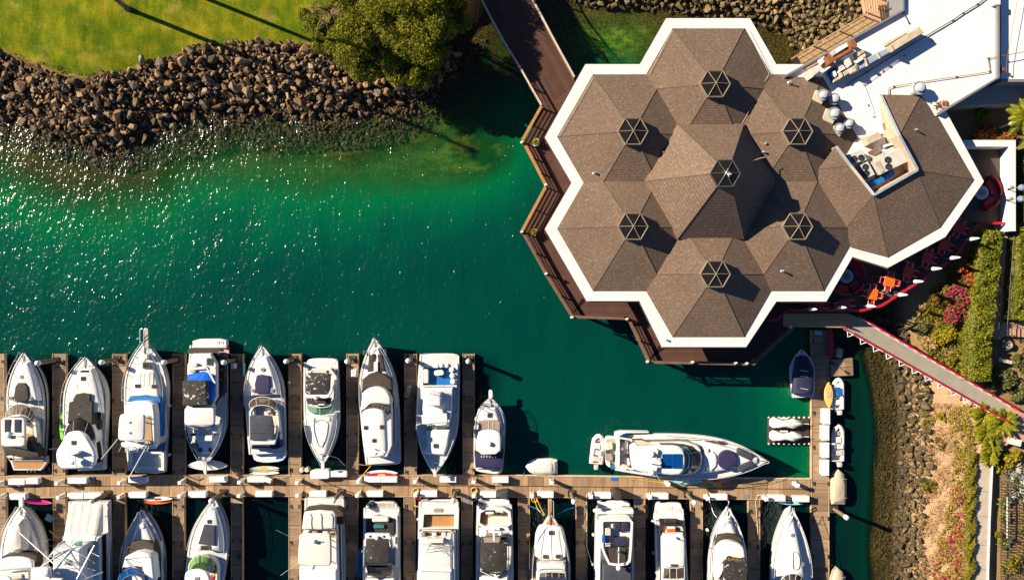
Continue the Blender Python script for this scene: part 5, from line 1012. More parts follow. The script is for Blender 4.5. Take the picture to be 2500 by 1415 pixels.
for k in range(7): g = G(); a = p + Vector((.02, .02 + .05 * k, .45 + .02 * k)); g.add([a, a + Vector((.45, .05, -.02)), a + Vector((.95, -.05, .02)), a + Vector((.95, 0, .04)), a + Vector((.45, .1, 0)), a + Vector((0, .05, .02))], [(0, 1, 4, 5), (1, 2, 3, 4)]); mk('flag_stripe', g, 'red' if k % 2 == 0 else 'lid_white', fl, sharp=0)
g = G(); a = p + Vector((.02, .2, .56)); g.add([a, a + Vector((.4, .05, 0)), a + Vector((.4, .24, .06)), a + Vector((0, .19, .06))], [(0, 1, 2, 3)]); mk('flag_canton', g, 'navy', fl, sharp=0)
# 5 navy-bimini cruiser
C_(); b = boat('motor_cruiser', 'white cruiser with a navy bimini top and a navy foredeck sunpad'); hull(b, (270, 212), (312, 1100), 322, p=2.3, tm=.5, sw=.93, stripe=None); trunk(b, .10, .46, .52, .70, 2.25)
hatch(b, 271, 410, 19, 19, 2.34, round_=True, mat='hatch_grey'); cush(b, [(224, 458), (262, 450), (326, 462), (337, 535), (326, 606), (218, 606), (206, 535)], 2.45, 'purple_navy', 'sunpad_cover'); [hatch(b, x, y, 18, 18, 2.32, round_=True, mat='hatch_grey') for x, y in ((195, 583), (348, 580))]
screen(b, arcpts(275, 700, 113, 66, 180, 360, 9), 2.15, arcpts(272, 745, 98, 42, 182, 358, 9), 2.95, 'brown_glass', bars=3); ring(b, 'cockpit_coaming', [(160, 680), (390, 680), (428, 1060), (165, 1060)], 2.1, 1.2, .2, 'gel', 1); sl(b, 'cockpit_sole', [(172, 690), (380, 690), (408, 1050), (178, 1050)], 1.45, 1.1, 'cream', .01)
cush(b, rrect(335, 755, 40, 60, 12), 2.0, 'cream'); cush(b, rrect(190, 760, 40, 60, 10), 2.0, 'vinyl'); helm(b, 325, 745, 2.1); cush(b, [(355, 790), (385, 790), (395, 870), (365, 890)], 2.0, 'cream')
sl(b, 'bimini', [(165, 792), (250, 783), (350, 792), (366, 880), (364, 980), (270, 994), (168, 990)], 3.7, 3.55, 'slate', .05, .10)
sl(b, 'radar_arch', [(180, 992), (362, 992), (378, 940), (385, 868), (398, 880), (390, 960), (372, 1026), (190, 1028)], 3.5, 3.2, 'gel', .05); tube(b, 'arch_leg', [(190, 1010, 3.3), (180, 1060, 1.8)], .08, 'gel'); tube(b, 'arch_leg', [(390, 880, 3.3), (430, 930, 1.8)], .08, 'gel')
for y in (860, 930): tube(b, 'bimini_bow', [(166, y, 3.80), (265, y - 3, 3.84), (365, y, 3.80)], .03, 'dark_metal')
sl(b, 'cockpit_cover', [(175, 1030), (372, 1030), (388, 910), (430, 1045), (400, 1060), (260, 1070), (180, 1062)], 2.3, 1.6, 'navy', .05, .04); sl(b, 'swim_platform', [(185, 1102), (468, 1065), (465, 1130), (430, 1165), (300, 1178), (205, 1160)], .75, .3, 'gel', .05, sm=1)
g = G()
for i in range(8): g.box(QW((386 + i * 7.5, 1137 - i * 1.2), .76), .09 + .03 * (i % 2), .20 + .05 * (i % 3), .012, -.05)
mk('lettering', g, 'stripe_blue', b.root, sharp=0)
# 6 green-windscreen cruiser (stern outwards)
C_(); b = boat('motor_cruiser', 'white cruiser berthed stern out, with a spotted black bimini and green windscreen'); hull(b, (768, 1195), (752, 350), 292, p=2.1, tm=.5, sw=.95, rail=(0, .45), deck='nonskid'); sl(b, 'bow_pulpit', rrect(768, 1195, 26, 60, 8), 2.2, 2.05, 'gel', .03)
sl(b, 'swim_platform', [(640, 330), (700, 318), (830, 318), (890, 328), (892, 398), (640, 398)], .8, .3, 'gel', .05, sm=1); ring(b, 'cockpit_coaming', [(622, 400), (880, 400), (870, 720), (628, 720)], 1.95, 1.2, .2, 'gel', 1); sl(b, 'cockpit_sole', [(634, 410), (866, 410), (855, 715), (640, 715)], 1.45, 1.1, 'gelw', .01); sl(b, 'stern_seat', [(640, 405), (800, 410), (800, 440), (640, 435)], 1.9, 1.4, 'gelw', .04); cush(b, rrect(830, 430, 24, 40, 4), 1.8, 'yellow')
sl(b, 'bimini', [(625, 452), (640, 440), (815, 442), (832, 460), (826, 600), (810, 616), (640, 614), (622, 598)], 3.4, 3.2, 'black_spotted', .05, .10); sl(b, 'radar_arch', [(618, 618), (800, 616), (840, 560), (858, 572), (820, 640), (790, 648), (640, 646), (622, 640)], 3.4, 3.1, 'gel', .05); tube(b, 'arch_leg', [(850, 570, 3.2), (880, 480, 1.9)], .08, 'gel')
dome(b, 714, 642, 3.45, 17, .3); sl(b, 'cockpit_cover', [(630, 650), (835, 645), (825, 690), (640, 695)], 2.9, 2.4, 'black_cover', .05, .03); screen(b, arcpts(745, 700, 108, 88, 180, 0, 10), 2.1, arcpts(745, 695, 92, 28, 180, 0, 10), 2.9, 'green_glass', bars=5)
trunk(b, .10, .50, .55, .76, 2.15, crown=.1); [hatch(b, x, y, r, r, 2.22, round_=True, mat='nonskid') for x, y, r in ((683, 820, 19), (812, 818, 20), (755, 1018, 20))]; ring(b, 'sunpad_outline', [(688, 850), (720, 825), (780, 822), (815, 850), (800, 960), (765, 1050), (735, 1045), (700, 950)], 2.28, 2.2, .03, 'rail_grey', 1)
# 7 twin-dark-pad yacht
D_(); b = boat('motor_yacht', 'white yacht with two dark foredeck pads and a brown windscreen cover'); hull(b, (250, 150), (322, 1180), 318, zb=2.3, zs=1.4, p=2.3, tm=.5, sw=.88, stripe='hull_dark'); trunk(b, .08, .46, .52, .74, 2.45)
cush(b, [(205, 292), (250, 280), (256, 300), (245, 350), (243, 420), (190, 428)], 2.6, 'brown_cover', 'sunpad_cover'); cush(b, [(275, 285), (312, 288), (340, 425), (282, 420), (280, 350)], 2.6, 'brown_cover', 'sunpad_cover'); sl(b, 'deck_box', rrect(262, 386, 34, 80, 5), 2.75, 2.4, 'gel', .03); [hatch(b, x, y, 18, 30, 2.3, rot=r_) for x, y, r_ in ((165, 270, 20), (338, 256, -35), (284, 186, -30))]
cabin(b, 'deckhouse', [(140, 620), (200, 470), (262, 440), (330, 470), (395, 640), (400, 1130), (180, 1130)], 2.9, 1.2); sl(b, 'windscreen_cover', [(145, 602), (150, 492), (200, 447), (260, 430), (330, 447), (386, 492), (400, 640), (368, 588), (320, 560), (260, 546), (200, 556), (150, 590)], 3.05, 2.2, 'brown_cover', .08)
sl(b, 'flybridge_front', [(138, 762), (145, 640), (165, 582), (260, 547), (340, 567), (380, 622), (388, 704), (300, 690), (220, 694), (150, 740)], 3.9, 2.6, 'gel', .12, .06, sm=1); screen(b, arcpts(262, 775, 124, 78, 190, 350, 9), 3.8, arcpts(255, 800, 105, 60, 195, 345, 9), 4.2, 'brown_glass', bars=1, frame='lantern_frame'); cush(b, rrect(345, 745, 40, 40, 8), 3.6, 'vinyl')
sl(b, 'hardtop', [(135, 805), (160, 746), (240, 728), (322, 746), (346, 800), (352, 960), (357, 1080), (330, 1128), (200, 1140), (163, 1085)], 4.9, 4.5, 'gel', .14, .10, sm=1)
for x, y, w in ((178, 888, 38), (313, 882, 42), (248, 994, 38)): hatch(b, x, y, w, w * .9, 4.97)
tube(b, 'radar_mast', [(240, 1060, 5.0), (262, 1085, 5.8), (340, 1088, 5.9)], .07, 'white_plastic'); dome(b, 258, 1088, 5.5, 22, .3); sl(b, 'side_window', [(375, 960), (388, 965), (384, 1030), (362, 1080), (356, 1075), (370, 1020)], 2.7, 1.9, 'dark_glass', .03); sl(b, 'swim_platform', [(190, 1150), (455, 1146), (460, 1185), (320, 1196), (192, 1192)], .8, .3, 'gel', .05, sm=1)
# 8 blue-cockpit fishing boat (stern outwards)
D_(); b = boat('fishing_boat', 'white fishing boat berthed stern out, with a bright blue cockpit full of round buoys'); hull(b, (748, 1270), (786, 290), 345, zb=2.1, zs=1.3, p=2.3, tm=.5, sw=.92, rail=(0, .3)); sl(b, 'bow_pulpit', rrect(748, 1262, 24, 60, 6), 2.3, 2.15, 'gelw', .03)
sl(b, 'swim_platform', [(632, 290), (700, 280), (880, 278), (944, 290), (945, 350), (630, 356)], .85, .3, 'gel', .05, sm=1); sl(b, 'bait_tank', rrect(710, 316, 52, 56, 5), 1.3, .8, 'blue_cover', .03); sl(b, 'bait_lid', rrect(660, 316, 40, 40, 14), 1.2, .8, 'white_plastic', .04)
ring(b, 'cockpit_coaming', [(630, 375), (935, 375), (925, 560), (628, 560)], 1.85, 1.2, .24, 'gel', 0); sl(b, 'cockpit_sole', [(655, 380), (905, 380), (900, 552), (655, 552)], 1.47, 1.2, 'blue_cover', .01); cush(b, rrect(675, 465, 42, 116, 10), 1.95, 'vinyl', 'bench'); sl(b, 'table', rrect(780, 437, 78, 44, 16, -5), 2.0, 1.5, 'gel', .03); tube(b, 'table_post', [(780, 437, 1.4), (780, 437, 2.0)], .05)
for x, y in ((885, 412), (890, 462), (895, 510), (765, 382), (797, 380), (845, 380)): sl(b, 'buoy', disc(x, y, 23 if x > 850 else 16), 2.1, 1.4, 'white_plastic', .12, .06)
cabin(b, 'deckhouse', [(655, 560), (895, 560), (885, 780), (862, 880), (660, 870), (645, 740)], 2.5, 1.2, sm=0); sl(b, 'helm_box', rrect(738, 655, 112, 110, 8), 3.6, 2.5, 'gel', .08, .03); sl(b, 'tower_top', rrect(745, 815, 210, 80, 12, -3), 4.4, 4.25, 'gel', .05, .04); sl(b, 'tower_seat', rrect(770, 770, 90, 30, 6, -4), 3.4, 2.5, 'gelw', .04)
for k in range(18): x, y = random.uniform(655, 895), random.uniform(560, 620); tube(b, 'fishing_rod', [(x, y, 3.6), (x + random.uniform(-45, 45), y + random.uniform(-35, 35), 5.0)], .022, random.choice(['tan_wood', 'white_plastic', 'steel', 'dark_metal']))
for x, y in ((660, 790), (850, 780), (660, 845), (850, 850)): tube(b, 'tower_leg', [(x, y, 4.25), (x, y, 2.4)], .05, 'white_plastic')
screen(b, arcpts(757, 858, 105, 44, 180, 0, 8), 2.2, arcpts(757, 850, 92, 18, 180, 0, 8), 2.9, 'green_glass', bars=2); sl(b, 'foredeck_trunk', [(675, 908), (872, 905), (850, 1040), (826, 1114), (662, 1104), (680, 1030)], 2.35, 1.4, 'gel', .12, .05); hatch(b, 753, 1037, 40, 36, 2.42)
for x, y in ((664, 966), (657, 1088)): sl(b, 'deck_vent', rrect(x, y, 24, 36, 5), 1.95, 1.6, 'gel', .04)
# 9 small purple-cover cruiser
D_(); b = boat('small_cruiser', 'small white cruiser with a deep purple stern cover and brown windscreen canvas'); hull(b, (1207, 640), (1186, 1225), 250, zb=1.7, zs=1.1, p=2.6, tm=.42, sw=.92, rail=(0, .5), wl=.88); sl(b, 'bow_pulpit', rrect(1206, 612, 32, 74, 16), 1.85, 1.7, 'gel', .03); trunk(b, .14, .42, .5, .74, 1.95); hatch(b, 1198, 786, 42, 42, 2.0)
sl(b, 'windscreen_canvas', [(1104, 838), (1150, 828), (1240, 828), (1286, 842), (1284, 922), (1240, 905), (1195, 900), (1140, 905), (1104, 925)], 2.4, 1.4, 'taupe', .06)
for x in (1190, 1227): tube(b, 'canvas_seam', [(x, 830, 2.43), (x, 900, 2.43)], .02, 'lid_white')
sl(b, 'hardtop', [(1097, 930), (1140, 908), (1195, 902), (1250, 910), (1290, 935), (1288, 1108), (1092, 1110)], 3.0, 2.7, 'gel', .08, .07, sm=1); dome(b, 1196, 1018, 3.07, 19, .28); cabin(b, 'deckhouse', [(1108, 920), (1280, 920), (1285, 1100), (1100, 1100)], 2.7, 1.0)
sl(b, 'stern_cover', [(1072, 1085), (1100, 1108), (1288, 1108), (1312, 1070), (1306, 1214), (1280, 1222), (1080, 1215)], 2.0, 1.2, 'purple_navy', .06, .08); [tube(b, 'rod_holder', [(x, 1118, 2.2), (x + 2, 1132, 2.3)], .03, 'white_plastic') for x in (1130, 1152, 1175, 1198, 1220, 1243)]
sl(b, 'swim_platform', [(1076, 1215), (1305, 1215), (1290, 1262), (1250, 1272), (1090, 1248)], .8, .3, 'gelw', .05, sm=1); cush(b, rrect(1258, 1248, 46, 24, 10), .95, 'white_plastic', 'fender_pad')
# big white motor yacht alongside
zone(1250, 1000, 3.676); b = boat('motor_yacht', 'big white motor yacht alongside the walkway with blue sunroof panels and round navy sunpad'); hull(b, (2288, 458), (935, 385), 396, zb=2.5, zs=1.5, p=2.5, tm=.55, sw=.78, stripe='stripe_blue', rail=(0, .4)); trunk(b, .06, .42, .5, .74, 2.6, crown=.08)
sl(b, 'swim_platform', [(832, 262), (850, 236), (950, 240), (956, 505), (930, 520), (850, 505), (836, 440)], .85, .3, 'gel', .05, sm=1); sl(b, 'teak_inlay', [(845, 262), (945, 252), (946, 496), (930, 506), (856, 492)], .865, .6, 'sage', .005)
sl(b, 'stern_quarter', [(930, 205), (975, 192), (1230, 196), (1228, 208), (1020, 212), (960, 245), (925, 238)], 1.9, 1.0, 'gel', .06); sl(b, 'quarter_glass', [(958, 240), (1000, 214), (1040, 212), (1010, 244)], 1.95, 1.4, 'blue_glass', .03); ring(b, 'cockpit_coaming', [(952, 240), (1080, 262), (1090, 540), (952, 510)], 2.1, 1.2, .16, 'gel', 0); sl(b, 'cockpit_sole', [(958, 246), (1080, 265), (1088, 530), (958, 505)], 1.6, 1.2, 'gelw', .01)
sl(b, 'steps', [(950, 252), (1030, 262), (1030, 290), (950, 292)], 1.75, 1.5, 'teak_grey', .02); [cush(b, rrect(x, y, w, h, 8, r_), 2.0, m_) for x, y, w, h, r_, m_ in ((1075, 288, 60, 38, 10, 'slate'), (1015, 505, 70, 26, 12, 'cream'), (985, 350, 46, 30, 20, 'taupe'), (1045, 412, 34, 36, 0, 'hull_dark'))]
cabin(b, 'deckhouse', [(1060, 292), (1300, 290), (1560, 285), (1690, 330), (1712, 430), (1690, 540), (1560, 590), (1090, 560), (1062, 420)], 2.9, 1.4, lo=.3, hi=.8); ring(b, 'side_opening', [(1075, 265), (1170, 262), (1300, 318), (1130, 322)], 2.97, 2.5, .04, 'dark_metal'); sl(b, 'side_seat', [(1090, 272), (1165, 270), (1270, 312), (1130, 316)], 2.95, 2.6, 'cream', .02)
screen(b, [(1300, 290), (1420, 288), (1540, 298), (1640, 322), (1694, 375), (1706, 440), (1694, 510), (1640, 562), (1540, 582)], 2.75, [(1340, 318), (1440, 322), (1500, 328), (1545, 345), (1580, 390), (1592, 450), (1580, 515), (1545, 552), (1500, 572)], 3.9, 'brown_glass', bars=2); sl(b, 'sunroof_glass', [(1530, 332), (1575, 335), (1612, 390), (1622, 450), (1610, 520), (1570, 575), (1525, 578), (1560, 520), (1570, 450), (1560, 380)], 3.8, 3.5, 'teal_glass', .03)
sl(b, 'hardtop', [(1100, 350), (1130, 325), (1300, 322), (1480, 320), (1540, 352), (1560, 450), (1540, 550), (1490, 592), (1200, 560), (1097, 520), (1090, 420)], 4.4, 4.0, 'gel', .12, .08, sm=1)
for x, w in ((1390, 86), (1481, 82)): sl(b, 'sunroof_panel', rrect(x, 460, w, 130, 6), 4.52, 4.3, 'blue_glass', .01)
for y in (390, 556): dome(b, 1250, y, 4.5, 29, .5)
sl(b, 'radar_arch', [(1240, 385), (1300, 350), (1318, 365), (1300, 440), (1345, 470), (1340, 520), (1310, 515), (1290, 575), (1265, 570)], 4.75, 4.4, 'gelw', .05); tube(b, 'radar_scanner', [(1192, 462, 5.2), (1330, 485, 5.2)], .10, 'white_plastic'); sl(b, 'roof_box', rrect(1320, 455, 30, 46, 3), 4.7, 4.4, 'box_grey', .02)
sl(b, 'deck_line', [(1800, 370), (1815, 400), (1822, 455), (1812, 505), (1780, 545), (1790, 540), (1830, 505), (1838, 450), (1828, 400)], 2.78, 2.6, 'nonskid_grey', .01); sl(b, 'round_sunpad', disc(1935, 450, 89, 22), 2.95, 2.5, 'purple_navy', .08, .04); cush(b, rrect(2090, 398, 150, 62, 14, 25), 2.75, 'slate', 'deck_cushion'); cush(b, rrect(2095, 506, 150, 60, 14, -22), 2.75, 'slate', 'deck_cushion'); [hatch(b, x, y, 17, 17, 2.72, round_=True, mat='nonskid') for x, y in ((1752, 360), (1745, 528))]; cush(b, rrect(1775, 296, 110, 34, 12, 4), 2.3, 'slate', 'gear_bag'); cush(b, rrect(1885, 292, 70, 28, 12, 4), 2.3, 'brown_cover', 'gear_bag'); tube(b, 'boat_hook', [(1390, 235, 2.3), (1760, 262, 2.3)], .04, 'tan_wood'); tube(b, 'gangplank_pole', [(1290, 570, 3.0), (1330, 630, 2.2)], .04, 'white_plastic')
# ---------------------------------------------------------------- lower berths
L1 = lambda: zone(0, 1150, 5.34); L2 = lambda: zone(280, 1150, 5.34); L3 = lambda: zone(580, 1150, 5.34); L4 = lambda: zone(860, 1150, 5.34); L5 = lambda: zone(1140, 1150, 5.34); L6 = lambda: zone(1420, 1150, 5.34); L7 = lambda: zone(1700, 1150, 5.34)
L1(); b = boat('fishing_boat', 'white boat with a crumpled beige canvas over the gear on its foredeck'); hull(b, (268, 440), (300, 2250), 560, zb=2.1, p=2.6, tm=.42, rail=(0, .5), rim=.2); sl(b, 'bow_pulpit', rrect(270, 400, 56, 120, 14), 2.3, 2.1, 'gel', .04); trunk(b, .08, .34, .45, .7, 2.25)
sl(b, 'gear_canvas', [(30, 960), (85, 730), (200, 655), (265, 632), (300, 700), (318, 850), (310, 1040), (200, 1075), (60, 1010)], 3.1, 2.0, 'pale_cover', .30, .35); cabin(b, 'deckhouse', [(15, 1130), (120, 1080), (400, 1080), (480, 1120), (490, 1700), (15, 1700)], 2.9, 1.2, win=None); sl(b, 'windscreen_cover', [(20, 1110), (150, 1072), (260, 1060), (400, 1070), (482, 1100), (480, 1262), (420, 1250), (390, 1150), (200, 1120), (20, 1190)], 3.0, 2.0, 'black_cover', .06)
sl(b, 'hardtop', [(-60, 1190), (60, 1124), (250, 1114), (380, 1140), (424, 1180), (426, 1262), (380, 1270), (0, 1300), (-60, 1300)], 4.6, 4.3, 'gel', .10, .05, sm=1); sl(b, 'flybridge', [(-40, 1330), (160, 1310), (380, 1290), (390, 1600), (-40, 1600)], 3.9, 2.8, 'gelw', .1); sl(b, 'seat', rrect(210, 1375, 150, 60, 10, -6), 4.05, 3.8, 'cream', .03); sl(b, 'flybridge_roof', [(-60, 1380), (80, 1360), (150, 1400), (160, 1600), (-60, 1600)], 5.0, 4.8, 'gel', .06, .05, sm=1)
hatch(b, 410, 930, 100, 90, 2.0, mat='nonskid_grey'); tube(b, 'outrigger', [(235, 780, 3.2), (700, 1200, 4.6)], .045, 'white_plastic'); dome(b, 280, 540, 2.2, 30, .3, 'steel', 'winch')
L1(); b = boat('sportfishing_boat', 'large white sportfishing boat with a ribbed white awning and a lattice of rods'); hull(b, (1130, 3000), (1150, 395), 560, zb=2.6, zs=1.5, p=2.3, tm=.4, sw=.92, rail=None, rim=.2)
g = G(); rows = []
for i in range(13):
    f = i / 12; rows.append([QW((903 + (1338 - 903) * f, 425 - 12 * math.sin(f * 3.14)), 4.1 + .10 * abs(math.sin(f * 12.6))), QW((832 + (1250 - 832) * f, 862), 4.5 + .10 * abs(math.sin(f * 12.6)))])
g.strip([r_[0] for r_ in rows], [r_[1] for r_ in rows]); o = mk('awning', g, 'pale_cover', b.root, sharp=60); g = G(); g.add([QW((1338, 413), 4.1), QW((1250, 862), 4.5), QW((1345, 790), 3.0), QW((1345, 500), 3.2)], [(0, 1, 2, 3)]); mk('awning_side', g, 'pale_cover', b.root, sharp=0)
sl(b, 'aft_bar', [(815, 850), (1245, 848), (1243, 905), (815, 905)], 4.6, 4.4, 'gel', .04); cabin(b, 'deckhouse', [(850, 900), (1300, 860), (1310, 1900), (840, 1900)], 3.0, 1.4, sm=0); sl(b, 'flybridge', [(690, 1010), (1050, 990), (1055, 1900), (660, 1900)], 5.2, 3.0, 'gel', .14, .05); sl(b, 'side_pad', [(1060, 1010), (1170, 1005), (1135, 1395), (1062, 1400)], 4.0, 3.0, 'sage', .05); sl(b, 'side_window', [(1262, 1000), (1300, 960), (1308, 1500), (1262, 1500)], 2.9, 2.2, 'dark_glass', .03)
sl(b, 'hardtop', [(400, 1260), (640, 1250), (660, 1390), (800, 1400), (800, 1600), (390, 1600)], 6.2, 5.9, 'gel', .08, .05); [tube(b, 'tower_tube', [(*p0, 5.9), (*p1, 5.2)], .045, 'steel') for p0, p1 in (((520, 1250), (1040, 900)), ((640, 1100), (1240, 1290)), ((800, 910), (1240, 1200)), ((700, 1000), (1150, 1390)), ((780, 930), (600, 1150)), ((820, 905), (540, 1240)), ((1000, 1400), (1230, 960)), ((1100, 1400), (1340, 1310)))]
for k in range(24): x, y = random.uniform(540, 1180), random.uniform(880, 1300); tube(b, 'fishing_rod', [(x, y, 5.0), (x + random.uniform(-140, 140), y + random.uniform(-80, 80), 5.9)], .02, random.choice(['white_plastic', 'steel', 'dark_metal', 'white_plastic']))
sl(b, 'cooler', rrect(1010, 945, 70, 60, 12), 4.9, 4.5, 'teal_glass', .06); dome(b, 620, 1300, 6.2, 60, .4); [dome(b, x, y, 5.3, 30, .3) for x, y in ((860, 1180), (760, 1330))]; tube(b, 'side_rail', [(1400, 420, 2.6), (1420, 900, 2.6), (1425, 1500, 2.6)], .05, 'white_plastic')
L2(); b = boat('motor_cruiser', 'white cruiser with a curved dark brown windscreen visor and one round white foredeck hatch'); hull(b, (350, 508), (372, 2350), 540, zb=2.2, p=2.5, tm=.45, rail=(0, .45), rim=.16, stripe='stripe_blue'); trunk(b, .06, .26, .4, .72, 2.35); hatch(b, 350, 713, 36, 36, 2.42, round_=True, mat='nonskid')
cabin(b, 'deckhouse', [(150, 1090), (230, 930), (440, 925), (535, 1000), (545, 1900), (120, 1900)], 2.8, 1.3); sl(b, 'windscreen_visor', [(150, 1090), (163, 968), (212, 930), (330, 906), (440, 920), (512, 948), (532, 1100), (525, 1420), (500, 1420), (488, 1115), (430, 1066), (330, 1048), (225, 1066)], 3.0, 2.0, 'brown_cover', .08)
sl(b, 'hardtop_front', [(88, 1262), (128, 1122), (230, 1070), (338, 1052), (450, 1076), (492, 1130), (520, 1420), (432, 1420), (440, 1262), (260, 1238)], 4.0, 2.8, 'gel', .14, .05); screen(b, arcpts(240, 1440, 200, 185, 190, 350, 9), 3.9, arcpts(240, 1500, 170, 150, 200, 340, 9), 4.6, 'blue_glass', bars=3, frame='lantern_frame'); tube(b, 'wiper', [(140, 1140, 4.08), (225, 1262, 4.2)], .03, 'dark_metal'); tube(b, 'panel_seam', [(130, 1150, 4.06), (470, 1105, 4.06)], .02, 'rail_grey'); sl(b, 'cockpit_sole', [(60, 1430), (430, 1430), (430, 1700), (60, 1700)], 2.95, 2.7, 'hull_dark', .01)
L2(); b = boat('motor_cruiser', 'white cruiser with a lime green windscreen and a long slate foredeck pad'); hull(b, (1298, 352), (1095, 1950), 512, zb=2.2, p=2.4, tm=.48, rail=(0, .42), rim=.15, stripe='stripe_blue'); trunk(b, .07, .42, .45, .66, 2.4)
sl(b, 'foredeck_pad', [(1163, 693), (1306, 705), (1306, 970), (1084, 946)], 2.6, 2.3, 'slate', .05, .03); hatch(b, 1231, 655, 56, 54, 2.46); hatch(b, 1178, 996, 126, 66, 2.46); ring(b, 'cockpit_coaming', arcpts(1145, 1250, 190, 160, 180, 360, 10) + [(1330, 1700), (950, 1700)], 2.4, 1.3, .14, 'gel'); screen(b, arcpts(1145, 1255, 186, 172, 176, 364, 12), 2.3, arcpts(1140, 1290, 140, 105, 178, 362, 12), 3.2, 'lime_glass', bars=4, frame='dark_metal'); sl(b, 'dashboard', arcpts(1140, 1270, 150, 110, 180, 360, 8), 2.55, 1.6, 'lime_glass', .02); cush(b, [(1170, 1225), (1250, 1210), (1315, 1230), (1300, 1330), (1230, 1320)], 2.7, 'navy', 'helm_cover')
sl(b, 'hardtop', [(910, 1500), (908, 1345), (950, 1295), (1080, 1274), (1190, 1300), (1240, 1380), (1250, 1600), (900, 1600)], 4.3, 4.0, 'gel', .10, .06, sm=1); hatch(b, 1068, 1400, 66, 60, 4.36, mat='hatch_grey'); cush(b, rrect(1270, 1390, 60, 60, 10), 2.4, 'red_fabric'); cush(b, rrect(1290, 1355, 30, 30, 8), 2.4, 'yellow', 'gear_bag'); [tube(b, 'hardtop_leg', [(x, y, 4.1), (x2, y2, 2.4)], .05, 'dark_metal') for x, y, x2, y2 in ((1100, 1280, 1110, 1100), (1150, 1280, 1170, 1110), (1200, 1300, 1240, 1120))]
L3(); b = boat('motor_yacht', 'white motor yacht berthed stern out, with a ribbed canopy beside a flat hardtop'); hull(b, (1130, 2450), (1130, 350), 535, zb=2.4, zs=1.5, p=2.3, tm=.42, sw=.94, rail=None, rim=.16); sl(b, 'swim_platform', [(880, 420), (900, 362), (960, 340), (1320, 340), (1380, 365), (1402, 420), (1400, 492), (1100, 470), (880, 492)], .95, .3, 'gel', .06, sm=1)
sl(b, 'stern_canvas', [(865, 520), (890, 490), (1060, 463), (1300, 480), (1382, 540), (1372, 690), (1284, 700), (1280, 560), (1200, 522), (1060, 506), (880, 530)], 2.6, 1.4, 'brown_cover', .06); o = sl(b, 'canopy', [(862, 560), (885, 525), (1060, 506), (1240, 520), (1278, 560), (1276, 740), (1060, 760), (838, 752)], 4.3, 4.1, 'pale_cover', .08, .06)
for x in (940, 1075, 1210): tube(b, 'canopy_rib', [(x - 5, 545, 4.40), (x + 15, 590, 4.42), (x + 12, 745, 4.40)], .035, 'white_plastic')
cabin(b, 'deckhouse', [(850, 700), (1300, 700), (1330, 1900), (840, 1900)], 3.0, 1.4, sm=0); sl(b, 'flybridge_sole', [(850, 750), (1285, 750), (1290, 850), (850, 850)], 3.2, 2.8, 'tan_wood', .01); [cush(b, rrect(x, 785, 80, 50, 14), 3.7, m_) for x, m_ in ((905, 'vinyl'), (1010, 'tan_wood'), (1150, 'vinyl'), (1240, 'tan_wood'))]; tube(b, 'flybridge_rail', [(845, 800, 4.0), (880, 755, 4.0), (1270, 755, 4.0), (1290, 860, 4.0), (1295, 1200, 4.0)], .04)
sl(b, 'hardtop', [(800, 845), (832, 812), (1185, 812), (1216, 845), (1222, 1195), (1190, 1236), (812, 1226), (786, 1185)], 5.6, 5.35, 'gelw', .10, .06, sm=1); tube(b, 'antenna_base', [(1000, 905, 5.65), (1060, 910, 5.9)], .05, 'dark_metal'); dome(b, 1000, 905, 5.65, 26, .35); dome(b, 985, 1240, 5.5, 30, .3, 'steel'); sl(b, 'coachroof', [(806, 1238), (1000, 1240), (1290, 1270), (1292, 1700), (806, 1700)], 3.4, 2.9, 'gel', .10, .04); [tube(b, 'hardtop_leg', [(1210, y, 5.4), (1280, y + 40, 3.2)], .05, 'white_plastic') for y in (880, 960, 1160)]; antenna(b, 795, 1190, 5.4, -1.2, -.6, 1.5); antenna(b, 795, 900, 5.4, -1.6, 1.4, 1.5)
L4(); b = boat('motor_cruiser', 'white cruiser berthed stern out, with a planked grey swim platform and black covers'); hull(b, (375, 2350), (382, 480), 482, zb=2.1, p=2.3, tm=.45, sw=.95, rail=None, rim=.15, stripe='taupe'); sl(b, 'swim_platform', [(165, 530), (185, 425), (230, 398), (530, 398), (575, 420), (608, 540)], .8, .3, 'gel', .05); 
for k in range(5): x0 = 215 + k * 68; sl(b, 'platform_plank', [(x0, 412), (x0 + 62, 412), (x0 + 66, 512), (x0 - 2, 512)], .83, .7, 'teak_grey', .006)
cush(b, rrect(250, 425, 70, 44, 18), 1.05, 'navy', 'gear_bag'); sl(b, 'transom', [(150, 545), (600, 540), (610, 590), (560, 600), (350, 560), (190, 600), (145, 600)], 1.8, 1.0, 'gelw', .06); ring(b, 'cockpit_coaming', [(150, 580), (585, 580), (590, 1250), (150, 1250)], 2.0, 1.2, .2, 'gel', 0); sl(b, 'cockpit_cover', [(178, 615), (548, 620), (548, 820), (175, 812)], 2.15, 1.4, 'black_cover', .05, .05); cush(b, rrect(365, 628, 212, 58, 14), 2.45, 'vinyl', 'sun_lounge'); sl(b, 'deck_glass', rrect(345, 716, 136, 46, 5), 2.4, 2.1, 'teal_glass', .02)
sl(b, 'radar_arch', [(165, 900), (165, 820), (200, 812), (480, 815), (505, 850), (532, 1005), (512, 1012), (478, 880), (190, 878), (185, 910)], 3.6, 3.2, 'gel', .05); [dome(b, x, y, 3.62, r, .3) for x, y, r in ((325, 862, 28),)]; [sl(b, 'speaker', disc(x, y, 15), 3.66, 3.5, 'purple_navy', .02) for x, y in ((232, 846), (413, 848))]
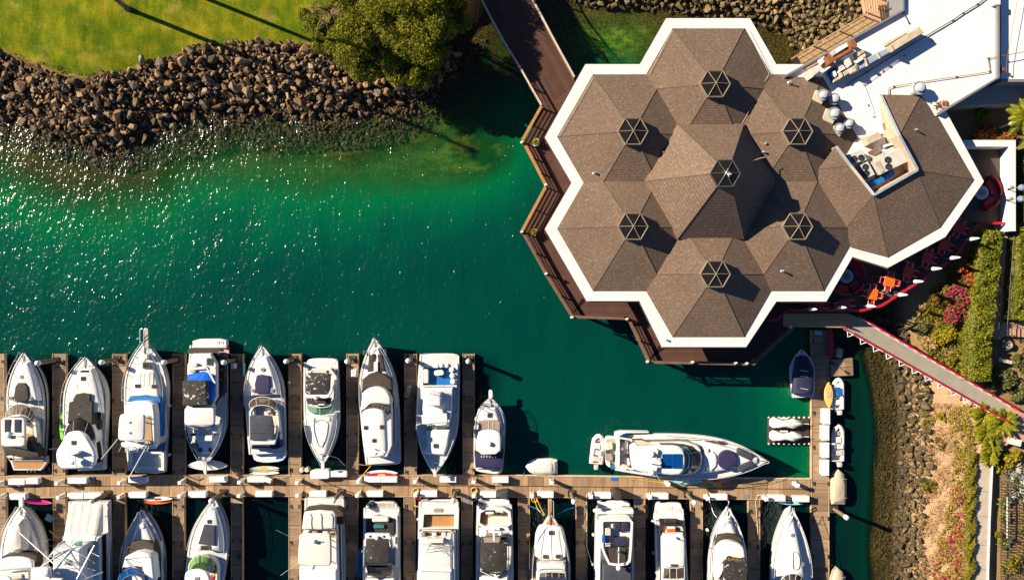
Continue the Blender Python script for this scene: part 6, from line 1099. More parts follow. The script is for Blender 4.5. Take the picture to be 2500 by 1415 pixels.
sl(b, 'bimini', [(178, 900), (200, 882), (470, 885), (484, 1000), (478, 1180), (440, 1204), (200, 1198), (182, 1160)], 3.9, 3.7, 'black_cover', .06, .10); screen(b, arcpts(355, 1230, 172, 160, 170, 10, 10), 2.2, arcpts(355, 1200, 155, 60, 170, 10, 10), 3.2, 'brown_glass', bars=2, frame='hull_dark'); sl(b, 'dashboard', [(190, 1210), (520, 1210), (520, 1380), (195, 1380)], 2.0, 1.4, 'vinyl', .03)
sl(b, 'foredeck_trunk', [(170, 1400), (540, 1400), (520, 1900), (200, 1900)], 2.2, 1.5, 'gel', .12, .05); tube(b, 'fender_line', [(120, 1060, 2.0), (165, 970, 2.2)], .03, 'white_plastic')
L4(); b = boat('motor_yacht', 'white motor yacht berthed stern out, with an open teak cockpit'); hull(b, (1105, 2450), (1128, 400), 535, zb=2.4, zs=1.5, p=2.3, tm=.42, sw=.95, rail=None, rim=.15); sl(b, 'swim_platform', [(872, 470), (890, 400), (960, 372), (1300, 368), (1380, 400), (1394, 500), (1300, 520), (1130, 500), (960, 520), (880, 500)], .9, .3, 'gel', .06, sm=1)
ring(b, 'cockpit_coaming', [(880, 500), (1390, 500), (1380, 790), (860, 790)], 2.1, 1.2, .42, 'gel', 0); sl(b, 'cockpit_sole', [(912, 545), (1330, 540), (1320, 775), (905, 775)], 1.62, 1.2, 'teak', .01); sl(b, 'cup_holder', rrect(1120, 512, 120, 38, 14), 2.16, 1.8, 'taupe', .02); dome(b, 1188, 452, .95, 28, .35, 'steel', 'winch'); sl(b, 'stern_pad', [(1205, 430), (1360, 480), (1350, 500), (1200, 460)], 1.1, .8, 'taupe', .02)
cabin(b, 'deckhouse', [(870, 800), (1340, 790), (1340, 1900), (850, 1900)], 3.0, 1.4, sm=0); sl(b, 'flybridge_sole', [(890, 790), (1310, 785), (1310, 860), (890, 860)], 3.1, 2.8, 'teak', .01); [cush(b, rrect(x, 822, 60, 44, 12), 3.6, m_) for x, m_ in ((925, 'taupe'), (1070, 'vinyl'), (1195, 'vinyl'), (1270, 'cream'))]; tube(b, 'flybridge_rail', [(880, 800, 3.9), (920, 768, 3.9), (1280, 768, 3.9), (1318, 810, 3.9), (1325, 1300, 3.9)], .05, 'white_plastic')
sl(b, 'coachroof', [(880, 870), (1290, 856), (1300, 1010), (1292, 1700), (872, 1700)], 4.0, 3.0, 'gel', .14, .05); sl(b, 'flybridge_box', [(970, 880), (1190, 880), (1190, 935), (960, 935)], 4.5, 3.9, 'gelw', .05); sl(b, 'visor', [(880, 1250), (1290, 1270), (1300, 1310), (880, 1300)], 4.2, 3.9, 'gel', .04); [tube(b, 'fishing_rod', [(random.uniform(900, 1200), random.uniform(900, 1060), 4.4), (random.uniform(900, 1240), random.uniform(940, 1080), 5.4)], .02, 'dark_metal') for _ in range(12)]; sl(b, 'screen_frame', [(1180, 1000), (1290, 1000), (1290, 1010), (1180, 1010)], 4.9, 4.0, 'gel', .02)
L5(); b = boat('motor_cruiser', 'white cruiser berthed stern out, with twin white radar domes and a rounded black bimini'); hull(b, (360, 2350), (358, 440), 478, zb=2.2, p=2.3, tm=.45, sw=.93, rail=None, rim=.14); sl(b, 'swim_platform', [(140, 420), (150, 365), (350, 348), (550, 362), (572, 480), (140, 480)], .85, .3, 'gel', .06, sm=1); sl(b, 'stern_pad', [(150, 380), (180, 375), (290, 440), (260, 460), (150, 400)], 1.0, .7, 'taupe', .02)
ring(b, 'cockpit_coaming', [(150, 470), (560, 470), (590, 740), (125, 740)], 2.0, 1.2, .25, 'gel', 1); sl(b, 'cockpit_sole', [(165, 500), (545, 495), (560, 730), (150, 730)], 1.55, 1.2, 'teak', .01); sl(b, 'cockpit_lounge', [(280, 600), (560, 585), (570, 725), (275, 725)], 1.95, 1.4, 'vinyl', .05, sm=1); [cush(b, rrect(x, y, w, h, 10, r_), 1.95, m_) for x, y, w, h, r_, m_ in ((200, 500, 80, 60, 0, 'vinyl'), (430, 510, 110, 60, 10, 'gelw'), (415, 545, 60, 40, 0, 'hull_dark'), (300, 545, 110, 30, 0, 'gel'))]
sl(b, 'radar_arch', [(170, 760), (200, 725), (520, 715), (560, 760), (545, 800), (470, 770), (250, 775), (190, 810)], 3.7, 3.3, 'gel', .05, sm=1); dome(b, 236, 795, 3.7, 46, .55); dome(b, 436, 795, 3.7, 34, .45); sl(b, 'mast', [(335, 720), (362, 720), (366, 910), (342, 910)], 4.3, 4.1, 'white_plastic', .03); tube(b, 'mast_leg', [(350, 760, 3.6), (350, 760, 4.2)], .07, 'white_plastic'); sl(b, 'cockpit_interior', [(190, 830), (520, 830), (530, 940), (190, 940)], 2.2, 1.4, 'taupe', .02); cush(b, rrect(465, 880, 70, 70, 8), 2.6, 'slate')
ring(b, 'bimini_frame', [(165, 900), (185, 850), (510, 840), (545, 900), (550, 1220), (480, 1320), (350, 1340), (220, 1310), (165, 1220)], 3.5, 3.3, .06, 'hull_dark', 1); sl(b, 'bimini', [(178, 945), (210, 932), (500, 938), (524, 960), (522, 1210), (508, 1300), (350, 1316), (190, 1290), (176, 1200)], 3.9, 3.7, 'black_spotted' if False else 'black_cover', .06, .12, sm=1); ring(b, 'windscreen_rim', [(170, 1260), (350, 1345), (540, 1270), (530, 1310), (350, 1385), (180, 1305)], 2.9, 1.6, .06, 'gel'); sl(b, 'foredeck_trunk', [(160, 1345), (350, 1388), (540, 1345), (520, 1900), (190, 1900)], 2.5, 1.5, 'gel', .12, .06)
L5(); b = boat('trawler_yacht', 'white trawler yacht with teak side decks and a wooden bow plank'); hull(b, (1090, 548), (1090, 2350), 500, zb=2.3, p=2.3, tm=.42, rail=(0, .45), rim=.16, deck='teak'); sl(b, 'bow_plank', rrect(1084, 480, 50, 240, 12), 2.55, 2.35, 'teak', .03); tube(b, 'pulpit_rail', [(1065, 600, 2.6), (1060, 385, 3.0), (1085, 368, 3.0), (1128, 385, 3.0), (1132, 600, 2.6)], .03)
sl(b, 'coachroof', [(885, 860), (930, 740), (970, 715), (1090, 705), (1210, 716), (1262, 760), (1292, 900), (1296, 1165), (890, 1165)], 2.6, 1.8, 'gel', .12, .05, sm=1); [hatch(b, x, y, w, h, 2.68) for x, y, w, h in ((1098, 800, 66, 56), (1020, 1110, 64, 52), (1188, 1108, 70, 52))]; [tube(b, 'deck_seam', [(x, 750, 2.68), (x2, 1140, 2.68)], .015, 'rail_grey') for x, x2 in ((1010, 950), (1098, 1098), (1185, 1240))]
sl(b, 'windscreen_recess', [(912, 1170), (1290, 1165), (1290, 1215), (912, 1215)], 2.75, 1.8, 'taupe', .02); sl(b, 'pilothouse_roof', [(912, 1230), (950, 1204), (1260, 1204), (1288, 1230), (1290, 1318), (915, 1318)], 3.8, 3.0, 'gel', .10, .05); tube(b, 'roof_stripe', [(940, 1285, 3.86), (1000, 1270, 3.9), (1200, 1270, 3.9), (1280, 1285, 3.86)], .03, 'navy'); screen(b, [(942, 1385), (1030, 1380), (1110, 1378), (1200, 1380), (1284, 1385)], 3.1, [(950, 1320), (1030, 1314), (1110, 1312), (1200, 1314), (1280, 1320)], 3.7, 'brown_glass', frame='white_plastic'); sl(b, 'awning', [(945, 1392), (1285, 1392), (1285, 1700), (945, 1700)], 3.8, 3.5, 'navy', .05); cabin(b, 'deckhouse', [(905, 1310), (1295, 1310), (1295, 1900), (905, 1900)], 3.0, 1.6, sm=0)
L6(); b = boat('flybridge_boat', 'white flybridge boat berthed stern out, with navy seats and dark foredeck cover'); hull(b, (425, 2350), (425, 480), 505, zb=2.2, p=2.3, tm=.45, sw=.94, rail=None, rim=.14, stripe='hull_dark'); sl(b, 'swim_platform', [(200, 500), (210, 398), (400, 378), (600, 390), (632, 420), (632, 505)], .85, .3, 'gel', .06); sl(b, 'platform_mat', rrect(575, 458, 100, 28, 3), .87, .8, 'hatch_grey', .005); sl(b, 'transom', [(190, 515), (680, 510), (680, 560), (190, 560)], 1.8, 1.0, 'gel', .06); sl(b, 'cockpit_sole', [(215, 545), (670, 545), (670, 640), (215, 640)], 1.55, 1.2, 'sage', .01); cush(b, rrect(465, 585, 260, 40, 14), 1.9, 'gelw'); cush(b, rrect(545, 595, 90, 30, 8), 1.95, 'aqua', 'towel')
ring(b, 'flybridge_coaming', [(248, 640), (300, 622), (640, 622), (672, 660), (655, 1000), (640, 1170), (600, 1215), (480, 1235), (350, 1215), (285, 1080), (255, 1000)], 3.5, 2.2, .22, 'gel', 0); sl(b, 'flybridge_sole', [(262, 645), (655, 645), (640, 1190), (480, 1215), (350, 1195), (270, 1000)], 3.0, 1.4, 'gelw', .02); [cush(b, rrect(x, 726, 102, 108, 22), 3.55, 'navy', th=.2) for x in (471, 570)]; cush(b, [(430, 865), (590, 862), (602, 975), (470, 980), (442, 930)], 3.5, 'navy', th=.2); sl(b, 'table', rrect(345, 790, 70, 90, 10), 3.6, 3.0, 'cream', .03); cush(b, rrect(350, 850, 80, 60, 8), 3.3, 'cream')
[sl(b, 'hatch_panel', rrect(x, 1098, w, 206, 5), 3.4, 3.0, 'brown_cover', .03) for x, w in ((418, 124), (552, 118))]; tube(b, 'centre_bar', [(484, 985, 3.9), (482, 1200, 3.9)], .05, 'white_plastic'); sl(b, 'compass', disc(482, 1052, 18), 3.95, 3.6, 'teal_glass', .03); helm(b, 340, 945, 3.3, 40); sl(b, 'blue_bag', rrect(288, 880, 44, 96, 14), 3.8, 3.4, 'blue_cover', .06); dome(b, 480, 1252, 3.6, 34, .35); sl(b, 'fender_basket', rrect(668, 650, 44, 60, 6), 2.7, 2.0, 'hull_dark', .04); sl(b, 'foredeck_cover', [(285, 1222), (480, 1240), (650, 1215), (655, 1900), (270, 1900)], 3.0, 1.6, 'slate', .08, .06); sl(b, 'side_deck', [(190, 620), (245, 640), (250, 1100), (240, 1900), (175, 1900)], 1.9, 1.2, 'gel', .05)
L6(); b = boat('motor_cruiser', 'white cruiser berthed stern out, with an orange cockpit table and long white roof'); hull(b, (1215, 2350), (1142, 500), 405, zb=2.0, p=2.3, tm=.5, sw=.9, rail=None, rim=.13); sl(b, 'swim_platform', [(962, 500), (980, 420), (1010, 408), (1270, 408), (1300, 425), (1330, 560), (1330, 610), (955, 600)], .85, .3, 'gel', .06, sm=1); sl(b, 'fuel_plate', rrect(1140, 466, 86, 24, 3), .90, .7, 'nonskid_grey', .01)
sl(b, 'transom', [(955, 560), (1335, 560), (1345, 640), (950, 640)], 1.7, 1.0, 'gel', .08); sl(b, 'door_opening', [(1008, 612), (1075, 615), (1070, 700), (1030, 720)], 1.78, 1.5, 'hull_dark', .02); cush(b, rrect(1163, 650, 168, 58, 10), 2.0, 'black_cover'); ring(b, 'cockpit_coaming', [(1000, 760), (1040, 690), (1180, 678), (1310, 690), (1350, 760), (1345, 830), (1040, 830), (1010, 800)], 2.1, 1.2, .12, 'hull_dark', 1); sl(b, 'cockpit_sole', [(1015, 760), (1050, 700), (1180, 688), (1300, 700), (1338, 760), (1338, 840), (1020, 840)], 1.75, 1.3, 'cream', .01); sl(b, 'table', rrect(1175, 782, 106, 54, 8), 2.35, 1.8, 'orange', .03); cush(b, rrect(1175, 735, 110, 30, 8), 2.1, 'vinyl')
cabin(b, 'deckhouse', [(1040, 850), (1345, 850), (1355, 1900), (1050, 1900)], 2.4, 1.2, sm=0); sl(b, 'hardtop', [(1048, 880), (1075, 818), (1325, 812), (1345, 870), (1348, 1060), (1342, 1235), (1300, 1252), (1080, 1252), (1058, 1225)], 3.2, 2.6, 'gel', .10, .06); sl(b, 'name_strip', rrect(1207, 1223, 86, 26, 3), 3.30, 3.1, 'brown_cover', .005); screen(b, [(1058, 1392), (1150, 1398), (1240, 1398), (1340, 1388)], 2.5, [(1072, 1255), (1150, 1258), (1240, 1258), (1340, 1248)], 3.1, 'brown_glass', frame='white_plastic'); sl(b, 'dashboard', [(1075, 1262), (1335, 1255), (1335, 1390), (1065, 1390)], 2.45, 1.5, 'cream', .02); cush(b, rrect(1190, 1295, 62, 46, 4), 2.7, 'navy', 'cover'); dome(b, 1220, 862, 3.28, 18, .25); tube(b, 'aerial', [(1220, 870, 3.3), (1275, 915, 4.6)], .04, 'white_plastic')
L7(); b = boat('motor_cruiser', 'white cruiser with a thickly spotted black bimini and an arched brown visor'); hull(b, (412, 458), (392, 2350), 498, zb=2.1, p=2.5, tm=.46, rail=(0, .45), rim=.16, stripe='stripe_blue'); trunk(b, .07, .27, .42, .74, 2.3); hatch(b, 432, 657, 25, 25, 2.38, round_=True, mat='hatch_grey')
cabin(b, 'deckhouse', [(250, 1000), (290, 850), (420, 815), (560, 850), (615, 980), (650, 1900), (250, 1900)], 2.7, 1.3); sl(b, 'windscreen_visor', [(245, 1000), (260, 882), (330, 832), (420, 816), (520, 830), (592, 872), (612, 985), (560, 935), (450, 912), (350, 930), (280, 985)], 2.9, 2.0, 'brown_cover', .08); sl(b, 'hardtop_front', [(258, 1110), (280, 988), (350, 928), (450, 913), (560, 936), (627, 992), (642, 1145), (560, 1092), (450, 1080), (355, 1112), (312, 1185), (305, 1420), (250, 1420)], 3.7, 2.6, 'gel', .12, .04, sm=1); screen(b, arcpts(480, 1185, 162, 95, 180, 360, 8), 3.5, arcpts(480, 1210, 140, 60, 185, 355, 8), 4.0, 'brown_glass', frame='teak'); sl(b, 'flybridge_sole', [(320, 1180), (645, 1180), (650, 1600), (320, 1600)], 3.2, 2.6, 'cream', .02)
sl(b, 'bimini', [(355, 1185), (380, 1162), (640, 1180), (662, 1200), (668, 1600), (360, 1600)], 4.2, 4.0, 'black_spotted', .06, .06); sl(b, 'side_panel', [(312, 1190), (352, 1230), (350, 1420), (320, 1420)], 3.6, 2.7, 'slate', .03)
L7(); b = boat('motor_cruiser', 'white cruiser with a long bare foredeck, one round hatch and a dark arched windscreen'); hull(b, (1235, 452), (1238, 2450), 522, zb=2.2, p=2.0, tm=.46, rail=(0, .45), rim=.18); trunk(b, .07, .46, .42, .66, 2.4, crown=.08); hatch(b, 1250, 830, 27, 27, 2.48, round_=True, mat='hatch_grey'); [sl(b, 'deck_light', arcpts(x, 1210, 28, 34, a, a + 180, 8), 2.40, 2.0, 'hatch_grey', .02) for x, a in ((1132, 90), (1385, -90))]; ring(b, 'sunpad_outline', [(1255, 1040), (1310, 1045), (1350, 1110), (1345, 1260), (1300, 1282), (1255, 1282)], 2.53, 2.4, .04, 'nonskid_grey', 1)
screen(b, arcpts(1255, 1430, 150, 100, 180, 360, 10), 2.5, arcpts(1255, 1500, 120, 80, 185, 355, 10), 3.4, 'dark_glass', bars=2); sl(b, 'dashboard', arcpts(1255, 1432, 138, 84, 180, 360, 10), 2.6, 2.0, 'hull_dark', .02)
# ---------------------------------------------------------------- small craft
def kayak(name, label, cat, pts_axis, w, z, mat, deckmat=None, group=None, th=.28, cat2=None):
    (x0, y0), (x1, y1) = pts_axis; P0, P1 = QW((x0, y0), z), QW((x1, y1), z); d = P1 - P0; L_ = d.length; u = d.normalized(); n = Vector((-u.y, u.x, 0)); t = thing(name, (P0 + P1) / 2 - Vector((0, 0, th)), label, cat, group)
    K = 16; up = Vector((0, 0, 1)); rows = []
    for i in range(K + 1):
        f = i / K; hw = w / 2 * max(.04, math.sin(math.pi * min(max(f, .01), .99)) ** .62); c = P0 + d * f; lift = .12 * abs(2 * f - 1) ** 3
        rows.append([c + n * hw * a + up * (b_ * th + lift) for a, b_ in ((-.5, -1), (-1, -.45), (-.9, -.1), (0, .0), (.9, -.1), (1, -.45), (.5, -1))])
    g = G(); g.rings(rows, cap0=True); mk('hull', g, mat, t, sharp=50)
    g = G(); q = [P0 + d * f + n * (w * .24 * s) + up * .015 for f, s in ((.36, -1), (.36, 1), (.6, 1), (.6, -1))]; g.prism(q, z - .05, .01); mk('seat_pad', g, deckmat or 'dark_metal', t, sharp=0); g = G(); g.tube([P0 + d * .03 + up * .14, P0 + d * .07 + up * .12], .03, 4); mk('grab_handle', g, 'dark_metal', t); return t
A_(); kayak('kayak', 'lime green kayak hung alongside the black-sunpad cruiser', 'kayak', ((520, 760), (512, 985)), .75, 1.1, 'lime')
B_z(); kayak('paddleboard', 'long white board floating across the slip under the blue-tarp yacht bow', 'paddleboard', ((603, 1197), (930, 1196)), 1.05, .45, 'white_plastic', 'gelw', th=.2)
zone(1250, 1000, 3.676); kayak('kayak', 'pale aqua kayak lying on the walkway edge beside the big motor yacht', 'kayak', ((1415, 628), (1720, 636)), .82, 1.0, 'aqua', 'white_plastic'); kayak('kayak', 'pink and orange kayak on the walkway edge near the yacht bow', 'kayak', ((1712, 640), (1972, 612)), .85, 1.1, 'pink', 'orange')
zone(1850, 780, 2.72); kayak('kayak', 'yellow kayak lying lengthwise on the edge of the side pier', 'kayak', ((472, 415), (474, 582)), .85, .95, 'kayak_yellow', 'tan_cover'); kayak('kayak', 'long crimson kayak standing along the upper end of the side pier', 'kayak', ((482, 60), (488, 258)), .72, .95, 'red', 'red')
L1(); kayak('kayak', 'magenta kayak tied across the head of the beige-canvas berth', 'kayak', ((300, 382), (680, 412)), .55, .5, 'magenta', 'magenta'); L2(); kayak('paddleboard', 'orange paddleboard lying under a white one at the brown-visor berth', 'paddleboard', ((385, 400), (748, 380)), .62, .45, 'orange', 'yellow', th=.18); kayak('paddleboard', 'white paddleboard with red marks lying over the orange one', 'paddleboard', ((388, 368), (752, 352)), .42, .8, 'white_plastic', 'red', th=.18)
L4(); kayak('kayak', 'bright blue kayak floating beside the grey-platform cruiser', 'kayak', ((108, 992), (104, 1400)), .80, .55, 'kayak_blue', 'blue_cover'); L3(); 
C_(); [kayak('paddleboard', lab, 'paddleboard', ((170, y), (410, y - 6)), .42, z, m_, d_, 'paddleboards stacked behind the navy-bimini cruiser', th=.1) for y, z, m_, d_, lab in ((1262, .75, 'white_plastic', 'gelw', 'white paddleboard, lowest of the stack behind the navy-bimini cruiser'), (1240, .8, 'sage', 'yellow', 'green paddleboard in the middle of the stack behind the navy-bimini cruiser'), (1224, .9, 'cream', 'yellow', 'cream paddleboard with yellow pads, top of the stack behind the navy-bimini cruiser'))]
D_(); [kayak('paddleboard', lab, 'paddleboard', ((188, y), (440, y + 2)), .5, z, m_, d_, 'boards behind the twin-dark-pad yacht', th=.12) for y, z, m_, d_, lab in ((1256, .75, 'white_plastic', 'aqua', 'white paddleboard at the water edge behind the twin-dark-pad yacht'), (1276, .8, 'red', 'pink', 'red-rimmed paddleboard against the dock boxes of the twin-dark-pad yacht'))]
L7(); kayak('paddleboard', 'thin pale blue board across the head of the bare-foredeck berth', 'paddleboard', ((1050, 405), (1400, 418)), .38, .55, 'aqua', 'kayak_blue', th=.12)
def rib(name, label, cx, cy, L_, Wd, rot, tube_mat='hypalon', cover=None, motor=True, cat='inflatable boat', seats=()):
    c = W(cx, cy, .55); c.z = 0; t = thing(name, c, label, cat); ca, sa = math.cos(R(rot)), math.sin(R(rot)); P = lambda x, y, z: c + Vector((x * ca - y * sa, x * sa + y * ca, z)); r = Wd * .17
    path = [P(-L_ / 2, -Wd / 2 + r, .42), P(L_ * .15, -Wd / 2 + r, .44), P(L_ * .36, -Wd * .30, .50), P(L_ * .47, -Wd * .12, .56), P(L_ * .49, 0, .58), P(L_ * .47, Wd * .12, .56), P(L_ * .36, Wd * .30, .50), P(L_ * .15, Wd / 2 - r, .44), P(-L_ / 2, Wd / 2 - r, .42)]
    if cover:
        q = [P(-L_ * .5, -Wd * .42, .8), P(-L_ * .3, -Wd * .5, .85), P(L_ * .15, -Wd * .5, .85), P(L_ * .38, -Wd * .32, .85), P(L_ * .5, 0, .85), P(L_ * .38, Wd * .32, .85), P(L_ * .15, Wd * .5, .85), P(-L_ * .3, Wd * .5, .85), P(-L_ * .5, Wd * .42, .8)]
        g = G(); g.prism(q, .1, .16, -.02, .22); mk('cover', g, cover, t, sharp=45)
        for k in range(3): x = L_ * (-.3 + .27 * k); g = G(); g.tube([P(x, -Wd * .46, .86), P(x, -Wd * .2, 1.0), P(x, Wd * .2, 1.0), P(x, Wd * .46, .86)], .02, 4); mk('tie_strap', g, 'rope', t)
    else:
        g = G(); g.tube(path, r, 8); mk('tube', g, tube_mat, t, sharp=60); g = G(); g.prism([P(-L_ / 2, -Wd * .3, .34), P(L_ * .25, -Wd * .3, .34), P(L_ * .42, 0, .36), P(L_ * .25, Wd * .3, .34), P(-L_ / 2, Wd * .3, .34)], .05, .02); mk('floor', g, 'nonskid_grey', t, sharp=0)
        for k, (x, y, w, d_, h, m_) in enumerate(seats): g = G(); g.box(P(x, y, .34), w, d_, h, R(rot), .05); mk('seat', g, m_, t, sharp=0)
        g = G(); g.box(P(-L_ / 2 + .06, 0, .2), .10, Wd * .62, .45, R(rot)); mk('transom', g, 'gel', t, sharp=0); g = G(); wc = P(L_ * .0, Wd * .1, .9); g.tube([wc + Vector((math.cos(a) * .17, math.sin(a) * .17, 0)) for a in [k * math.pi / 5 for k in range(11)]], .025, 4); mk('steering_wheel', g, 'dark_metal', t)
    if motor: g = G(); g.prism([P(-L_ / 2 - .5, -.17, 1.05), P(-L_ / 2 - .05, -.2, 1.05), P(-L_ / 2 - .05, .2, 1.05), P(-L_ / 2 - .5, .17, 1.05)], .5, .12, 0, .04); g.box(P(-L_ / 2 - .25, 0, -.4), .18, .12, 1.0, R(rot)); mk('outboard', g, 'box_grey', t, sharp=30)
    return t
S3 = [(-.9, 0, .5, .75, .34, 'cream'), (-.25, -.1, .45, .55, .55, 'white_plastic'), (.35, .05, .6, .6, .35, 'vinyl'), (1.0, 0, .5, .5, .25, 'taupe')]
rib('tender', 'white inflatable tender carried crosswise at the stern of the big motor yacht', 1459, 1097, 2.75, 1.35, 84, seats=S3, motor=True)
zone(1250, 1000, 3.676); [duct(nm, lab, cat, q, z1, .85, m_) for nm, lab, cat, q, z1, m_ in (('deck_chair', 'beige folded chair on the yacht swim platform beside the tender', 'chair', [(842, 300), (900, 295), (905, 350), (860, 362)], 1.3, 'cream'), ('deck_chair', 'taupe cushioned chair on the yacht swim platform, lower one', 'chair', [(838, 398), (890, 390), (908, 440), (880, 462), (840, 452)], 1.3, 'taupe'), ('round_bin', 'dark round pot between the two chairs on the yacht platform', 'bin', disc(858, 378, 20), 1.2, 'slate'), ('gear_crate', 'blue crate hanging at the lower corner of the yacht platform', 'crate', [(880, 505), (900, 490), (918, 520), (895, 538)], 1.2, 'blue_cover'), ('gear_bag', 'white bag beside the blue crate on the yacht platform', 'bag', [(845, 480), (880, 470), (885, 515), (865, 510)], 1.2, 'pale_cover'))]
rib('covered_dinghy', 'small dinghy under a white cover tied to the walkway, away from other boats', 1322, 1138, 3.1, 1.55, 180, cover='pale_cover', motor=False, cat='dinghy')
rib('open_dinghy', 'white open dinghy with a blue cloth, floating beside the yellow kayak', 2047, 962, 2.9, 1.25, 90, seats=[(-.8, .0, .5, .8, .3, 'white_plastic'), (.2, 0, .8, .85, .32, 'blue_cover'), (.9, 0, .5, .8, .3, 'white_plastic')], tube_mat='white_plastic', cat='dinghy')
t = rib('inflatable_boat', 'white inflatable boat with seats and an outboard beside the ribbed dock boxes', 2047, 1082, 3.4, 1.30, 90, seats=S3)
rib('covered_dinghy', 'dinghy under a tan tied cover at the outer side of the walkway corner', 2046, 1187, 3.4, 1.55, 90, cover='tan_cover', cat='dinghy', motor=False); rib('covered_dinghy', 'second dinghy under a tan cover at the picture bottom along the side pier', 2044, 1424, 3.2, 1.5, 90, cover='tan_cover', cat='dinghy', motor=False)
zone(1850, 780, 2.72); b = boat('runabout', 'small runabout under a navy cover moored at the upper side pier', 'boat'); hull(b, (292, 196), (303, 515), 160, zb=1.2, zs=.9, p=2.3, tm=.5, sw=.85, rail=None, rim=.12, rake=.6); sl(b, 'cover', [(258, 252), (300, 240), (335, 246), (366, 300), (378, 340), (374, 420), (360, 505), (240, 494), (242, 380)], 1.55, .8, 'navy', .12, .12); [tube(b, 'cover_strap', [(285, y, 1.72), (335, y + 8, 1.72)], .025, 'lid_white') for y in (335, 372, 455)]
fl = thing('cube_pontoon', W(1926, 1050, 0), 'dark floating cube pontoon carrying the two covered jet skis', 'pontoon')
for i in range(8):
    for j in range(5):
        a = QW((72 + i * 34, 648 + j * 35), .35); c = QW((72 + (i + 1) * 34 - 1, 648 + (j + 1) * 35 - 1), .35); g = G(); g.prism([a, Vector((c.x, a.y, .35)), c, Vector((a.x, c.y, .35))], -.1, .04); mk('float_cube', g, 'brown_cover', fl, sharp=0)
for i in range(9): 
    for j in (648, 822): g = G(); g.lathe(QW((72 + i * 33.5, j), .3), [(.10, 0), (.10, .12), (.03, .16)], 8); mk('cube_pin', g, 'box_grey', fl)
for y, n in ((690, 'upper'), (776, 'lower')):
    t = thing('jet_ski', QW((195, y), .4), f'{n} of two jet skis under white covers on the dark pontoon', 'jet ski', 'covered jet skis'); top = [(92, y + 2), (96, y - 22), (112, y - 33), (140, y - 28), (175, y - 14), (225, y - 18), (240, y - 26), (262, y - 20), (300, y - 6), (304, y + 6), (270, y + 20), (240, y + 34), (222, y + 30), (180, y + 22), (140, y + 30), (110, y + 30), (95, y + 18)]
    g = G(); g.prism([QW(p, 1.15) for p in top], .55, .14, .05, .18); mk('cover', g, 'lid_white', t, sharp=45); g = G(); g.prism([QW(p, .6) for p in [(84, y), (100, y - 36), (250, y - 32), (305, y - 12), (305, y + 14), (250, y + 36), (100, y + 36)]], .3, .06); mk('hull', g, 'brown_cover', t, sharp=0); g = G(); g.tube([QW((300, y), .9), QW((340, y + 2), .9)], .04, 4); mk('tow_strap', g, 'white_plastic', t)
    for s in (-1, 1): g = G(); g.prism([QW(p, .75) for p in rrect(178, y + 27 * s - 8, 48, 9, 2)], .5, .02); mk('bunk_pad', g, 'lid_white', t, sharp=0)
t = thing('swim_float', W(2055, 898, 0), 'square weathered timber float with crossed paddles on top', 'float'); zone(1850, 780, 2.72)
for i in range(3):
    for j in range(2):
        f = lambda u, v: QW((482 + 150 * u + 6 * v, 266 - 12 * u + 112 * v + 6 * u * v), .55); u0, u1, v0, v1 = i / 3, (i + .97) / 3, j / 2, (j + .97) / 2; g = G(); g.prism([f(u0, v0), f(u1, v0), f(u1, v1), f(u0, v1)], -.1, .02); mk('board_panel', g, 'finger_wood', t, sharp=0)
o = thing('paddle', QW((545, 318), .6), 'double-bladed paddle lying diagonally on the square timber float', 'paddle'); g = G(); g.tube([QW((488, 285), .62), QW((600, 352), .62)], .03, 5); mk('shaft', g, 'dark_metal', o)
for x, y in ((496, 288), (592, 350)): g = G(); g.prism([QW(p, .64) for p in smooth(rrect(x, y, 34, 16, 6, 32))], .58, .01); mk('blade', g, 'rubber', o)
# fenders, ropes and gear
def fender(x, y, z, label, r=.14, L_=.5, horiz=False): p = W(x, y, z); t = thing('fender', p - Vector((0, 0, L_)), label, 'fender', 'white fenders hanging from boats'); g = G(); g.lathe(p - Vector((0, 0, L_)), [(.03, 0), (r, .1), (r, L_ - .1), (.04, L_), (.03, L_ + .06)], 9); mk('body', g, 'white_plastic', t); g = G(); g.tube([p, p + Vector((.0, 0, .35))], .012, 3); mk('line', g, 'rope', t)
for x, y, z, n in ((1595, 1274, .7, 'beside the orange-table cruiser, upper one'), (1596, 1350, .7, 'beside the orange-table cruiser, lower one'), (1449, 1306, .8, 'beside the navy-seated flybridge boat, upper one'), (1447, 1378, .8, 'beside the navy-seated flybridge boat, lower one'), (1452, 1247, .7, 'at the stern corner of the navy-seated flybridge boat'), (1728, 1294, .6, 'beside the spotted-bimini cruiser'), (411, 991, 1.0, 'on the flank of the blue-banded sportfisher, upper one'), (410, 1110, 1.0, 'on the flank of the blue-banded sportfisher, lower one'), (705, 933, .6, 'on the finger edge beside the navy-bimini cruiser'), (553, 1357, .9, 'beside the lime-windscreen cruiser'), (1019, 1268, .8, 'beside the teak-cockpit yacht'), (841, 1252, .8, 'beside the ribbed-canopy yacht')): fender(x, y, z, f'white fender hanging {n}')
def rope(name, label, pts, mat='rope', r=.035, cat='rope'): P = [W(*p) for p in pts]; t = thing(name, P[0], label, cat, 'mooring lines and hoses'); g = G(); g.tube(P, r, 4); mk('strand', g, mat, t)
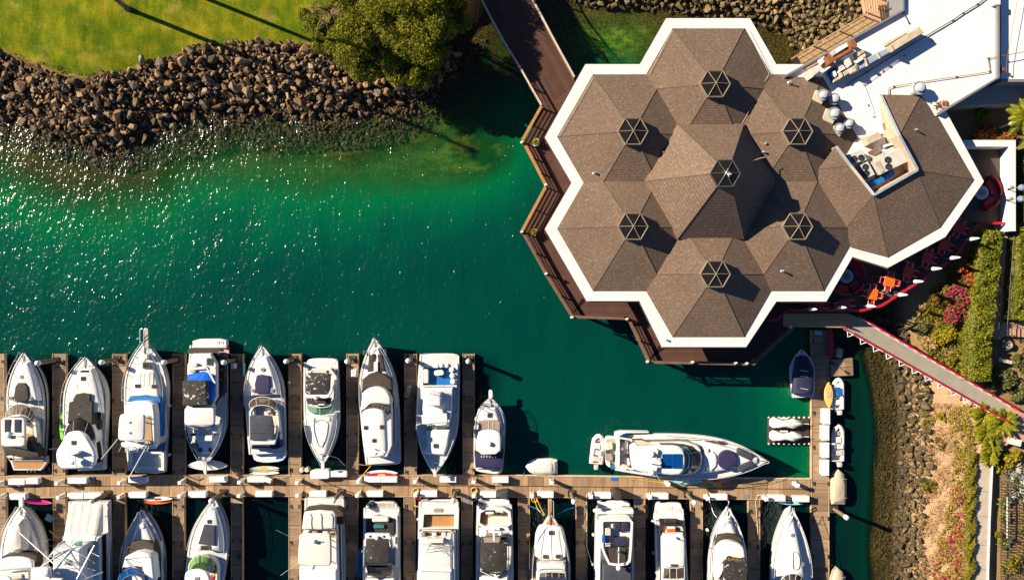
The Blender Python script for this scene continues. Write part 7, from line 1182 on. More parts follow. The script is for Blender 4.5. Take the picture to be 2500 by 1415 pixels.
for lab, pts, m_ in (('doubled yellow line from the pedestal to the trawler bow', [(1303, 1213, .7), (1312, 1240, 1.5), (1328, 1258, 2.3)], 'yellow'), ('second yellow line to the trawler bow', [(1309, 1214, .7), (1320, 1238, 1.5), (1330, 1256, 2.3)], 'yellow'), ('blue line from the finger to the trawler bow, left side', [(1292, 1234, .6), (1308, 1240, .9), (1322, 1252, 2.2)], 'kayak_blue'), ('blue line from the finger to the trawler bow, right side', [(1408, 1237, .6), (1385, 1242, .9), (1360, 1255, 2.2)], 'kayak_blue'), ('yellow hose along the walkway beside the big motor yacht', [(1515, 1163, .9), (1530, 1168, .6), (1575, 1173, .56), (1615, 1177, .56), (1627, 1179, .9)], 'yellow'), ('yellow line from the twin-dark-pad yacht stern', [(876, 1133, 1.1), (905, 1136, 1.0), (880, 1166, .7)], 'yellow'), ('white line from the green-windscreen bow to the finger', [(800, 1110, 1.8), (825, 1118, 1.1), (842, 1136, .6)], 'rope'), ('dark hose trailing over the walkway below the green-windscreen cruiser', [(775, 1167, .6), (810, 1183, .53), (850, 1199, .53), (868, 1205, .6)], 'rubber'), ('pale hose curling round the pedestal of the bare-foredeck berth', [(1868, 1207, 1.2), (1850, 1208, .6), (1845, 1225, .55), (1848, 1260, .55), (1852, 1330, .55), (1851, 1420, .55)], 'rope'), ('pale hose curling round the pedestal of the navy-seated berth', [(1440, 1203, 1.2), (1432, 1208, .6), (1433, 1260, .55), (1431, 1330, .55), (1445, 1376, 1.0)], 'rope'), ('dark mooring line looped on the side pier', [(1977, 1245, .6), (1990, 1236, .55), (1992, 1243, .55), (1978, 1255, .55)], 'rubber'), ('dark line across the walkway at the yacht bow', [(1895, 1165, .56), (1870, 1178, .56), (1840, 1181, .56), (1800, 1178, .56)], 'rubber'), ('yellow hose coiled by the navy-bimini cruiser', [(600, 1168, .6), (640, 1163, .6), (690, 1166, .55), (708, 1160, .55), (707, 1140, .55)], 'rope'), ('yellow line to the beige-canvas boat', [(160, 1300, .6), (143, 1313, .8), (120, 1294, 1.2)], 'yellow'), ('white line from the spotted-bimini bow to the pedestal', [(1775, 1238, 2.1), (1780, 1225, 1.2), (1775, 1218, .9)], 'lid_white'), ('white hose from the pedestal to the spotted-bimini cruiser flank', [(1729, 1214, 1.0), (1735, 1230, 1.2), (1742, 1252, 1.6), (1750, 1262, 2.0)], 'lid_white'), ('blue line of the small covered dinghy, upper', [(1281, 1148, .6), (1277, 1160, .6)], 'kayak_blue'), ('coiled dark line behind the blue-tarp bow', [(457, 1160, .56), (470, 1166, .56), (485, 1172, .56), (496, 1166, .56)], 'rubber'), ('mooring line from the teak-cockpit stern', [(1015, 1238, .6), (1012, 1232, .7), (1022, 1237, 1.2)], 'yellow')): rope('mooring_line', lab, pts, m_)
for x, y, s, m_, lab in ((1016, 1198, .30, 'yellow', 'yellow hose coil on the pedestal of the teak-cockpit yacht'), (1158, 1196, .30, 'yellow', 'yellow hose coil on the pedestal of the twin-dome cruiser'), (742, 1211, .26, 'yellow', 'yellow hose coil hanging at the ribbed-canopy yacht'), (1305, 1217, .28, 'yellow', 'yellow rope coil by the trawler bow'), (1158, 1214, .25, 'kayak_blue', 'teal hose coil below the twin-dome cruiser pedestal'), (1022, 1212, .22, 'red', 'red and yellow hose coil beside the teak-cockpit dock box'), (310, 1204, .2, 'yellow', 'yellow hose coil beside the brown-visor dock box'), (585, 1357, .2, 'rubber', 'dark tyre fender on the finger by the empty slip')):
    p = W(x, y, DZ + .03); t = thing('hose_coil', p, lab, 'hose coil', 'hose coils on the walkway'); g = G()
    for k in range(3): g.tube([p + Vector((math.cos(a) * s, math.sin(a) * s, .05 * k + .03)) for a in [j * math.pi / 6 for j in range(13)]], .04, 4)
    mk('hose', g, m_, t)
zone(0, 0, 1)
for nm, lab, cat, q, z1, z0, m_ in (('deck_locker', 'cream bin lid, one of two round bins by the green-windscreen bow, western', 'bin', disc(736, 1148, 6), 1.2, .5, 'cream'), ('deck_locker', 'cream bin lid, one of two round bins by the green-windscreen bow, eastern', 'bin', disc(749, 1147, 6), 1.2, .5, 'cream'), ('bow_locker', 'speckled white locker under the bow of the green-windscreen cruiser', 'locker', rrect(781, 1158, 48, 22, 6, -2), 1.3, .5, 'white_plastic'), ('boarding_steps', 'white boarding steps with slats on the finger beside the twin-dark-pad yacht', 'steps', rrect(864, 911, 14, 18, 1), 1.1, .5, 'white_plastic'), ('boarding_steps', 'white boarding steps at the outer finger by the navy-bimini cruiser', 'steps', rrect(568, 893, 13, 14, 2), 1.0, .5, 'white_plastic'), ('hose_box', 'tall pale blue box on the finger edge by the navy-bimini cruiser', 'box', rrect(593, 903, 5, 32, 1), .9, .5, 'aqua'), ('doormat', 'bright blue mat on the walkway below the big motor yacht', 'mat', rrect(1500, 1168, 17, 10.5, 1), .53, .5, 'blue_cover'), ('doormat', 'dark mat on the walkway near the spotted-bimini berth', 'mat', rrect(1821, 1212, 18, 13, 0), .53, .5, 'hatch_grey'), ('doormat', 'dark mat on the finger behind the navy-seated boat', 'mat', rrect(1558, 1213, 18, 12, 0), .53, .5, 'hatch_grey'), ('doormat', 'second darker mat on the finger behind the navy-seated boat', 'mat', rrect(1555, 1230, 12, 18, 0), .53, .5, 'hatch_grey'), ('doormat', 'dark mat on the finger beside the teak-cockpit yacht', 'mat', rrect(1138, 1223, 17, 28, 0), .53, .5, 'hatch_grey'), ('outboard_cover', 'dark crumpled cover on the walkway behind the twin-dome cruiser', 'cover', [(1214, 1202), (1228, 1199), (1240, 1198), (1244, 1208), (1242, 1220), (1226, 1217), (1213, 1213)], 1.7, .5, 'slate'), ('outboard_cover', 'olive-black crumpled cover on the walkway behind the navy-seated boat', 'cover', [(1494, 1201), (1503, 1196), (1516, 1199), (1523, 1207), (1518, 1220), (1506, 1222), (1494, 1212)], 1.9, .5, 'brown_cover'), ('yellow_step', 'yellow step box beneath the pink kayak', 'step', rrect(1753, 1182, 18, 7, 1), .8, .5, 'yellow'), ('plastic_board', 'blue plastic board beside the first sportfisher dock box', 'board', rrect(226, 1167, 9, 8, 1), .6, .5, 'blue_cover'), ('gear_heap', 'folded mat heap on the finger beside the blue-cockpit boat', 'gear heap', smooth(rrect(994, 956, 14, 30, 5, 12)), 1.0, .5, 'taupe'), ('tarpaulin', 'blue tarpaulin scrap at the head of the side pier', 'tarpaulin', smooth(rrect(1999, 811, 18, 10, 3, 10)), .7, .5, 'aqua'), ('gear_heap', 'tan gear on the dark water beside the crimson kayak', 'gear heap', smooth(rrect(2051, 861, 14, 24, 4, 8)), .8, -.1, 'tan_cover'), ('framed_board', 'green and white framed board floating in the beige-canvas slip', 'board', rrect(119, 1264, 18, 16, 1, 25), .35, .2, 'aqua')):
    p = [QW(v, z1) for v in q]; t = thing(nm, sum(p, Vector()) / len(p), lab, cat); g = G(); g.prism(p, z0, min(.08, (z1 - z0) * .35), 0, .06 if 'cover' in nm or 'heap' in cat else 0); mk('body', g, m_, t, sharp=30 if 'cover' in nm else 0)
# ---------------------------------------------------------------- paths and walls of the eastern garden
zone(0, 0, 1)
def sheet(name, pts, z, mat, label, th=.25):
    g = G(); g.prism([W(x, y, z) for x, y in pts], z - th, .01); return tag(mk(name, g, mat, sharp=0), label=label, kind='structure')
path = thing('garden_path', W(2405, 1250, 3), 'pale concrete garden path with joints', None, None, 'structure')
PL = [(2388, 1112, 2419, 1106), (2386, 1150, 2421, 1140), (2383, 1200, 2418, 1200), (2380, 1260, 2415, 1260), (2379, 1330, 2413, 1330), (2377, 1390, 2411, 1390), (2376, 1480, 2410, 1480)]
for a, b in zip(PL[:-1], PL[1:]):
    g = G(); g.prism([W(a[0], a[1] + .4, 3.22), W(a[2], a[3] + .4, 3.22), W(b[2], b[3] - .4, 3.22), W(b[0], b[1] - .4, 3.22)], 2.9, .012); mk('paving_slab', g, 'concrete', path, sharp=0)
g = G(); A = [W(a[2] + .3, a[3], 3.32) for a in PL]; B_ = [W(a[2] + 4, a[3], 3.32) for a in PL]
for i in range(len(PL) - 1): g.prism([A[i], B_[i], B_[i + 1], A[i + 1]], 2.9, 0)
mk('kerb', g, 'white_trim', path, sharp=0)
sheet('plaza', [(2440, 1022), (2468, 990), (2620, 1060), (2620, 1150), (2500, 1078), (2480, 1072), (2440, 1098), (2421, 1138), (2388, 1110), (2405, 1060)], 3.2, 'terracotta', 'terracotta paved landing at the foot of the gangway')
sheet('terrace_path', [(2438, 570), (2462, 570), (2452, 700), (2446, 828), (2424, 828), (2432, 690)], 3.15, 'terracotta', 'narrow terracotta walk between the two hedges')
sheet('patio', [(2444, 786), (2640, 786), (2640, 830), (2488, 822), (2440, 820)], 3.25, 'terracotta', 'terracotta patio with steps beside the hedges')
def simple(name, label, cat, parts, group=None):
    t = thing(name, parts[0][1], label, cat, group)
    for nm, c, sx, sy, sz, rot, m_ in parts: g = G(); g.box(c, sx, sy, sz, R(rot), min(.04, sz * .2)); mk(nm, g, m_, t, sharp=0)
    return t
p = W(2483, 748, 3.2); simple('garden_table', 'small square cream table beside the eastern hedge', 'table', [('pedestal', p, .3, .3, .7, 0, 'cream'), ('tabletop', p + Vector((0, 0, .7)), .72, .68, .06, 4, 'cream')])
p = W(2472, 1076, 3.2); simple('planter_box', 'cream stone block at the edge of the plaza', 'planter', [('block', p, .95, .55, .5, -14, 'post_cream'), ('rim', p + Vector((0, 0, .5)), .99, .6, .06, -14, 'white_trim')])
p = W(2459, 841, 3.1); t = thing('fountain_basin', p, 'round brown stone basin beside the steps', 'basin'); g = G(); g.lathe(p, [(.34, 0), (.36, .25), (.36, .3), (.24, .3), (.22, .18), (.02, .17)], 18); mk('bowl', g, 'taupe', t); g = G(); g.lathe(p, [(.5, -.05), (.5, .04)], 18); mk('plinth', g, 'parapet_grey', t)
p = W(2449, 880, 3.15); simple('stone_bench', 'pale stone bench among the bushes below the basin', 'bench', [('seat', p + Vector((0, 0, .35)), 1.25, .32, .1, -14, 'post_cream'), ('leg', p + Vector((-.4, .08, 0)), .12, .25, .35, -14, 'post_cream'), ('leg', p + Vector((.4, -.08, 0)), .12, .25, .35, -14, 'post_cream')])
for k, (x, y) in enumerate(((2460, 801), (2470, 801))):
    simple('hand_rail', f'black iron handrail of the patio steps, {"western" if k == 0 else "eastern"} one', 'handrail', [('post', W(x, 790, 3.2), .05, .05, .9, 0, 'fence_black'), ('post', W(x, 818, 3.2), .05, .05, .9, 0, 'fence_black'), ('bar', W(x, 804, 4.1), .06, 1.15, .06, 0, 'fence_black')], 'iron handrails')
def fence(name, label, pts, z, h, step=.55, rails=2, mat='fence_black', r=.022):
    P = [W(x, y, z) for x, y in pts]; t = thing(name, P[0], label, 'fence')
    for a, b in zip(P[:-1], P[1:]):
        d = b - a; m = max(1, int(d.length / step))
        for k in range(rails): zz_ = Vector((0, 0, h * (1 if k == 0 else .15 + .4 * (k - 1)))); g = G(); g.tube([a + zz_, b + zz_], .035, 4); mk('rail', g, mat, t)
        for k in range(m + 1): c = a.lerp(b, k / m); g = G(); g.tube([c, c + Vector((0, 0, h))], r if k % 5 else .04, 4); mk('bar', g, mat, t)
    return t
fence('path_fence', 'black railing along the terracotta walk beside the western hedge', [(2432, 572), (2424, 700), (2421, 822)], 3.1, 1.1, 1.0); fence('path_fence', 'black railing along the terracotta walk beside the eastern hedge', [(2458, 575), (2448, 700), (2442, 790)], 3.1, 1.1, 1.0); fence('boundary_fence', 'dark boundary fence at the picture edge behind the eastern hedge', [(2490, 550), (2484, 660), (2481, 735)], 3.1, 1.5, .8)
fence('garden_fence', 'black bar fence beside the strip of bare earth', [(2441, 1150), (2441, 1290), (2440, 1450)], 3.1, 1.5, .33); fence('garden_fence', 'second black bar fence farther from the path, behind the steel pole', [(2484, 1185), (2486, 1300), (2485, 1450)], 3.1, 1.3, .33)
t = thing('fence_gate', W(2462, 1250, 3.1), 'dark slatted panel lying between the two bar fences', 'panel')
for k in range(40): y = 1175 + k * 6.4; g = G(); g.tube([W(2443, y, 3.35), W(2483, y + 2, 3.35)], .035, 4); mk('slat', g, 'fence_black', t)
p = W(2458, 1310, 3.1); t = thing('flag_pole', p, 'pale steel pole lying over the slatted panel', 'pole'); g = G(); g.tube([W(2459, 1213, 3.7), W(2459, 1312, 3.7)], .06, 6); mk('pole', g, 'steel', t); g = G(); g.box(W(2459, 1312, 3.1), .2, .2, .62); mk('base', g, 'dark_metal', t, sharp=0); g = G(); g.box(W(2459, 1215, 3.1), .15, .15, .55); mk('base', g, 'dark_metal', t, sharp=0)
# ---------------------------------------------------------------- leaves
def leaves(g, pts, size, upw=.55, lift=0.0, aspect=.5):
    rnd = random
    for c in pts:
        n = Vector((rnd.gauss(0, 1), rnd.gauss(0, 1), rnd.gauss(0, 1) + upw * 2)).normalized(); u = n.cross(Vector((rnd.gauss(0, 1), rnd.gauss(0, 1), rnd.gauss(0, 1)))).normalized(); v = n.cross(u); s = size * rnd.uniform(.6, 1.35); a, b = u * s, v * s * aspect
        k = len(g.v); c = Vector(c); g.v += [tuple(c - a), tuple(c + b), tuple(c + a + n * s * .25), tuple(c - b)]; g.f.append((k, k + 1, k + 2, k + 3))
def blob(c, rx, ry, rz, n, hollow=.55, lobes=0):
    out = []; L_ = [(c, rx, ry, rz)]
    if lobes:
        L_ = []
        for _ in range(lobes):
            a, q = random.uniform(0, 6.3), random.uniform(.25, .75); s = random.uniform(.22, .55); L_.append((c + Vector((math.cos(a) * rx * q, math.sin(a) * ry * q, random.uniform(-.25, .55) * rz)), rx * s, ry * s, rz * s))
    for i in range(n):
        cc_, x, y, z = random.choice(L_); d = Vector((random.gauss(0, 1), random.gauss(0, 1), random.gauss(0, 1))).normalized(); r_ = random.uniform(hollow, 1) ** .6 * random.uniform(.9, 1.06); out.append(cc_ + Vector((d.x * x * r_, d.y * y * r_, d.z * z * r_)))
    return out
def limb_tree(name, label, px, py, h, crowns, mat, n, size, trunk_r=.22, group=None, cat='tree', bark='bark', lobes=15, aspect=.4):
    base = ground(px, py); t = thing(name, base, label, cat, group); top = base + Vector((0, 0, h * .45)); g = G(); g.tube([base - Vector((0, 0, .3)), base + Vector((.12, .05, h * .2)), top], trunk_r, 7, trunk_r * .6); mk('trunk', g, bark, t)
    for cx, cy, cz, rx, ry, rz in crowns:
        c = W(cx, cy, base.z + cz); g = G(); m = top.lerp(c, .5) + Vector((random.uniform(-.3, .3), random.uniform(-.3, .3), -.2)); g.tube([top - Vector((0, 0, .3)), m, c], trunk_r * .5, 5, .04)
        for _ in range(7): e = c + Vector((random.uniform(-1, 1) * rx, random.uniform(-1, 1) * ry, random.uniform(-.2, .9) * rz)) * .85; g.tube([m, m.lerp(e, .5) + Vector((0, 0, .2)), e], .05, 4, .015)
        mk('limb', g, bark, t); g = G(); leaves(g, blob(c, rx, ry, rz, n, .35, lobes), size, .5, aspect=aspect); mk('crown', g, mat, t, sharp=0)
    return t
limb_tree('coastal_tree', 'broad olive-green tree at the lawn edge, the western of the big crowns', 860, 75, 5.2, [(868, 100, 3.6, 2.7, 2.5, 1.9), (900, 155, 2.6, 2.2, 1.8, 1.4), (890, 45, 3.9, 2.4, 2.0, 1.6), (838, 110, 2.8, 1.7, 1.9, 1.2)], 'leaf_tree', 8000, .115, group='coastal trees by the boardwalk')
limb_tree('coastal_tree', 'tall olive-green tree nearest the boardwalk, with bare twigs showing', 1010, 55, 6.8, [(1035, 45, 5.2, 2.9, 2.6, 2.0), (1010, 105, 4.4, 2.6, 2.4, 1.8), (985, 165, 3.2, 2.1, 1.8, 1.4), (1060, 105, 3.8, 2.2, 2.2, 1.6), (1025, 180, 2.6, 1.8, 1.3, 1.2)], 'leaf_tree', 8000, .115, group='coastal trees by the boardwalk')
limb_tree('coastal_tree', 'dark crown between the two big trees at the picture top', 940, 5, 6.0, [(945, 5, 4.6, 2.6, 2.3, 1.7), (1000, -15, 5.4, 2.8, 2.2, 1.8), (850, -10, 3.8, 2.2, 1.8, 1.4), (952, 58, 3.9, 2.1, 2.0, 1.5), (945, 112, 3.0, 1.7, 1.7, 1.2)], 'leaf_tree', 7000, .115, group='coastal trees by the boardwalk')
limb_tree('coastal_tree', 'tree standing above the picture top beside the boardwalk, shading it', 1085, -60, 6.0, [(1080, -60, 4.6, 3.0, 2.4, 1.8), (1040, -80, 4.6, 2.6, 2.2, 1.6), (1100, -25, 3.6, 2.0, 1.9, 1.4), (1108, 45, 2.6, 1.7, 1.9, 1.3)], 'leaf_tree', 4200, .15, group='coastal trees by the boardwalk')
limb_tree('low_shrub', 'low dark green shrub on the lawn side of the trees, above the rocks', 772, 75, 1.8, [(765, 60, .8, 1.2, 1.5, .8), (785, 110, .7, 1.0, 1.2, .7), (745, 40, .6, .8, .8, .5)], 'leaf_hedge', 1300, .13, .10, cat='shrub')
def twigs(name, label, px, py, r, n, h, mat='bark_pale', cat='dead bush'):
    b = ground(px, py); t = thing(name, b, label, cat); g = G(); g.lathe(b, [(.16, -.1), (.12, .15), (.04, .3)], 7); mk('stem', g, mat, t)
    for _ in range(n):
        a, q = random.uniform(0, 6.3), random.uniform(.4, 1) * r; e = b + Vector((math.cos(a) * q, math.sin(a) * q, random.uniform(.3, 1) * h)); m = b.lerp(e, .5) + Vector((random.uniform(-.15, .15), random.uniform(-.15, .15), .2)); g = G(); g.tube([b + Vector((0, 0, .1)), m, e], .035, 3, .012)
        for _ in range(4): e2 = e + Vector((random.gauss(0, .35), random.gauss(0, .35), random.uniform(-.1, .3))); g.tube([m.lerp(e, .6), e2], .018, 3, .01)
        mk('branch', g, mat, t, sharp=0)
twigs('dead_bush', 'leafless pale brown bush between the lawn and the olive-green tree', 806, 28, 1.9, 70, 1.5, 'bark'); twigs('dead_branches', 'bare grey twigs poking out of the tree by the boardwalk', 1000, 120, .01, 1, .1, 'bark_pale')
# palms whose crowns stand outside the picture
def palm(name, label, px, py, h, lean, tr, fr, cat='palm tree', group=None, z=None, mat='leaf_palm', nf=16, droop=.75, bark='bark'):
    b = ground(px, py) if z is None else W(px, py, z); t = thing(name, b, label, cat, group); top = b + Vector((lean[0], lean[1], h)); g = G(); g.lathe(b - Vector((0, 0, .2)), [(tr * 1.7, 0), (tr * 1.35, .3), (tr, .8)], 9); g.tube([b, b.lerp(top, .5) - Vector((lean[0] * .12, lean[1] * .12, 0)), top], tr, 8, tr * .75); mk('trunk', g, bark, t)
    for k in range(nf):
        a = 2 * math.pi * k / nf + random.uniform(-.2, .2); el = random.uniform(.15, 1.1); L_ = fr * random.uniform(.8, 1.1); d = Vector((math.cos(a), math.sin(a), 0)); sd_ = Vector((-d.y, d.x, 0)); g = G(); P = []
        for i in range(9): f = i / 8; P.append(top + d * (L_ * f * math.cos(el * (1 - f * .5))) + Vector((0, 0, L_ * (f * math.sin(el) - droop * f * f))))
        g.tube(P, .03, 3, .01)
        for i in range(1, 25):
            f = i / 25; j = min(7, int(f * 8)); c = P[j].lerp(P[j + 1], f * 8 - j); ll = fr * .28 * math.sin(math.pi * min(.97, f * .85 + .12)); dirv = (P[j + 1] - P[j]).normalized()
            for s in (-1, 1): e = c + (sd_ * s * .8 + dirv * .55).normalized() * ll - Vector((0, 0, ll * .35)); w_ = dirv * .06; g.add([c - w_, c + w_, e], [(0, 1, 2)])
        mk('frond', g, mat, t, sharp=0)
palm('palm_tree', 'palm tree on the lawn whose trunk foot shows at the picture top', 311, 21, 17, (.5, .3), .22, 1.6); palm('palm_tree', 'palm tree standing above the picture whose shadow crosses the lawn', 418, -38, 17, (.3, .2), .20, 1.6)
# ---------------------------------------------------------------- garden plants
def bush(name, label, px, py, rx, ry, rz, mat, n, size=.13, lobes=8, z=None, cat='bush', group=None, flowers=None, nfl=0, aspect=.5):
    b = ground(px, py) if z is None else W(px, py, z); t = thing(name, b, label, cat, group); c = b + Vector((0, 0, rz * .45)); g = G()
    for _ in range(6): a = random.uniform(0, 6.3); g.tube([b - Vector((0, 0, .1)), c + Vector((math.cos(a) * rx * .6, math.sin(a) * ry * .6, .1))], .04, 4, .015)
    mk('stem', g, 'bark', t, sharp=0); g = G(); pts = blob(c, rx, ry, rz, n, .3, lobes); leaves(g, pts, size, .6, aspect=aspect); mk('foliage', g, mat, t, sharp=0)
    if flowers: g = G(); hi = sorted(pts, key=lambda p: -p.z)[:int(n * .6)]; leaves(g, [random.choice(hi) + Vector((0, 0, .08)) for _ in range(nfl)], size * .8, .9, aspect=.8); mk('blossom', g, flowers, t, sharp=0)
    return t
def hedge(name, label, spine, w, h, mat, dens, z=3.0, cat='hedge'):
    P = [W(x, y, z) for x, y in spine]; t = thing(name, P[0], label, cat); g = G(); pts = []; stems = G()
    for a, b in zip(P[:-1], P[1:]):
        d = b - a; n = Vector((-d.y, d.x, 0)).normalized(); L_ = d.length
        for _ in range(int(L_ * dens)):
            f, s = random.random(), random.uniform(-1, 1); hh = random.uniform(0, 1); edge = random.random()
            if edge < .6: hh = 1 + random.gauss(0, .05)
            else: s = (1 if s > 0 else -1) * random.uniform(.85, 1.05)
            pts.append(a + d * f + n * (w * s * (1 - .25 * max(0, hh - .7)) + .1 * math.sin(f * L_ * 2.1)) + Vector((0, 0, hh * h + .12 * math.sin(f * L_ * 3.3 + s * 2))))
        for k in range(int(L_ / .6)): c = a + d * (k + .5) * .6 / L_; stems.tube([c, c + Vector((0, 0, h * .8))], .04, 4)
        q = [a + n * w * .8 + Vector((0, 0, h * .86)), a - n * w * .8 + Vector((0, 0, h * .86)), b - n * w * .8 + Vector((0, 0, h * .86)), b + n * w * .8 + Vector((0, 0, h * .86))]; stems.prism(q, a.z, .1)
    leaves(g, pts, .12, .5); mk('foliage', g, mat, t, sharp=0); mk('stem', stems, 'core' if 'core' in M else 'leaf_grey', t, sharp=0)
hedge('hedge', 'long clipped green hedge running down to the gangway', [(2398, 566), (2390, 660), (2378, 760), (2370, 850), (2372, 925)], .95, 1.7, 'leaf_hedge', 620); hedge('hedge', 'shorter clipped hedge on the far side of the terracotta walk', [(2474, 556), (2474, 640), (2470, 720), (2462, 780)], .55, 1.6, 'leaf_hedge', 480); hedge('hedge', 'narrow green hedge along the white terrace wall', [(2492, 345), (2490, 430), (2486, 545)], .35, 2.0, 'leaf_hedge', 420)
FB = [('bougainvillea', 'bougainvillea with dense magenta blossom in the middle of the slope', 2322, 748, 1.9, 2.3, 1.1, 'leaf_bougainvillea', 2600, 'petal_magenta', 560), ('bougainvillea', 'bougainvillea with scattered red blossom beneath the terrace rail', 2338, 662, 1.8, 1.6, 1.1, 'leaf_bougainvillea', 2200, 'petal_red', 420), ('bougainvillea', 'bougainvillea with orange-red tips next to the long hedge', 2365, 700, .9, 1.5, 1.0, 'leaf_bougainvillea', 1100, 'petal_red', 120), ('bougainvillea', 'straggling bougainvillea with a few pink flowers on the shaded side', 2290, 720, 1.2, 1.3, .9, 'leaf_shrub', 1100, 'petal_magenta', 90)]
for nm, lab, x, y, rx, ry, rz, m_, n, fm, nf in FB: bush(nm, lab, x, y, rx, ry, rz, m_, n, flowers=fm, nfl=nf, cat='flowering bush', group='bougainvillea on the slope')
GB = [('shrub', 'yellow-green rounded shrub above the gangway', 2308, 832, 1.4, 1.3, .9, 'leaf_yellow', 1500), ('shrub', 'olive shrub on the upper side of the gangway, by the red rail', 2325, 875, 1.3, .9, .8, 'leaf_shrub', 1100), ('shrub', 'yellow-green shrub among the dark stones near the gangway head', 2265, 830, .9, 1.0, .6, 'leaf_dry', 800), ('shrub', 'dark glossy shrub in the shade under the terrace', 2240, 790, .9, .8, .7, 'leaf_grey', 700), ('shrub', 'grey-green bush mass where the long hedge ends', 2430, 925, 1.7, 1.5, 1.0, 'leaf_grey', 1900), ('shrub', 'grey-green bush at the picture edge above the plaza', 2478, 955, 1.3, 1.1, .9, 'leaf_grey', 1300), ('shrub', 'grey-green bush beside the stone basin', 2485, 875, 1.0, 1.5, .9, 'leaf_grey', 1300), ('shrub', 'grey-green bush over the pale stone bench', 2410, 905, 1.0, .7, .9, 'leaf_hedge', 900),
    ('shrub', 'yellow bush at the inner edge of the path by the plaza', 2458, 1115, .9, 1.0, .7, 'leaf_yellow', 900), ('shrub', 'small yellow-green bush at the path kerb', 2437, 1142, .6, .5, .5, 'leaf_yellow', 450), ('shrub', 'small olive tuft on the bare earth by the fence', 2432, 1300, .45, .45, .4, 'leaf_shrub', 350), ('shrub', 'yellow leafy bush at the picture bottom beyond the fence', 2468, 1372, 1.0, 1.0, .7, 'leaf_yellow', 800), ('shrub', 'lone yellow-green tuft in the dry grass below the gangway', 2294, 1014, .5, .55, .4, 'leaf_yellow', 450), ('shrub', 'small orange-green tuft between the stones and the dry grass', 2292, 1085, .45, .7, .3, 'leaf_bougainvillea', 400), ('shrub', 'dome of brown-green needles among the dark stones', 2268, 1186, .75, .7, .5, 'leaf_shrub', 700), ('shrub', 'dry brown brush at the stone edge below the gangway', 2262, 1020, .7, .8, .4, 'leaf_shrub', 600)]
for nm, lab, x, y, rx, ry, rz, m_, n in GB: bush(nm, lab, x, y, rx, ry, rz, m_, n, group='garden shrubs')
# ground cover on the eastern slope
def cover(name, label, pts_r, n, size, mat, aspect=.35, up=.2, hmax=.25):
    A = np.array(pts_r, float); x0, y0 = A.min(0); x1, y1 = A.max(0); c = np.c_[np.random.uniform(x0, x1, n * 3), np.random.uniform(y0, y1, n * 3)]; cl = np.sin(c[:, 0] * .09 + 1) * np.sin(c[:, 1] * .07 + 2) + .6 * np.sin(c[:, 0] * .21 + c[:, 1] * .17) + np.random.normal(0, .55, len(c)); c = c[inside(c, A) & (cl > -.15)][:n]
    z0 = 2.4; arr = np.c_[(c[:, 0] - 1250) * .04 * (1 - z0 / H), -(c[:, 1] - 707.5) * .04 * (1 - z0 / H)]; zz_ = height(arr)[0]; g = G(); leaves(g, [Vector((a[0], a[1], z + random.uniform(.02, hmax))) for a, z in zip(arr, zz_)], size, up, aspect=aspect); tag(mk(name, g, mat, sharp=0), label=label, cat='ground cover', kind='stuff')
DRY = [(2255, 985), (2360, 985), (2378, 1060), (2385, 1160), (2374, 1300), (2374, 1430), (2258, 1430), (2252, 1300), (2260, 1200), (2280, 1120), (2266, 1040)]
cover('dry_brush', 'dry straw-coloured brush covering the eastern slope', DRY, 9000, .20, 'leaf_dry', .10, .3, .45); cover('green_cover', 'yellow-green creeping cover on the eastern slope', [(2318, 1000), (2368, 985), (2376, 1110), (2372, 1430), (2285, 1430), (2300, 1330), (2322, 1230), (2335, 1120)], 5200, .13, 'leaf_yellow', .45, .6, .35); cover('magenta_flowers', 'scattered magenta blossom in the creeping cover low on the slope', [(2330, 1180), (2374, 1190), (2374, 1430), (2276, 1430), (2285, 1380), (2320, 1290)], 420, .12, 'petal_magenta', .8, 1.0, .5); cover('slope_bushes', 'dense low greenery on the slope between the terrace and the long hedge', [(2250, 760), (2300, 700), (2372, 620), (2385, 700), (2368, 860), (2350, 920), (2290, 890), (2250, 830)], 6000, .13, 'leaf_shrub', .45, .5, .5); cover('weed_fringe', 'olive weeds along the crest between lawn and boulders', [(0, 118), (100, 150), (215, 180), (330, 160), (470, 108), (640, 95), (740, 100), (740, 116), (640, 112), (480, 124), (340, 172), (215, 196), (100, 168), (0, 132)], 2600, .12, 'leaf_shrub', .3, .3, .25); cover('garden_weeds', 'mixed green weeds behind the bar fences', [(2488, 1180), (2520, 1180), (2520, 1430), (2488, 1430)], 900, .13, 'leaf_shrub', .4, .5, .3)
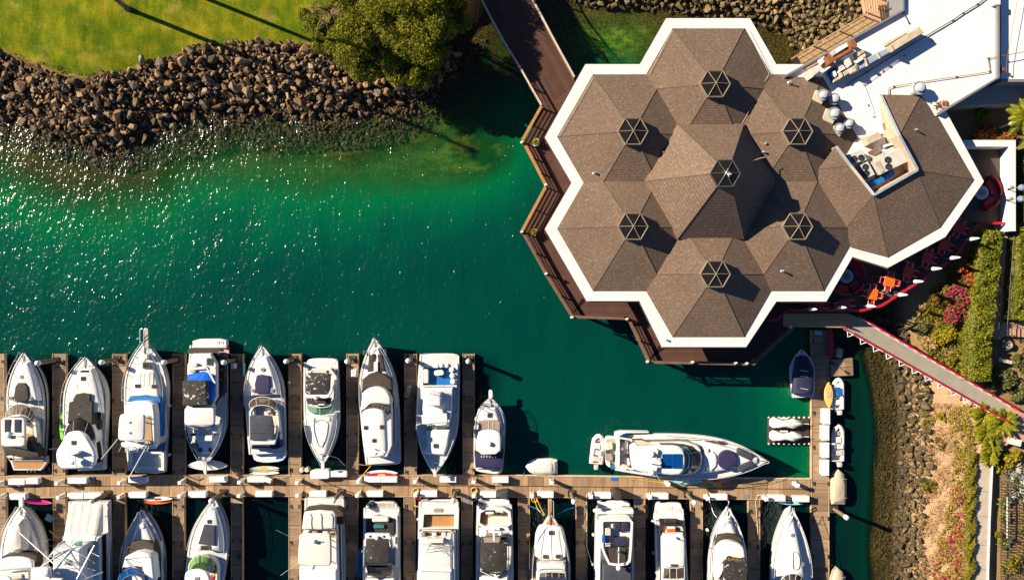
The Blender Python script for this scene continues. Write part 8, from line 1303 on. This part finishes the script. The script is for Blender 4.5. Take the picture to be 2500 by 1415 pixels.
# hedge of trailing plants beside the path, throwing leaf shadows on it
hedge('path_hedge', 'dark trailing hedge overhanging the concrete path', [(2366, 1100), (2368, 1180), (2364, 1280), (2362, 1430)], .32, .5, 'leaf_shrub', 420, 3.0)
def rosette(name, label, px, py, n, L_, w, mat, cat, z=None, group=None, lo=.2, hi=1.2, droop=.0, part='leaf', stem=.0):
    b = ground(px, py) if z is None else W(px, py, z); t = thing(name, b, label, cat, group); g = G(); g.lathe(b - Vector((0, 0, .1)), [(.14, 0), (.12, .2 + stem), (.04, .3 + stem)], 7); mk('stem', g, 'bark', t); o = b + Vector((0, 0, .2 + stem))
    for k in range(n):
        a = 2.4 * k + random.uniform(-.2, .2); el = lo + (hi - lo) * k / n; l = L_ * random.uniform(.8, 1.1); d = Vector((math.cos(a) * math.cos(el), math.sin(a) * math.cos(el), math.sin(el))); s = Vector((-math.sin(a), math.cos(a), 0)); g = G(); K = 4; A, B_ = [], []
        for i in range(K + 1): f = i / K; c = o + d * l * f - Vector((0, 0, droop * l * f * f)); hw = w * (.55 + .9 * f if f < .5 else 1.0 * (1 - f) * 2 + .02) * .5; A.append(c + s * hw + Vector((0, 0, hw * .35))); B_.append(c - s * hw + Vector((0, 0, hw * .35)))
        mid = [(x + y) / 2 - Vector((0, 0, (x - y).length * .25)) for x, y in zip(A, B_)]; g.strip(A, mid); g.strip(mid, B_); mk(part, g, mat, t, sharp=40)
for i, (x, y, l) in enumerate(((2470, 1142, .95), (2482, 1172, 1.0), (2458, 1160, .8), (2476, 1190, 1.0), (2490, 1150, .9), (2459, 1205, .8), (2488, 1208, .9))): rosette('agave', f'silvery agave rosette, {("topmost of the cluster", "largest in the cluster middle", "small one nearest the path", "between the largest and the fence", "at the picture edge", "over the end of the steel pole", "lowest at the picture edge")[i]}', x, y, 22, l, .2, 'leaf_agave', 'agave', group='silvery agaves')
for i, (x, y) in enumerate(((2446, 1225), (2448, 1262), (2446, 1322), (2452, 1390), (2498, 1295))): rosette('banana_plant', f'broad-leaved green plant, {("first down the fence from the agaves", "second down the fence", "third down the fence", "last at the picture bottom", "on the far side of the fences")[i]}', x, y, 9, .85, .34, 'leaf_banana', 'plant', group='broad-leaved plants on the fence', lo=.1, hi=1.0, droop=.35)
for i, (x, y, f) in enumerate(((2386, 1010, 1.3), (2431, 1028, 1.4), (2392, 1052, 1.25), (2402, 1080, 1.1), (2399, 1108, 1.0))): palm('cycad', f'bushy green cycad, {("topmost below the gangway", "beside the plaza", "second down the row", "third down the row", "lowest where the path begins")[i]}', x, y, 1.0, (.02, .02), .2, f, 'cycad', 'cycads below the gangway', nf=44, droop=.42)
palm('palm_tree', 'leaning palm with yellow-green fronds above the terrace wall', 2438, 312, 2.4, (1.0, .5), .13, 1.9, nf=14, z=3.0, bark='bark_pale'); palm('palm_tree', 'smaller palm at the picture edge beside the leaning palm', 2494, 262, 2.2, (.2, .3), .12, 1.6, nf=13, z=3.0)
for lab, x, y, rx, ry, m_, n, fm, nf in (('red-flowered shrub under the leaning palm trunk', 2395, 325, 1.4, .8, 'leaf_bougainvillea', 1300, 'petal_red', 160), ('low shrub with red tips along the white terrace wall', 2440, 335, 1.3, .6, 'leaf_bougainvillea', 1000, 'petal_red', 110), ('slim green shrub in the dark corner by the white roof', 2392, 282, .7, .9, 'leaf_hedge', 500, None, 0)): bush('shrub', lab, x, y, rx, ry, .7, m_, n, z=3.0, flowers=fm, nfl=nf, cat='shrub')
for x, y, lab, m_ in ((1307, 350, 'white pot with a green plant at the first deck corner', 'white_plastic'), (1302, 568, 'pot with a yellow-green plant at the second deck corner', 'post_cream')):
    p = W(x, y, ZD + .02); t = thing('potted_plant', p, lab, 'potted plant'); g = G(); g.lathe(p, [(.24, 0), (.36, .5), (.38, .52), (.30, .5), (.28, .42)], 14); mk('pot', g, m_, t); g = G(); leaves(g, blob(p + Vector((0, 0, .65)), .34, .34, .28, 220, .2), .07); mk('foliage', g, 'leaf_yellow', t, sharp=0)
rosette('potted_plant', 'spiky plant at the corner of the terrace path by the patio', 2499, 770, 12, .45, .12, 'leaf_yellow', 'plant', hi=1.1)
zone(0, 0, 1)
p = W(1626, 829, ZE + .02); t = thing('gull', p, 'white gull with blue-grey shadow resting on the bottom eave', 'bird'); g = G(); g.lathe(p, [(.02, .06), (.09, .10), (.12, .17), (.07, .24), (.02, .27)], 8); g.tube([p + Vector((-.05, .02, .16)), p + Vector((.3, -.05, .15))], .05, 5, .01); mk('body', g, 'lid_white', t); g = G(); g.lathe(p + Vector((-.1, .04, .22)), [(.01, 0), (.06, .03), (.06, .09), (.01, .12)], 8); mk('head', g, 'lid_white', t); g = G(); g.tube([p + Vector((-.1, .04, .28)), p + Vector((-.24, .06, .27))], .018, 4, .004); mk('beak', g, 'yellow', t)
